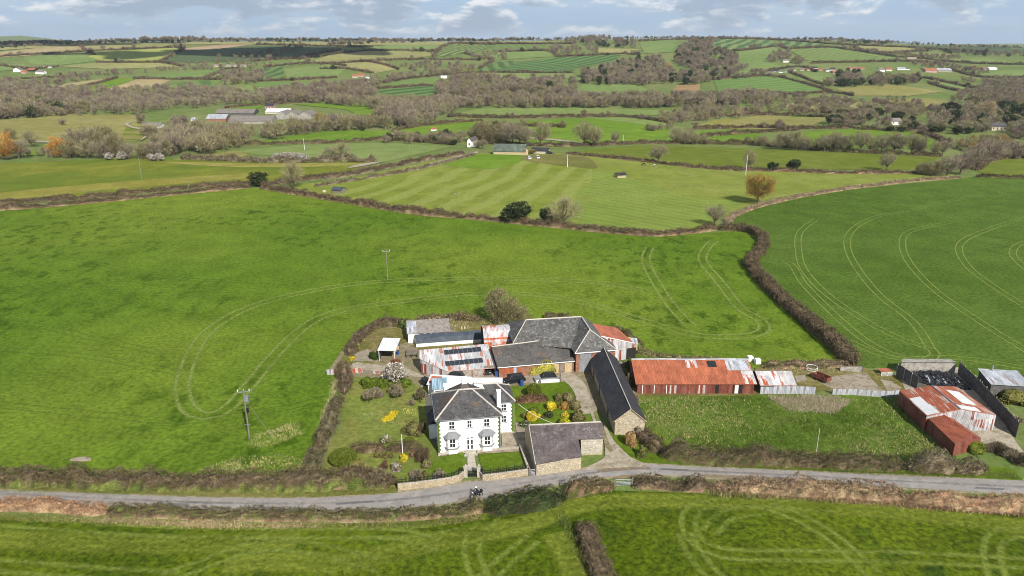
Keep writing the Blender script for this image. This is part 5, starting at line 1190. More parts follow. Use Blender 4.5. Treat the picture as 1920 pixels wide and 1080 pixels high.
shed('outhouse', 'small outhouse with a pale blue-grey metal gable roof tucked behind the farmhouse', 'outbuilding', up(814, 752, 0), up(838, 750, 0), [(0, 2.6), (1.7, 3.9), (3.4, 2.6)], M['blue'], M['white'])
r_, q_, L_, d_ = shed('outhouse', 'long low white-roofed outhouse with one orange roof sheet, behind the farmhouse', 'outbuilding', (-16.3, 128.6), (-8.5, 127.4), [(0, 2.35), (3.0, 2.85)], M['wtin'], M['white'])
MB().slab([q_(.1, .4, 2.62), q_(2.2, .4, 2.62), q_(2.2, 2.6, 2.95), q_(.1, 2.6, 2.95)], .02).build('patched_sheet', M['leanor'], r_)
shed('outhouse', 'flat white roof strip joining the back of the farmhouse to the yard', 'outbuilding', up(884, 738, 0), up(940, 738, 0), [(0, 2.3), (1.6, 2.45)], M['wtin'], M['white'])

# ------------------------------------------------------------------ stone barn by the lane: a catslide front on the left, full wall on the right
def lane_barn():
    A0, A1 = V3((3.85, 100.55, 0)), V3((11.1, 102.35, 0)); B1, B2 = V3((11.35, 106.62, 0)), V3((15.05, 106.85, 0))
    Rg0, Rg1 = up(991.5, 798.2, 4.9), up(1126.5, 792.2, 4.9)
    R = thing('stone_barn', 'stone barn beside the lane with a long sloping purple-grey slate roof', 'barn', A0)
    ey = V3((-.18, .98, 0)); Kb0, Kb1 = Rg0 + ey * 3.0, Rg1 + ey * 3.0; Kb0.z = Kb1.z = 2.9
    Ae0, Ae1 = A0.copy(), A1.copy(); Ae0.z = Ae1.z = 2.25
    zc = 3.05; w = MB()
    w.poly([A0 - Z * .2, A1 - Z * .2, Ae1, Ae0]); w.poly([V3((*B1.xy, -.2)), V3((*B2.xy, -.2)), V3((*B2.xy, zc)), V3((*B1.xy, zc))])
    w.poly([A1 - Z * .2, B1 - Z * .2, V3((*B1.xy, zc)), Ae1]); K0, K1 = V3((*Kb0.xy, -.2)), V3((*Kb1.xy, -.2))
    w.poly([K0, A0 - Z * .2, Ae0, Rg0 - Z * .05, Kb0]); w.poly([B2 - Z * .2, K1, Kb1, Rg1 - Z * .05, V3((*B2.xy, zc))]); w.poly([K1, K0, Kb0, Kb1])
    w.build('wall', M['stone'], R)
    rf = MB(); t = .1; f = lambda p, dz=.1: p + Z * dz
    m = up(1084.4, 823.3, 3.2); e0, e1 = up(1004.0, 870.8, 2.3), up(1091.3, 855.2, 2.3); br = up(1130.5, 822.0, 3.2)
    top = Rg0 + (Rg1 - Rg0) * .695
    rf.slab([f(e0, 0), f(e1, 0), f(m, 0), f(top), f(Rg0)], t); rf.slab([f(m, 0), f(br, 0), f(Rg1 + V3((.25, 0, 0))), f(top)], t)
    rf.slab([f(Rg1 + V3((.25, 0, 0))), f(Kb1 + V3((.25, 0, 0))), f(Kb0), f(Rg0)], t)
    roof = rf.build('roof', M['slate4'], R)
    cap(roof, [f(Rg0, .14), f(Rg1, .14)], .12, M['ridge']); cap(roof, [f(Rg0, .12), f(e0, .03)], .07, M['ridge'], 'verge')
    MB().slab([V3((*(B1 + (B2 - B1) * .02).xy, .0)) + V3((0, -.03, .3)), V3((*(B1 + (B2 - B1) * .98).xy, .0)) + V3((0, -.03, .3)), V3((*(B1 + (B2 - B1) * .98).xy, 0)) + V3((0, -.03, 2.95)), V3((*(B1 + (B2 - B1) * .02).xy, 0)) + V3((0, -.03, 2.95))], .028, (0, 1, 0)).build('rendered_panel', M['pstone'], R)
lane_barn()

# ------------------------------------------------------------------ the long slate barn running back from the drive
def long_barn():
    FLb, FRb = V3((17.95, 113.3, 0)), V3((23.1, 113.3, 0)); ax = V3((-.055, .998, 0)); ax.normalize(); LN = 26.5
    R = thing('slate_barn', 'long narrow stone barn with a dark slate gable roof beside the drive', 'barn', FLb)
    ex = (FRb - FLb).normalized(); W = (FRb - FLb).length; q = lambda u, v, z: FLb + ex * u + ax * v + Z * z
    ze, zr = 2.9, 5.1; w = MB()
    for v, fl in ((0, 0), (LN, 1)):
        pts = [q(0, v, -.2), q(W, v, -.2), q(W, v, ze), q(W / 2, v, zr), q(0, v, ze)]; w.poly(pts[::-1] if fl else pts)
    w.poly([q(0, LN, -.2), q(0, 0, -.2), q(0, 0, ze), q(0, LN, ze)]); w.poly([q(W, 0, -.2), q(W, LN, -.2), q(W, LN, ze), q(W, 0, ze)]); w.build('wall', M['stone'], R)
    s_ = .34; z1 = ze - s_ * (zr - ze) / (W / 2); rf = MB()
    rf.slab([q(-s_, -.2, z1 + .1), q(W / 2, -.2, zr + .1), q(W / 2, LN + .2, zr + .1), q(-s_, LN + .2, z1 + .1)], .09)
    rf.slab([q(W / 2, -.2, zr + .1), q(W + s_, -.2, z1 + .1), q(W + s_, LN + .2, z1 + .1), q(W / 2, LN + .2, zr + .1)], .09)
    roof = rf.build('roof', M['slate2'], R); cap(roof, [q(W / 2, -.2, zr + .13), q(W / 2, LN + .2, zr + .13)], .09, M['ridge'])
    cap(roof, [q(-s_, -.22, z1 + .08), q(W / 2, -.22, zr + .08), q(W + s_, -.22, z1 + .08)], .06, M['ply'], 'verge')
    d = MB()
    for v in (6, 15, 22): d.slab([q(-.02, v + 1.4, 0), q(-.02, v, 0), q(-.02, v, 2.1), q(-.02, v + 1.4, 2.1)], .018, ex)
    d.build('door', M['dtimber'], R)
long_barn()

# ------------------------------------------------------------------ the big slate barn with its cross wing
def big_barn():
    r0, r1, r2 = up(986, 600, 8), up(1090.4, 594, 8), up(1106, 618, 8)
    b0, bl = up(962, 643, 4.8), up(949, 613, 4.8); v0 = up(1070.6, 652.5, 4.5); w0, w1 = up(1078, 663, 4.5), up(1158, 656.7, 4.5)
    ax = (r1 - r2); ax.z = 0; ax.normalize(); bk0 = bl + V3((.5, 3.5, 0)); bk1 = r1 + ax * 6; bk1.z = 4.8; wr = w1 + ax * 12; wr.z = 4.5
    R = thing('slate_barn', 'large L-shaped barn with weathered grey slate hips and white ridge tiles', 'barn', (w0.x, w0.y, 0))
    rf = MB(); inn = r1 - ax * 1.2
    for f in ([b0, v0, inn, r1, r0], [bl, b0, r0], [bk1, bk0, bl, r0, r1], [w0, w1, r2], [v0, w0, r2, inn], [w1, wr, r1 + ax * .6, r1, r2], [wr, bk1, r1 + ax * .6]): rf.slab(f, .12)
    roof = rf.build('roof', M['slate3'], R)
    cap(roof, [r0 + Z * .05, r1 + Z * .05, r2 + Z * .05], .16, M['ridge']); cap(roof, [b0, r0 + Z * .02], .1, M['ridge'], 'hip'); cap(roof, [w0, r2 + Z * .02, w1], .11, M['ridge'], 'hip')
    cap(roof, [w0 + Z * .0, w1], .1, M['wpaint'], 'gutter')
    w = MB(); s_ = .35; ex = (w1 - w0); ex.z = 0; ex.normalize()
    a, b = w0 + ex * s_ + ax * s_, w1 - ex * s_ + ax * s_; c, d = b + ax * 11.6, a + ax * 3
    w.poly([V3((*a.xy, -.2)), V3((*b.xy, -.2)), V3((*b.xy, 4.45)), V3((*a.xy, 4.45))]); w.poly([V3((*b.xy, -.2)), V3((*c.xy, -.2)), V3((*c.xy, 4.45)), V3((*b.xy, 4.45))])
    w.poly([V3((*d.xy, -.2)), V3((*a.xy, -.2)), V3((*a.xy, 4.45)), V3((*d.xy, 4.45))])
    e = [b0 + V3((.4, .4, 0)), bl + V3((.4, 0, 0)), bk0 + V3((.4, -.4, 0)), bk1 + V3((0, -.4, 0)), c]
    for p, t in zip(e[:-1], e[1:]): w.poly([V3((*t.xy, -.2)), V3((*p.xy, -.2)), V3((*p.xy, 4.7)), V3((*t.xy, 4.7))])
    w.build('wall', M['brick'], R); n = -ax
    for u0, u1, z0, z1, mt in ((.7, 3.3, 0, 2.9, 'gdoor'), (.8, 3.2, 2.98, 4.2, 'gdoor')):
        p = lambda u, z, dd: a + ex * u + n * dd + Z * (z - 4.5)
        MB().slab([p(u0, z0, .06), p(u1, z0, .06), p(u1, z1, .06), p(u0, z1, .06)], .055, ax).build('door', M[mt], R)
    # low range in front of it
    t0, t1, l1, l0 = up(921.7, 650.4, 4.9), up(1063.3, 632.7, 5.3), up(1078, 677.5, 2.5), up(933, 690, 2.5)
    R2 = thing('low_barn', 'low slate-roofed range in front of the big grey barn, stained brown at its left end', 'barn', (l0.x, l0.y, 0))
    rf = MB(); rf.slab([l0, l1, t1, t0], .11); k0, k1 = t0 + V3((-.3, 2.2, -1.2)), t1 + V3((-.3, 2.2, -1.2)); rf.slab([t0, t1, k1, k0], .11); ro = rf.build('roof', M['slate5'], R2)
    cap(ro, [t0 + Z * .04, t1 + Z * .04], .13, M['ridge']); cap(ro, [l0, l1], .08, M['wpaint'], 'gutter')
    i0, i1 = l0 + V3((.3, .35, 0)), l1 + V3((-.2, .3, 0)); j0, j1 = V3((*k0.xy, 0)) + V3((.3, 0, 0)), V3((*k1.xy, 0)) + V3((-.2, 0, 0))
    w = MB(); w.poly([V3((*i0.xy, -.2)), V3((*i1.xy, -.2)), V3((*i1.xy, 2.4)), V3((*i0.xy, 2.4))]); w.poly([V3((*i1.xy, -.2)), V3((*j1.xy, -.2)), k1 - Z * .15, t1 - Z * .15 + V3((-.2, 0, 0)), V3((*i1.xy, 2.4))])
    w.poly([V3((*j0.xy, -.2)), V3((*i0.xy, -.2)), V3((*i0.xy, 2.4)), t0 - Z * .15 + V3((.3, 0, 0)), k0 - Z * .15]); w.build('wall', M['brick'], R2)
    dx = (i1 - i0); dx.z = 0; Lw = dx.length; dx.normalize(); nn = V3((dx.y, -dx.x, 0)); g = lambda u, z, dd: V3((*i0.xy, 0)) + dx * u + nn * dd + Z * z
    for u0, u1, z0, z1, mt, nm in ((.3, 2.9, .9, 2.3, 'orange', 'tin_panel'), (3.0, 3.7, .9, 2.2, 'silver', 'tin_panel'), (3.8, 4.6, .5, 2.2, 'orange', 'tin_panel'), (1.6, 2.6, 0, .85, 'dark', 'opening'), (11.2, 12.6, 0, 2.2, 'ply', 'door'), (12.75, 13.6, 0, 2.2, 'timber', 'door'), (13.9, 15.4, 0, 2.25, 'ply', 'door')):
        MB().slab([g(u0, z0, .05), g(u1, z0, .05), g(u1, z1, .05), g(u0, z1, .05)], .045, -nn).build(nm, M[mt], R2)
    # orange lean-to on the far side
    o0, o1, o2, o3 = up(1098.5, 604.0, 6.9), up(1126, 630.2, 6.3), up(1189.5, 643.5, 3.6), up(1157, 614.5, 4.0)
    R3 = thing('lean_to_shed', 'bright orange tin lean-to built against the right side of the big slate barn', 'shed', (o2.x, o2.y, 0))
    MB().slab([o1, o2, o3, o0], .08).build('roof', M['leanor'], R3)
    w = MB(); s_ = .12
    for p, t in ((o1, o2), (o2, o3), (o3, o0)): w.poly([V3((*p.xy, -.2)), V3((*t.xy, -.2)), t - Z * s_, p - Z * s_])
    w.build('wall', M['wallmix'], R3); cap(R3, [o1, o2], .09, M['wpaint'], 'fascia')
    ff = [up(1117, 627, 6.4), up(1126, 632, 5.9), up(1159, 657.5, 4.45), up(1150, 651, 4.9)]; MB().slab(ff, .05).build('flashing', M['wtin'], R3)
    k = (o2 - o1); k.z = 0; k.normalize(); n3 = V3((k.y, -k.x, 0)); p3 = lambda u, z: V3((*o1.xy, 0)) + k * u + n3 * .04 + Z * z
    MB().slab([p3(6.3, 0), p3(8.6, 0), p3(8.6, 2.6), p3(6.3, 2.6)], .035, -n3).build('doorway', M['dark'], R3)
big_barn()
# ------------------------------------------------------------------ sheds of the yard
arc = [(3.2 + 3.2 * -math.cos(a), 2.2 + 3.4 * math.sin(a)) for a in [math.pi * k / 12 for k in range(13)]]
R_, q, L, d = shed('round_roofed_shed', 'round-roofed tin shed patched white and orange at the left end of the big slate barn', 'shed', (-6.0, 147.5), (-.2, 148.4), [(0, .4)] + arc[0:], M['barrel'], M['dark'], .1, .06, ovf=0)
MB().slab([q(-.1, *arc[0]) + V3((0, -.02, .1)), q(L + .1, *arc[0]) + V3((0, -.02, .1)), q(L + .1, *arc[2]) + V3((0, -.05, .12)), q(-.1, *arc[2]) + V3((0, -.05, .12))], .02).build('skirt_sheet', M['leanor'], R_)
def solar_shed():
    A, B, Cc, D, E = up(786.3, 656.3, 4.3), up(914.8, 644.4, 4.3), up(931, 681.5, 2.7), up(835.6, 689, 2.7), up(786.7, 672.6, 3.4)
    R = thing('solar_shed', 'streaked white and rust tin shed with two rows of solar panels on its roof', 'shed', (D.x, D.y, 0))
    n = (B - A).cross(E - A); n.normalize(); n = n if n.z > 0 else -n
    for p in (Cc, D, E): p.z = A.z - (n.x * (p.x - A.x) + n.y * (p.y - A.y)) / n.z
    MB().slab([D, Cc, B, A, E], .1).build('roof', M['solar'], R)
    w = MB(); c = (A + B + Cc + D) / 4; ins = [p + (c - p) * .02 for p in (A, B, Cc, D, E)]; a, b, cc, dd, e = ins
    def wl(p, t, dz=.12): w.poly([V3((*p.xy, -.2)), V3((*t.xy, -.2)), t - Z * dz, p - Z * dz])
    f = .765; m = dd + (cc - dd) * f; m2 = dd + (cc - dd) * .97
    wl(dd, m); wl(m2, cc); wl(cc, b); wl(b, a); wl(a, e); w.build('wall', M['block'], R)
    w = MB(); wl(e, dd); w.build('tin_wall', M['wallmix'], R)
    w = MB(); MBv = [V3((*m.xy, 2.35)), V3((*m2.xy, 2.35)), m2 - Z * .12, m - Z * .12]; w.poly(MBv); w.build('lintel', M['timber'], R)
    p = MB(); k = (cc - dd); k.z = 0; k.normalize(); nn = V3((k.y, -k.x, 0))
    for t in (.28, .52, .765):
        s_ = dd + (cc - dd) * t + nn * .06; p.tube(V3((*s_.xy, 0)), s_ - Z * .1, .07, 5)
    p.build('post', M['redwall'], R)
    u = (B - A).normalized(); v = n.cross(u); v = v if v.y < 0 else -v
    for r, (x0, y0) in enumerate(((832, 656.5), (833.5, 667.8))):
        o = A + (up(x0, y0, 4.1) - A); o.z = A.z - (n.x * (o.x - A.x) + n.y * (o.y - A.y)) / n.z; o += n * .12
        dr = V3((u.x, u.y, u.z))
        for i in range(8):
            s_ = o + dr * (i * .985); e_ = v * 1.4
            fr = MB().slab([s_, s_ + e_, s_ + e_ + dr * .97, s_ + dr * .97][::-1], .04, -n).build('solar_panel', M['galv'], R)
            i_ = .025; g = n * .008
            MB().slab([s_ + dr * i_ + v * i_ + g, s_ + e_ + dr * i_ - v * i_ + g, s_ + e_ + dr * (.97 - i_) - v * i_ + g, s_ + dr * (.97 - i_) + v * i_ + g][::-1], .01, -n).build('solar_cell', M['pv'], fr)
M['pv'] = m_plain('solar_cells', C(58, 62, 70), .25, 0, .5, .08)
solar_shed()
r_, q, L, d = shed('hen_house', 'long narrow low house roofed in dark sheeting between the grassy strip and the grey-roofed shed', 'outbuilding', (-21.6, 152.2), (-7.0, 155.0), [(0, .9), (.5, 1.9), (1.7, 2.4), (2.9, 1.9), (3.4, .9)], M['tarp'], M['white'], .05, .05)
r_, q, L, d = shed('hen_house', 'white-walled shed with a speckled grey sheet roof at the back of the yard', 'shed', (-23.7, 154.6), (-14.4, 156.0), [(0, 2.4), (5.0, 3.5)], M['asb'], M['white'])
MB().slab([q(-.2, -.22, 2.49), q(2.0, -.22, 2.49), q(2.0, 4.6, 3.58), q(-.2, 4.6, 3.58)], .03).build('patched_sheet', M['silver'], r_)
for u, w_ in ((2.6, .9), (4.2, .8), (5.4, .8)): MB().slab([q(u, -.03, 1.5), q(u + w_, -.03, 1.5), q(u + w_, -.03, 2.2), q(u, -.03, 2.2)], .025, (0, 1, 0)).build('window', M['glass'], r_)
r_, q, L, d = shed('open_shed', 'open-fronted shed with a bright white roof standing on its own in the top yard', 'shed', (-28.7, 144.7), (-25.2, 144.5), [(0, 2.55), (5.4, 3.05)], M['wtin'], M['dtimber'], .2, .07, front=False, ends='l')
for u in (.06, L - .06): MB().tube(q(u, .06, -.1), q(u, .06, 2.55), .06, 5).build('post', M['wpaint'], r_)
MB().slab([q(0, 4.6, 0), q(L, 4.6, 0), q(L, 4.6, 1.6), q(0, 4.6, 1.6)], .1, (0, 1, 0)).build('back_board', M['ply'], r_)
for i, (x, y) in enumerate(((743.5, 652), (744.5, 656), (745.5, 660.5), (746.5, 665))):
    b = up(x, y, 0); m = MB(); m.tube(b, b + Z * .95, .3, 12); m.tube(b + Z * .3, b + Z * .36, .315, 12); m.tube(b + Z * .62, b + Z * .68, .315, 12)
    o = m.build('barrel', m_plain('blue_barrel', C(54, 96, 170), .45) if not i else bpy.data.materials['blue_barrel'], None, b); tag(o, 'blue plastic barrel in the line along the right side of the white-roofed open shed', 'barrel', 'blue barrels by the open shed')
    MB().tube(b + Z * .951, b + Z * 1.0, .24, 10).build('lid', M['iron'], o)
# slatted timber store
o = up(762, 672, 0); R = thing('timber_store', 'grey stack of slatted timber pallets left of the solar shed', 'pallets', o); ex = V3((1, .06, 0)).normalized(); ey = V3((-ex.y, ex.x, 0))
for i in range(7): MB().box(o + ey * (.4 * i), ex, ey, 2.4, .2, .9 + .06 * i, 1.0 + .06 * i).build('slat', M['timber'], R)
for u in (0, 1.15, 2.3): MB().box(o + ex * u, ex, ey, .1, 2.7, -.05, .9).build('side', M['dtimber'], R)
# rust and silver sheets along the top of the garden
def sheet_fence(label, pts, h, mats, name='corrugated_fence', post=True):
    b = up(*pts[0], 0); R = thing(name, label, 'fence', b); W_ = [up(x, y, 0) for x, y in pts]
    for i, (a, c) in enumerate(zip(W_[:-1], W_[1:])):
        k = (c - a).normalized(); n = V3((k.y, -k.x, 0)); j = rnd.uniform(-.08, .08)
        MB().slab([a + Z * -.05, c + Z * -.05, c + Z * (h + j), a + Z * (h + j)], .03, -n).build('sheet', M[mats[i % len(mats)]], R)
        if post: MB().tube(a - n * .08, a - n * .08 + Z * (h + .15), .06, 5).build('post', M['timber'], R)
    return R
sheet_fence('low fence of faded rusty sheets along the top of the garden', [(613, 703), (622, 703), (637, 701.5), (652, 700.5), (667, 700), (681, 699)], 1.15, ['silver', 'solar', 'solar', 'barrel', 'solar'])
sheet_fence('broken red railing and boards between the rusty sheets and the blossom bush', [(681, 700), (700, 701), (722, 703), (744, 704), (766, 704)], .7, ['timber', 'solar', 'timber', 'timber'], 'yard_fence')
sheet_fence('whitish corrugated fence along the top of the paddock beside the small silver-roofed shed', [(1425, 739.5), (1450, 739.5), (1475, 739), (1500, 739), (1527.5, 740)], 1.7, ['silver'])
sheet_fence('curving silver corrugated fence joining the rusty twin shed at the top of the paddock', [(1560.5, 740), (1580, 741), (1600, 741), (1625, 743), (1652, 745), (1670, 745.5), (1686, 743)], 1.35, ['silver'])
# the long rust-red shed
r_, q, L, d = shed('rust_red_shed', 'long shed with a glowing rust-red corrugated roof above the paddock', 'shed', (24.5, 129.2), (47.2, 129.2), [(0, 2.35), (6.2, 4.5), (9.5, 3.1)], M['orange'], M['redwall'], .45, .06)
sl = (4.5 - 2.35) / 6.2
def onroof(u0, u1, v0, v1, mt, nm='patched_sheet'): MB().slab([q(u0, v0, 2.35 + sl * v0 + .115), q(u1, v0, 2.35 + sl * v0 + .115), q(u1, v1, 2.35 + sl * v1 + .115), q(u0, v1, 2.35 + sl * v1 + .115)], .012).build(nm, M[mt], r_)
onroof(18.3, 22.9, 3.2, 6.1, 'silver'); onroof(10.3, 12.5, 3.9, 6.0, 'silrust'); onroof(20.8, 23.1, -.4, 3.1, 'silrust'); onroof(14.6, 16.4, 4.1, 5.8, 'black', 'roof_opening'); onroof(16.9, 17.6, 4.0, 6.0, 'leanor')
cap(r_, [q(-.4, 6.2, 4.62), q(6, 6.2, 4.66), q(12, 6.2, 4.58), q(18, 6.2, 4.66), q(L + .4, 6.2, 4.62)], .16, M['silver'])
for u0, u1, mt, nm in ((2.6, 4.9, 'redwall', 'door'), (5.8, 7.6, 'wallmix', 'door'), (9.7, 10.2, 'wallmix', 'tin_panel'), (11.4, 13.2, 'wallmix', 'tin_panel'), (15.2, 15.9, 'dark', 'opening'), (18.6, 18.9, 'dark', 'opening'), (19.0, 19.7, 'wtin', 'tin_panel'), (19.8, 20.5, 'dark', 'opening')):
    MB().slab([q(u0, -.05, .1), q(u1, -.05, .1), q(u1, -.05, 2.0), q(u0, -.05, 2.0)], .045, (0, 1, 0)).build(nm, M[mt], r_)
fr = MB()
for u in (.9, 3.2, 5.6): fr.box(q(u, -.09, 0), V3((1, 0, 0)), V3((0, 1, 0)), .12, .06, .1, 2.05)
fr.box(q(.9, -.085, 0), V3((1, 0, 0)), V3((0, 1, 0)), 2.4, .05, 1.95, 2.06); fr.build('frame', M['wpaint'], r_)
# small silver shed with dark gable
r_, q, L, d = shed('tin_shed', 'small silvery tin shed with orange rust patches at the end of the long rust-red shed', 'shed', (48.6, 129.3), (55.2, 129.3), [(0, 1.95), (3.3, 3.2), (5.2, 2.4)], M['silrust'], M['dtimber'], .3, .06)
# rusty twin-gabled shed on the right
def rusty():
    a, b, c, d = up(1686.7, 732.5, 3), up(1747, 723, 4.6), up(1801, 767, 4.6), up(1737.7, 780, 3); e, f = up(1795, 725, 3.2), up(1868, 778, 3.2)
    R = thing('rusty_shed', 'wide rusty tin shed with white sheets let into both roof slopes', 'shed', (d.x, d.y, 0))
    MB().slab([d, c, b, a], .07).slab([c, f, e, b], .07).build('roof', M['rusty'], R)
    def patch(o, u, v, s0, s1, t0, t1, nm='patched_sheet'):
        q = lambda s_, t: o + u * s_ + v * t + Z * .02
        MB().slab([q(s0, t0), q(s1, t0), q(s1, t1), q(s0, t1)], .012).build(nm, M['wtin'], R)
    patch(d, a - d, c - d, .02, .66, .03, .4); patch(c, b - c, f - c, .32, .9, .33, .72); patch(c, b - c, f - c, .02, .2, .04, .6)
    w = MB(); k = .1
    for p, t in ((a, d), (f, e), (e, b), (b, a)): w.poly([V3((*p.xy, -.2)), V3((*t.xy, -.2)), t - Z * k, p - Z * k])
    w.build('wall', M['redwall'], R)
    g = [V3((*d.xy, -.2)), V3((*f.xy, -.2)), f - Z * k, c - Z * k, d - Z * k]; MB().poly(g).build('gable_wall', M['wallmix'], R)
    u = (f - d); u.z = 0; l = u.length; u.normalize(); n = V3((u.y, -u.x, 0)); q = lambda s_, z: V3((*d.xy, 0)) + u * s_ + n * .05 + Z * z
    for s0, s1, z0, z1, mt in ((8.0, 9.4, 0, 2.2, 'silver'), (9.6, 11.6, 1.5, 2.6, 'wtin'), (9.6, 11.6, .1, 1.4, 'silver'), (11.7, 12.3, 0, 2.8, 'wtin')):
        if s1 < l: MB().slab([q(s0, z0), q(s1, z0), q(s1, z1), q(s0, z1)], .045, -n).build('tin_panel', M[mt], R)
    cap(R, [b + Z * .03, c + Z * .03], .09, M['galv'])
    a2, b2, c2, d2 = up(1738.8, 782.5, 2.55), up(1768, 776.5, 3.3), up(1824, 815, 3.2), up(1791, 832.5, 2.4)
    R = thing('rusty_shed', 'narrow dark red-brown tin shed attached to the front of the wide rusty shed', 'shed', (d2.x, d2.y, 0))
    e2, f2 = b2 + V3((1.5, 0, -.6)), c2 + V3((1.5, 0, -.6))
    MB().slab([d2, c2, b2, a2], .06).slab([c2, f2, e2, b2], .06).build('roof', M['rustlow'], R)
    w = MB()
    for p, t in ((a2, d2), (d2, c2), (c2, f2), (f2, e2)): w.poly([V3((*p.xy, -.2)), V3((*t.xy, -.2)), t - Z * .08, p - Z * .08])
    w.build('wall', M['redwall'], R); cap(R, [b2 + Z * .02, c2 + Z * .02], .06, M['leanor'])
rusty()
# silage clamp: concrete back, boarded sides, heap under black sheets weighed down with tyres
def clamp():
    B0, B1 = V3((80.6, 138.6, 0)), V3((92.0, 138.6, 0))
    R = thing('silage_clamp', 'open silage clamp with a pale concrete back wall and dark boarded side walls', 'silage clamp', B0)
    m = MB(); m.slab([B0 + Z * 2.5, B1 + Z * 2.5, B1 + V3((0, 2.2, 2.3)), B0 + V3((1.2, 2.2, 2.3))], .2); m.ring([B0, B1, B1 + V3((0, .3, 0)), B0 + V3((0, .3, 0))], -.1, 2.45); m.build('back_wall', M['concw'], R)
    def boards(pts, h, mt, nm, posts=True, outw=1):
        for a, b in zip(pts[:-1], pts[1:]):
            k = (b - a); l = k.length; k.normalize(); n = V3((k.y, -k.x, 0)) * outw
            w = MB(); nb = 9
            for i in range(nb):
                z = h * i / nb; w.slab([a + Z * z, b + Z * z, b + Z * (z + h / nb - .05), a + Z * (z + h / nb - .05)], .08, -n)
            w.build(nm, M[mt], R)
            if posts:
                for s_ in range(int(l / 2.2) + 1): MB().box(a + k * min(l - .1, s_ * 2.2) + n * .02, k, n, .14, .12, -.1, h + .15).build('post', M['concw'], R)
    boards([V3((79.2, 137.2, 0)), V3((80.1, 131.0, 0))], 2.8, 'dtimber', 'side_boards', True, 1)
    boards([V3((80.1, 131.0, 0)), V3((83.2, 128.3, 0))], 1.6, 'timber', 'side_boards', False)
    boards([V3((92.3, 138.0, 0)), V3((90.9, 128.5, 0)), V3((88.8, 117.5, 0)), V3((87.7, 112.4, 0))], 2.9, 'dtimber', 'side_boards', True, -1)
    MB().slab([V3((83.4, 127.9, .55)), V3((88.2, 128.6, .55)), V3((88.2, 128.6, .85)), V3((83.4, 127.9, .85))], .3, (0, 1, 0)).build('front_sleeper', M['timber'], R)
    H = thing('silage_heap', 'heap of silage under crumpled black plastic sheets inside the clamp', 'silage heap', (86.5, 134, 0))
    nx, ny = 26, 16; V = []; Fc = []; me = MB()
    P_ = lambda i, j: V3((81.4 + 9.6 * i / nx, 130.6 + 7.4 * j / ny, max(0, math.sin(math.pi * (.04 + .92 * i / nx)) ** .5 * math.sin(math.pi * (.05 + .75 * j / ny)) ** .6 * (1.25 + .5 * math.sin(i * 1.7 + j) * math.sin(j * 1.3 + i * .4)))))
    for i in range(nx):
        for j in range(ny): me.poly([P_(i, j), P_(i + 1, j), P_(i + 1, j + 1), P_(i, j + 1)])
    me.build('plastic_sheet', M['black'], H)
    w = MB()
    for i in range(5, 24, 4): w.slab([P_(i, 3) + Z * .05, P_(i + 1, 3) + Z * .06, P_(i + 2, 9) + Z * .07, P_(i + 1, 9) + Z * .05], .02)
    w.build('loose_sheet', M['silver'], H)
    for k in range(34):
        i, j = rnd.randrange(3, nx - 2), rnd.randrange(1, ny - 3); c = P_(i, j) + Z * .14
        t = MB(); n_ = 10
        for a in range(n_):
            for b in range(4):
                def tp(a_, b_):
                    th, ph = 2 * math.pi * a_ / n_, 2 * math.pi * b_ / 4; return c + V3((math.cos(th) * (.32 + .11 * math.cos(ph)), math.sin(th) * (.32 + .11 * math.cos(ph)), .1 * math.sin(ph)))
                t.poly([tp(a, b), tp(a + 1, b), tp(a + 1, b + 1), tp(a, b + 1)])
        tag(t.build('tyre', M['tyre'], None, c), 'old black tyre weighing down the plastic sheet on the silage heap', 'tyre', 'tyres on the silage heap')
clamp()
r_, q, L, d = shed('tin_shed', 'white-roofed tin shed at the right edge of the photo beyond the dark boarded wall', 'shed', (92.3, 127.6), (99.0, 126.6), [(0, 2.9), (5.4, 3.5)], M['silver'], M['dtimber'], .25, .06)
MB().tube(q(2.2, 5.2, 3.4), q(2.2, 5.2, 4.6), .16, 8).build('vent_pipe', M['galv'], r_)
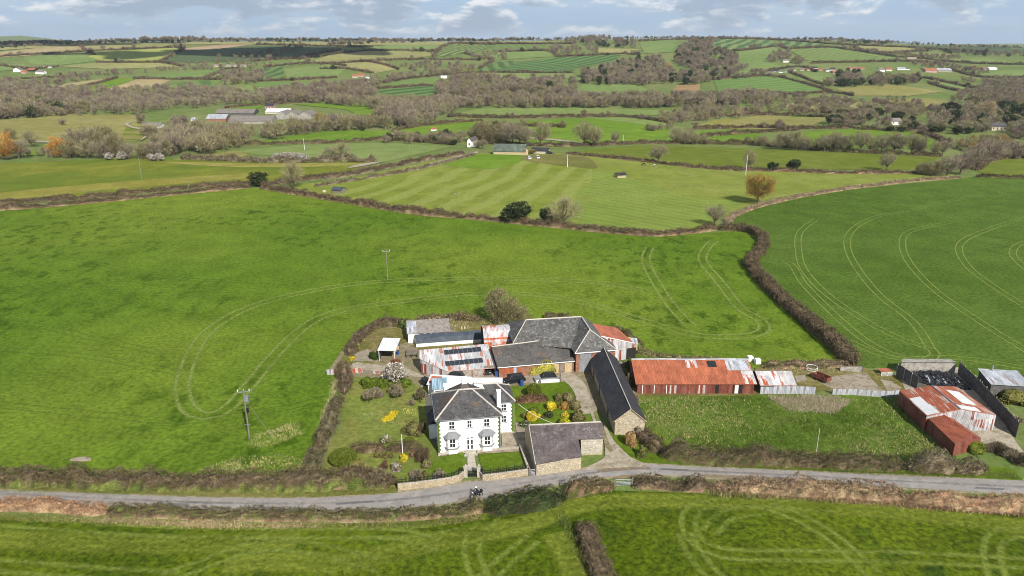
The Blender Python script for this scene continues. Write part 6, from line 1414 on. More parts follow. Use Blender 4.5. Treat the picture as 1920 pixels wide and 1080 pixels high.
# scattered yard things
def yard_bits():
    b = up(1420, 683, 0)
    for x, y in ((1403, 679), (1417, 684)):
        b = up(x, y, 0); o = MB().box(b, V3((1, .1, 0)).normalized(), V3((-.1, 1, 0)).normalized(), 1.1, 1.0, .12, 1.15).build('water_tank', M['wpaint'], None, b); tag(o, 'square white plastic tank behind the right end of the rust-red shed' + (', nearer to the shed' if x < 1410 else ', farther from the shed'), 'tank')
        MB().box(b, V3((1, .1, 0)).normalized(), V3((-.1, 1, 0)).normalized(), 1.15, 1.05, -.02, .12).build('pallet', M['timber'], o)
    b = up(1522, 694, 0); R = thing('ring_feeder', 'white metal ring feeder lying in the rough growth of the yard', 'cattle feeder', b)
    for z, nm in ((.25, 'hoop'), (.75, 'hoop')):
        m = MB()
        for k in range(14): m.tube(b + V3((1.15 * math.cos(k * .449), 1.15 * math.sin(k * .449), z)), b + V3((1.15 * math.cos(k * .449 + .449), 1.15 * math.sin(k * .449 + .449), z)), .05, 5)
        m.build(nm, M['wpaint'], R)
    for k in range(9):
        a = k * 2 * math.pi / 9; MB().tube(b + V3((1.15 * math.cos(a), 1.15 * math.sin(a), 0)), b + V3((1.15 * math.cos(a), 1.15 * math.sin(a), .78)), .035, 4).build('bar', M['wpaint'], R)
    b = up(1536, 716, 0); R = thing('trailer', 'dark rusty red farm trailer standing in the derelict yard', 'trailer', b); ex = V3((.55, -.83, 0)).normalized(); ey = V3((-ex.y, ex.x, 0))
    b2 = b - ex * 1.8
    m = MB().box(b2, ex, ey, 3.4, .08, .5, 1.35).box(b2 + ey * 1.5, ex, ey, 3.4, .08, .5, 1.35).box(b2 + ex * 3.32 + ey * .081, ex, ey, .08, 1.41, .5, 1.35).box(b2 + ey * .081, ex, ey, .08, 1.41, .5, 1.35).box(b2 + ey * .081 + ex * .081, ex, ey, 3.23, 1.41, .5, .56); m.build('body', M['redwall'], R)
    for u in (.9, 2.4):
        for v in (-.12, 1.5): MB().tube(b2 + ex * u + ey * v + Z * .32, b2 + ex * u + ey * (v + .18) + Z * .32, .32, 12).build('wheel', M['tyre'], R)
    MB().tube(b2 - ex * .9 + ey * .75 + Z * .5, b2 + ey * .75 + Z * .55, .05, 5).build('drawbar', M['redwall'], R)
    b = up(1575, 697, 0); R = thing('yard_wall', 'short pale concrete panel wall at the top corner of the derelict yard', 'wall', b)
    MB().slab([b, up(1615, 698, 0), up(1615, 698, 0) + Z * 1.1, b + Z * 1.1], .12, (0, 1, 0)).build('panel', M['concw'], R); MB().box(up(1615, 698, 0), V3((1, 0, 0)), V3((0, 1, 0)), .25, .25, 0, 1.6).build('post', M['dtimber'], R); MB().slab([b + Z * 1.18, up(1615, 698, 0) + Z * 1.18, up(1615, 698, 0) + Z * 1.3, b + Z * 1.3], .1, (0, 1, 0)).build('rail', M['timber'], R)
    b = up(1652, 706, 0); R = thing('gate_stack', 'rusty-topped stack of white metal gates left of the silage clamp', 'gates', b); ex = V3((1, 0, 0)); ey = V3((0, 1, 0))
    for i in range(4): MB().box(b + ey * .05 * i, ex, ey, 2.6, .05, .1 + .22 * i, .17 + .22 * i).build('rail', M['wpaint'], R)
    for u in (0, 1.25, 2.5): MB().box(b + ex * u - ey * .06, ex, ey, .08, .05, 0, .95).build('upright', M['wpaint'], R)
    MB().slab([b + V3((0, .4, .98)), b + V3((2.6, .4, .98)), b + V3((2.6, 2.0, 1.0)), b + V3((0, 2.0, 1.0))], .05).build('tin_lid', M['leanor'], R)
    b = up(1170, 662, 0); R = thing('plywood_shed', 'small half-open hut of pale boards and one silver sheet beside the orange lean-to', 'hut', b); ex = V3((1, -.05, 0)).normalized(); ey = V3((-ex.y, ex.x, 0))
    MB().slab([b + Z * 2.2, b + ex * 1.6 + Z * 2.2, b + ex * 1.6 + ey * 3 + Z * 2.6, b + ey * 3 + Z * 2.6], .06).build('board_roof', M['ply'], R); MB().slab([b + ex * 1.65 + Z * 2.2, b + ex * 3 + Z * 2.1, b + ex * 3 + ey * 2.8 + Z * 2.5, b + ex * 1.65 + ey * 2.8 + Z * 2.6], .05).build('tin_roof', M['silver'], R)
    MB().box(b + ex * .1 + ey * .15, ex, ey, 2.8, .08, 0, 2.1).box(b + ex * 2.82 + ey * .25, ex, ey, .08, 2.5, 0, 2.05).build('wall', M['ply'], R)
    b = up(1160, 690, 0); R = thing('log_pile', 'pile of pale sawn boards at the back corner of the long slate barn', 'timber pile', b)
    for i in range(6): MB().box(b + V3((-.02 * i, .12 * i, 0)), V3((1, .02 * i, 0)).normalized(), V3((-.02 * i, 1, 0)).normalized(), 2.6 - .1 * i, 1.0, .14 * i, .14 * i + .12).build('board', M['timber'], R)
yard_bits()
# ------------------------------------------------------------------ garden walls, gate, railings
def wall_run(name, label, pts, h, t, mat, rail=False, cat='wall'):
    b = up(*pts[0], 0); R = thing(name, label, cat, b); W_ = [up(x, y, 0) for x, y in pts]; m = MB(); c = MB(); r = MB()
    for i, (a, e) in enumerate(zip(W_[:-1], W_[1:])):
        k = (e - a).normalized(); n = V3((-k.y, k.x, 0)); k2 = k * .02
        m.slab([a + Z * h, e + Z * h, e + n * t + Z * h, a + n * t + Z * h], h + .2)
        c.slab([a - n * .04 + Z * (h + .09), e - n * .04 + Z * (h + .09), e + n * (t + .04) + Z * (h + .09), a + n * (t + .04) + Z * (h + .09)], .085)
        if rail:
            l = (e - a).length; zz = h + .09; s_ = a + n * t / 2; f = e + n * t / 2
            for z in (.12, .62): r.tube(s_ + Z * (zz + z), f + Z * (zz + z), .045, 4)
            for j in range(int(l / .22)):
                p = s_ + k * (j * .22 + .1); r.tube(p + Z * zz, p + Z * (zz + .85), .035, 4, .025)
            for j in range(int(l / 1.3) + 1):
                p = s_ + k * min(l, j * 1.3); r.tube(p + Z * zz, p + Z * (zz + .95), .045, 5); r.ball(p + Z * (zz + 1.0), .08, n=4)
    m.build('stonework', mat, R); c.build('coping', M['pstone'], R)
    if rail: r.build('railing', M['iron'], R)
    return R
wall_run('roadside_wall', 'low stone roadside wall topped with black railings, left of the garden gate', [(746, 921), (780, 917.5), (820, 912.5), (848, 908), (862, 903.5), (870, 897)], 1.15, .4, M['wallst'], True)
wall_run('roadside_wall', 'low stone roadside wall topped with black railings, right of the garden gate', [(900, 897), (905, 902.5), (920, 902), (950, 898), (993.5, 891.7)], 1.1, .4, M['wallst'], True)
wall_run('terrace_wall', 'low pale wall along the edge of the house terrace, left of the front path', [(822, 856), (850, 852), (873, 849)], .35, .3, M['pstone'])
wall_run('terrace_wall', 'low pale wall along the edge of the house terrace, right of the front path', [(895, 851), (935, 846), (976, 843)], .35, .3, M['pstone'])
wall_run('side_wall', 'narrow stone wall down the right side of the front lawn', [(994, 889), (986, 866), (977, 840)], .7, .3, M['wallst'])
for x, s_ in ((873.5, 'left'), (898, 'right')):
    b = up(x, 894, 0); m = MB().box(b - V3((.28, .28, 0)), V3((1, 0, 0)), V3((0, 1, 0)), .56, .56, -.1, 1.75); R = thing('gate_pillar', f'square stone gate pillar on the {s_} of the black garden gate', 'pillar', b); m.build('shaft', M['pstone'], R)
    MB().box(b - V3((.34, .34, 0)), V3((1, 0, 0)), V3((0, 1, 0)), .68, .68, 1.752, 1.9).ball(b + Z * 2.05, .2, n=6).build('cap', M['pstone'], R)
def iron_gate():
    a, e = up(876.5, 894.5, 0), up(895.3, 894, 0); R = thing('garden_gate', 'black iron double gate at the foot of the farmhouse path', 'gate', a); k = (e - a); l = k.length; k.normalize()
    for h_ in (0, 1):
        m = MB(); o = a + k * (l / 2 * h_ + .02); w_ = l / 2 - .04
        for z in (.12, .6, 1.25): m.tube(o + Z * z, o + k * w_ + Z * z, .035, 4)
        for j in range(6): m.tube(o + k * (w_ * j / 5) + Z * .08, o + k * (w_ * j / 5) + Z * (1.45 if j in (0, 5) else 1.35), .028, 4)
        m.slab([o + Z * .14, o + k * w_ + Z * .14, o + k * w_ + Z * .58, o + Z * .58], .015, (0, 1, 0)); m.build('gate_leaf', M['iron'], R)
iron_gate()
def field_gate(x0, x1, y0, y1, label, h=1.25):
    a, e = up(x0, y0, 0), up(x1, y1, 0); R = thing('field_gate', label, 'gate', a); k = (e - a); l = k.length; k.normalize()
    m = MB()
    for z in (.2, .42, .64, .9, 1.2): m.tube(a + Z * z, e + Z * z, .035, 5)
    for t in (0, .5, 1): m.tube(a + k * l * t + Z * .15, a + k * l * t + Z * 1.22, .035, 5)
    m.tube(a + Z * .2, e + Z * 1.2, .025, 4); m.build('bars', M['galv'], R)
    for p in (a - k * .2, e + k * .2): MB().tube(p - Z * .2, p + Z * 1.5, .1, 6).build('post', M['timber'], R)
field_gate(1154, 1183, 912, 911, 'galvanised five-bar field gate in the gap of the roadside hedge')
field_gate(995, 1003, 893, 892, 'small timber and wire gate in the gap between the front lawn and the stone barn')
b = up(1008, 719, 0); R = thing('yard_rail_wall', 'short whitewashed yard wall with a dark post beside the silver car', 'wall', b); a, e = up(1006, 719, 0), up(1049, 717, 0)
MB().slab([a + Z * .65, e + Z * .65, e + V3((0, .25, .65)), a + V3((0, .25, .65))], .75).build('stonework', M['white'], R); MB().tube(e + V3((.1, .1, 0)), e + V3((.1, .1, 1.9)), .1, 6).build('post', M['iron'], R)
m = MB()
for j in range(6): p = a + (e - a) * (j / 6); m.tube(p + V3((0, .12, .65)), p + V3((0, .12, 1.15)), .03, 4)
m.tube(a + V3((0, .12, 1.1)), e + V3((0, .12, 1.1)), .025, 4); m.build('railing', M['galv'], R)

# ------------------------------------------------------------------ shrubs, clipped bushes and flowers
TOPI = [C(100, 112, 38), C(84, 98, 30), C(116, 126, 48)]; OLIVE = [C(118, 116, 64), C(136, 130, 80), C(100, 100, 52)]; REDBR = [C(120, 92, 72), C(142, 110, 86), C(102, 78, 60)]
shrub(1001, 745, 2.9, 2.8, TOPI, 'large clipped green ball on the lawn in front of the parked cars', ball=True, size=.13, dens=2.2)
shrub(776, 812, 4.0, 2.6, OLIVE + BR[:1], 'big rounded olive-brown bush beside the shaded left side of the farmhouse', size=.14, dens=2)
shrub(644, 868, 4.4, 2.2, TOPI, 'large flat clipped green mound near the left corner of the garden', ball=True, size=.13, dens=1.6)
shrub(662, 868, 2.6, 1.6, LIME[:1] + TOPI, 'smaller lime-green mound against the large clipped mound in the left garden', size=.12, dens=1.6)
hedge([(652, 850), (690, 848), (725, 846)], 1.5, 1.5, REDBR[:1] + BR, None, 'clipped brown garden hedge, left half, across the left garden', irr=.06)
hedge([(727, 846), (760, 846), (796, 847)], 1.5, 1.5, REDBR[:1] + BR, None, 'clipped brown garden hedge, right half, across the left garden behind the white pole', irr=.06)
for i, x in enumerate((706, 716, 724, 734)): shrub(x, 858, 1.0, 1.15, OLIVE + REDBR[:1], 'small clipped russet bush in the row below the brown garden hedge', size=.1, group='small bushes below the garden hedge', dens=1.5)
for x in (772, 781): shrub(x, 856, 1.1, 1.1, REDBR, 'dark russet clipped bush right of the yellow-flowered shrub', size=.1, group='russet bushes by the yellow shrub', dens=1.5)
shrub(758, 862, 1.8, 1.3, YEL + LIME, 'bright yellow-flowered shrub at the foot of the white pole', size=.12, dens=1.8)
shrub(720, 878, 1.7, 1.6, REDBR, 'dark red-brown vase-shaped shrub in the lower left garden', False, size=.11, dens=1.4); shrub(744, 882, 2.1, 1.7, WHITE[1:] + BR[:2], 'pale ring-shaped shrub in the lower left garden', True, size=.1, dens=1.3)
shrub(781, 895, 2.0, 1.9, GREY, 'grey twiggy shrub behind the roadside railings, left', False, size=.12, dens=1.5); shrub(798, 893, 1.5, 1.3, OLIVE, 'low olive bush between two grey shrubs behind the railings', size=.1, dens=1.5); shrub(824, 895, 1.9, 1.6, GREY[1:], 'pale grey fuzzy shrub on the left front lawn', False, size=.11, dens=1.7)
shrub(794, 862, 2.6, 2.7, BR + REDBR[:1], 'tall brown shrub at the right end of the garden hedge', False, size=.14, dens=1.6); shrub(800, 876, 1.8, 1.9, GREY[:1] + OLIVE, 'olive-grey shrub below the tall brown shrub', True, size=.12, dens=1.4); shrub(767, 832, 1.9, 1.1, TOPI, 'small dark green dome behind the garden hedge', ball=True, size=.1, dens=1.6)
shrub(724, 834, 2.0, 1.4, OLIVE + WHITE[:1], 'little tree with a few white flowers in the middle of the left lawn', True, stem=True, size=.1, z0=.8); shrub(793, 814, 1.7, 1.4, BR, 'little bare apple tree beside the big olive bush', False, size=.13, z0=1.0)
shrub(693, 756, 2.6, 2.0, GREY + OLIVE[:1], 'bare apple tree standing on the left lawn, nearest the boundary hedge', False, size=.15, z0=1.2); shrub(745, 748, 2.6, 2.0, GREY, 'bare apple tree at the top of the left lawn', False, size=.15, z0=1.1); shrub(789, 756, 2.0, 1.8, GREY[2:] + BR, 'bare apple tree on the left lawn closest to the farmhouse', False, size=.15, z0=1.3)
shrub(771, 758, 1.7, 1.3, GREY, 'small pinkish-grey bush near the top of the left lawn', False, size=.12); shrub(704, 742, 3.6, 2.2, GREY, 'wide grey bush at the top of the left garden', False, size=.16, dens=1.4); shrub(743, 734, 4.0, 2.2, OLIVE + GREY[:1], 'wide olive bush below the white blossom tree', size=.14, dens=1.4)
for x, w_, h_ in ((688, 3.0, 2.4), (704, 3.2, 2.3), (718, 3.2, 1.9)): shrub(x, 724, w_, h_, [C(92, 112, 36), C(112, 128, 44), C(76, 94, 30)], 'fresh green conifer bush in the row along the top of the garden', size=.14, group='green bushes along the top of the garden', dens=1.6)
shrub(762, 722, 2.6, 1.6, [C(92, 112, 36), C(112, 128, 44)], 'fresh green bush just right of the white blossom tree', size=.13, dens=1.4)
tree('blossom', 742, 716, 680, 'white blossom tree between the broken yard fence and the garden', 1.15)
shrub(700, 673, 2.1, 2.2, [C(70, 88, 34), C(58, 76, 28)], 'round dark green bush at the corner of the white-roofed open shed', size=.13, dens=1.8); shrub(668, 650, 1.8, 1.4, LIME, 'small lime-green bush in the bramble corner of the yard', size=.12); shrub(661, 674, 1.6, .9, YEL + LIME[:1], 'small yellow gorse bush in the top yard', size=.11); shrub(755, 612, 3.0, 2.4, DGRN + LIME[:1], 'dark green bush behind the left end of the grey-roofed shed', size=.15, dens=1.5); shrub(958, 604, 2.6, 1.6, LIME, 'lime-green shrub at the foot of the ivy-clad tree', size=.13)
shrub(742, 680, 2.4, .9, REDBR[:1] + [C(160, 100, 60)], 'heap of rusty brown brush in front of the white-roofed open shed', False, size=.12)
FY = [C(246, 220, 56), C(240, 208, 44), C(206, 186, 60), C(176, 166, 64)]
shrub(1032, 768, 2.3, 2.1, FY, 'tall bright yellow shrub at the end of the russet hedge in the right garden', size=.13, dens=1.8); shrub(997, 789, 1.9, 1.8, FY, 'round bright yellow bush on the lawn beside the farmhouse', ball=True, size=.13, dens=1.8); shrub(1010, 783, .9, 1.0, FY, 'tiny yellow bush next to the round yellow bush', size=.1); shrub(1060, 782, 1.6, 1.5, FY, 'bright yellow bush behind the lime-yellow dome in the right garden', size=.12, dens=1.8)
shrub(1058, 800, 2.7, 2.2, [C(184, 176, 40), C(160, 158, 36), C(140, 144, 40)], 'lime-yellow dome on a short trunk just behind the stone barn roof', size=.14, dens=1.8)
shrub(1058, 766, 2.2, 1.8, [C(190, 140, 70), C(160, 120, 66)] + OLIVE[:1], 'orange-tinted bush in the right garden', size=.13, dens=1.5)
shrub(985, 784, 1.8, 1.4, OLIVE, 'dark olive bush between the farmhouse wing and the round yellow bush', size=.12, dens=1.5); shrub(1030, 781, 1.8, 1.5, DGRN, 'dark green dome in the middle of the right garden', size=.12, dens=1.6); shrub(1019, 785, .9, .8, DGRN + REDBR, 'tiny dark dome beside the dark green dome', size=.1); shrub(1001, 772, 2.6, 1.0, TOPI, 'low green mound behind the round yellow bush', size=.12)
for x, y, w_, h_, l in ((1065, 752, 3.2, 2.3, 'broad olive bush beside the bend of the drive'), (1078, 768, 2.6, 2.4, 'olive-brown bush beside the drive, next below the broad one'), (1084, 788, 2.8, 2.6, 'brown twiggy bush beside the two grass strips of the drive'), (1048, 750, 2.2, 1.9, 'dark bush left of the broad olive bush by the drive')): shrub(x, y, w_, h_, OLIVE + BR[:2], l, size=.14, dens=1.6)
hedge([(968, 757), (990, 755), (1010, 754), (1028, 753)], 1.5, 1.2, REDBR, None, 'russet clipped hedge across the right garden behind the farmhouse wing', irr=.06)
hedge([(990, 704), (1005, 702.5), (1025, 701), (1043, 700)], 1.9, 1.3, [C(222, 210, 96), C(206, 196, 90), C(180, 180, 80)], GRN, 'pale yellow forsythia hedge against the low slate barn', irr=.2, lowfrac=.2)
shrub(985, 797, 2.8, .8, DGRN + GRN[:1] + WHITE[:1], 'low flower bed at the corner of the farmhouse wing', size=.1)
shrub(1190, 722, 6.0, 3.6, GREY[:3] + PURP[:1], 'large grey twiggy bush between the long slate barn and the rust-red shed', False, size=.2, dens=1.0, clumps=24); shrub(1181, 693, 2.2, 3.4, [C(84, 100, 40), C(104, 118, 50)], 'tall ivy-green bush at the left end of the rust-red shed', size=.15, dens=1.5); shrub(1171, 700, 2.4, 1.5, LIME[:1] + OLIVE, 'yellow-green bramble below the tall ivy-green bush', size=.13); shrub(1183, 752, 3.4, 2.4, GREY + STRAW[3:], 'straggling pale bush along the paddock side of the long slate barn', False, size=.18, dens=1.0)
shrub(1181, 834, 2.8, 3.3, [C(176, 144, 96), C(196, 164, 112), C(150, 120, 78)], 'brown weeping shrub like a haystack in front of the stone gable', True, size=.13, dens=2.2, clumps=8)
shrub(1206, 856, 2.2, 2.3, OLIVE + GRN[:1], 'rounded olive bush at the bottom of the bramble hedge by the drive', size=.14, dens=1.6); shrub(1826, 846, 4.4, 2.5, [C(116, 128, 46), C(96, 108, 40), C(136, 142, 60)], 'bright ivy-green bush against the end of the dark rusty shed', size=.16, dens=1.7); shrub(1898, 752, 6.5, 3.0, [C(112, 112, 54), C(130, 126, 70), C(96, 96, 44)], 'large olive bush on the dark boarded wall at the right edge', size=.18, dens=1.3, clumps=22); shrub(1893, 790, 4.0, 1.6, STRAW[3:] + GREY, 'pale dead brush below the large olive bush at the right edge', False, size=.17, dens=1.3); shrub(1868, 845, 5.0, 1.8, GREY + BR, 'grey-brown bramble mass at the end of the concrete track on the right', False, size=.18, dens=1.3); shrub(1905, 862, 5.0, 2.0, BR + GREY, 'brown bramble mass nearest the lane at the right edge', False, size=.18, dens=1.3)
shrub(672, 896, 2.6, 1.6, REDBR[:1] + BR, 'dark brown brush behind the roadside hedge at the garden corner', False, size=.14, dens=1.4)
tufts([(716, 786), (740, 772), (748, 772), (736, 788), (718, 792)], 240, FY, .32, 'clump of bright yellow daffodils on the left lawn', 'daffodils', w=.14, per=4, spread=.15)
tufts([(700, 790), (760, 788), (770, 806), (715, 808)], 160, [C(236, 228, 150), C(244, 240, 206)], .22, 'scattered pale narcissi on the left lawn', 'daffodils', w=.12, per=3, spread=.2); tufts([(755, 766), (785, 768), (792, 782), (760, 776)], 150, [C(238, 226, 120), C(244, 236, 180)], .25, 'drift of cream daffodils near the farmhouse', 'daffodils', w=.12, per=3, spread=.2); tufts([(682, 776), (700, 776), (700, 792), (682, 792)], 70, [C(240, 236, 200)], .2, 'thin drift of white flowers on the left lawn', 'daffodils', w=.12, per=3, spread=.2)
# rough grass
PT_ = [C(176, 170, 116), C(192, 182, 132), C(140, 148, 76), C(116, 138, 52), C(98, 124, 40), C(108, 134, 48), C(88, 114, 36), C(104, 128, 46)]
tufts([(1202, 748), (1420, 745), (1688, 748), (1788, 850), (1600, 858), (1300, 850), (1216, 812)], 7500, PT_, .45, 'tussocky grass with bleached tips filling the paddock', 'tussock_grass', .6, .12, 5, .35)
tufts([(1440, 746), (1560, 744), (1600, 752), (1560, 776), (1480, 770)], 1500, [C(196, 182, 150), C(178, 164, 132), C(208, 196, 166)], .8, 'patch of dead grey-straw grass below the corrugated fences', 'dead_grass', .45, .1, 5, .3)
tufts([(640, 700), (628, 745), (618, 780), (600, 800), (612, 760), (626, 715)], 420, [C(196, 182, 140), C(176, 160, 118)] + GRN[:1], .5, 'dead grass along the outside of the garden hedge', 'dead_grass', .6, .1)
tufts([(460, 836), (476, 816), (524, 800), (560, 792), (570, 812), (520, 834), (490, 842)], 260, [C(200, 184, 138), C(180, 166, 120), C(126, 140, 70)], .45, 'bleached grass round the foot of the large power pole', 'dead_grass', .6, .11); tufts([(360, 886), (430, 862), (520, 852), (590, 866), (580, 890), (430, 890)], 380, [C(200, 184, 138), C(176, 156, 120), C(126, 140, 70)], .4, 'bleached grass patch above the roadside hedge', 'dead_grass', .6, .11)
tufts([(845, 606), (905, 602), (990, 612), (960, 622), (850, 618)], 800, [C(190, 176, 132), C(160, 150, 104), C(132, 128, 78)], .7, 'tall dead grass behind the dark-roofed low house', 'dead_grass', .5, .1); tufts([(1150, 648), (1215, 656), (1400, 684), (1390, 692), (1200, 676)], 700, [C(180, 170, 122), C(150, 146, 96), C(116, 128, 62)], .5, 'rough dead grass behind the rust-red shed', 'dead_grass', .5, .1)
tufts([(1420, 694), (1560, 690), (1600, 697), (1540, 706), (1500, 702), (1430, 704)], 900, [C(186, 174, 130), C(160, 150, 104), C(130, 130, 72)], .55, 'dead grass over the back of the derelict yard', 'dead_grass', .5, .1)
VG = [C(196, 176, 134), C(176, 156, 118), C(150, 146, 88), C(116, 130, 60)]
tufts([(-40, 966), (200, 974), (400, 984), (740, 984), (860, 974), (900, 966), (900, 972), (860, 981), (740, 990), (400, 990), (200, 982), (-40, 974)], 2200, VG, .5, 'bleached verge grass below the left hedge of the lane', 'verge_grass', .5, .09)
tufts([(1330, 922), (1500, 930), (1700, 942), (1980, 962), (1980, 972), (1700, 952), (1500, 938), (1330, 930)], 1700, STRAW + VG[2:], .6, 'pinkish dead verge grass below the right hedge of the lane', 'verge_grass', .4, .1)
tufts([(1060, 958), (1090, 1010), (1110, 1070), (1092, 1076), (1060, 1000), (1040, 970)], 500, GRN + VG[2:], .4, 'long green grass beside the flat-topped field hedge', 'verge_grass', .5, .09)
tufts([(-40, 919), (250, 923), (500, 927), (740, 922), (740, 926), (500, 933), (250, 929), (-40, 922)], 1500, GRN + VG[2:], .3, 'short verge grass along the north edge of the lane, left', 'verge_grass', .6, .08)
tufts([(1220, 866), (1400, 876), (1700, 886), (1900, 888), (1910, 898), (1700, 892), (1500, 882), (1300, 873)], 1600, GRN, .35, 'green verge grass along the north edge of the lane, right', 'verge_grass', .6, .09)
LOW = [C(78, 100, 24), C(96, 116, 30), C(118, 136, 44), C(64, 88, 24), C(52, 76, 26)]
tufts([(-100, 985), (400, 998), (860, 986), (1060, 960), (1060, 990), (1100, 1130), (-100, 1130)], 9000, LOW, .2, 'young corn plants in the left field below the lane', 'young_corn', .7, .1, 3, .3)
tufts([(1130, 945), (1500, 948), (2000, 985), (2000, 1130), (1160, 1130), (1120, 990)], 8000, LOW, .2, 'young corn plants in the right field below the lane', 'young_corn', .7, .1, 3, .3)

# ------------------------------------------------------------------ vehicles
def m_car(name, c, rough=.25): return m_plain(name, c, rough, .1, .5, .02)
CARP = dict(black=m_car('black_car_paint', (.012, .013, .016)), silver=m_car('silver_car_paint', (.27, .28, .30)), grey=m_car('dark_car_paint', (.03, .032, .036)), white=m_car('white_car_paint', (.74, .74, .74)), blue=m_car('blue_car_paint', (.04, .07, .14)))
LENS = m_plain('lamp_lens', (.75, .75, .72), .2, 0, .5, .02); RED = m_plain('tail_lamp', (.3, .01, .01), .3)
def car(paint, loc, head, label, L=4.6, Wd=1.85, H=1.68, group=None, top=None):
    R = thing('parked_car', label, 'car', loc, group); fx = V3((math.cos(head), math.sin(head), 0)); sy = V3((-fx.y, fx.x, 0)); o = V3(loc)
    q = lambda u, v, z: o + fx * u + sy * v + Z * z
    def loft(sec, mat, name, par):
        m = MB(); n = len(sec)
        rows = [[q(u, s_ * wv * Wd / 2, z) for s_ in (-1, 1)] for u, wv, z in sec]
        return m, rows
    prof = [(-.5, .9, .42), (-.5, .95, .78), (-.485, .95, .98), (-.12, 1, 1.0), (.22, 1, .98), (.42, .95, .86), (.495, .86, .70), (.5, .86, .40), (.3, .98, .26), (-.38, .98, .26)]
    m = MB(); ra = [q(u * L, -w_ * Wd / 2, z * H / 1.68) for u, w_, z in prof]; rb = [q(u * L, w_ * Wd / 2, z * H / 1.68) for u, w_, z in prof]
    m.poly(ra); m.poly(rb[::-1])
    for i in range(len(prof)): j = (i + 1) % len(prof); m.poly([ra[j], ra[i], rb[i], rb[j]])
    body = m.build('body', CARP[paint], R)
    cab = [(-.47, .93, .99), (-.40, .78, 1.58), (-.1, .76, 1.68), (.06, .76, 1.62), (.24, .92, .99)]
    m = MB(); A = [q(u * L, -w_ * Wd / 2, z * H / 1.68) for u, w_, z in cab]; B = [q(u * L, w_ * Wd / 2, z * H / 1.68) for u, w_, z in cab]
    m.poly(A[::-1]); m.poly(B)
    for i in range(4): m.poly([A[i], A[i + 1], B[i + 1], B[i]])
    m.build('windows', M['glass'], R)
    m = MB(); T = [A[1] + Z * .02, A[2] + Z * .03, A[3] + Z * .02, B[3] + Z * .02, B[2] + Z * .03, B[1] + Z * .02]; m.poly([T[0], T[5], T[4], T[1]][::-1]); m.poly([T[1], T[4], T[3], T[2]][::-1])
    for (p, t) in ((A[1], A[0]), (B[1], B[0]), (A[3], A[4]), (B[3], B[4]), (A[2] + (A[3] - A[2]) * .1, A[4] + (A[0] - A[4]) * .45), (B[2] + (B[3] - B[2]) * .1, B[4] + (B[0] - B[4]) * .45)): m.tube(p, t, .045, 4)
    for X in (A, B): m.tube(X[1], X[2], .05, 4); m.tube(X[2], X[3], .05, 4)
    m.build('roof', CARP[top or paint], R)
    for u in (.31, -.30):
        for s_ in (-1, 1):
            a, e = q(u * L, s_ * (Wd / 2 - .2), .34), q(u * L, s_ * (Wd / 2 + .012), .34); wh = MB().tube(a, e, .34, 16).build('wheel', M['tyre'], R); MB().tube(e - (e - a) * .02, e + (e - a) * .03, .2, 10).build('rim', M['galv'], wh)
    for s_ in (-1, 1):
        MB().slab([q(.497 * L, s_ * .45, .62), q(.48 * L, s_ * .78, .62), q(.462 * L, s_ * .8, .8), q(.48 * L, s_ * .45, .8)][::s_], .03, -fx).build('headlight', LENS, R)
        MB().box(q(-.505 * L, s_ * .72 - .1, 0), fx, sy, .04, .2, .75, 1.0).build('tail_light', RED, R)
        MB().box(q(.16 * L, s_ * (Wd / 2 + .06) - .07, 0), fx, sy, .1, .14, .98, 1.1).build('wing_mirror', CARP[paint], R)
    return R
def heading(x0, y0, x1, y1): a, e = up(x0, y0, 0), up(x1, y1, 0); return math.atan2(e.y - a.y, e.x - a.x)
car('black', up(963, 717, 0), heading(980, 714.5, 946, 719.5), 'black estate car parked behind the clipped green ball')
car('silver', up(1023, 714, 0), heading(1040, 712.5, 1006, 715.5), 'silver-sided car with a dark roof parked behind the short white yard wall', top='black')
car('grey', up(914, 697, 0), heading(914, 690, 913, 700), 'dark car parked inside the open bay of the solar-panelled shed')
car('grey', up(850, 708.5, 0), heading(862, 710, 838, 707.5), 'dark car half hidden behind the white-roofed outhouse')
def bin_(x, y, mat, label, h=1.1): b = up(x, y, 0); R = thing('wheelie_bin', label, 'bin', b); ex = V3((1, 0, 0)); ey = V3((0, 1, 0)); MB().box(b - V3((.3, .35, 0)), ex, ey, .6, .7, .08, h).build('body', mat, R); MB().box(b - V3((.33, .38, 0)), ex, ey, .66, .76, h + .003, h + .09).build('lid', mat, R); MB().tube(b + V3((-.3, .38, .12)), b + V3((.3, .38, .12)), .12, 8).build('wheel', M['tyre'], R)
bin_(979, 724, bpy.data.materials['blue_barrel'], 'dark blue bin at the tail of the black estate car'); bin_(931, 706, bpy.data.materials['blue_barrel'], 'blue-grey bin at the right corner of the garage bay')
for i, (x, y, w_, l) in enumerate(((832, 710, 1.2, 'left'), (842, 709.5, 1.0, 'right'))):
    b = up(x, y, 0); R = thing('crate', f'open blue plastic crate against the whitewashed shed wall, {l} one of two', 'crate', b); m = MB(); ex = V3((1, 0, 0)); ey = V3((0, 1, 0))
    m.box(b, ex, ey, w_, .06, 0, .45).box(b + ey * .64, ex, ey, w_, .06, 0, .45).box(b + ey * .061, ex, ey, .06, .578, 0, .45).box(b + ex * (w_ - .06) + ey * .061, ex, ey, .06, .578, 0, .45).box(b + ex * .061 + ey * .061, ex, ey, w_ - .122, .578, .02, .08).build('body', bpy.data.materials['blue_barrel'], R)
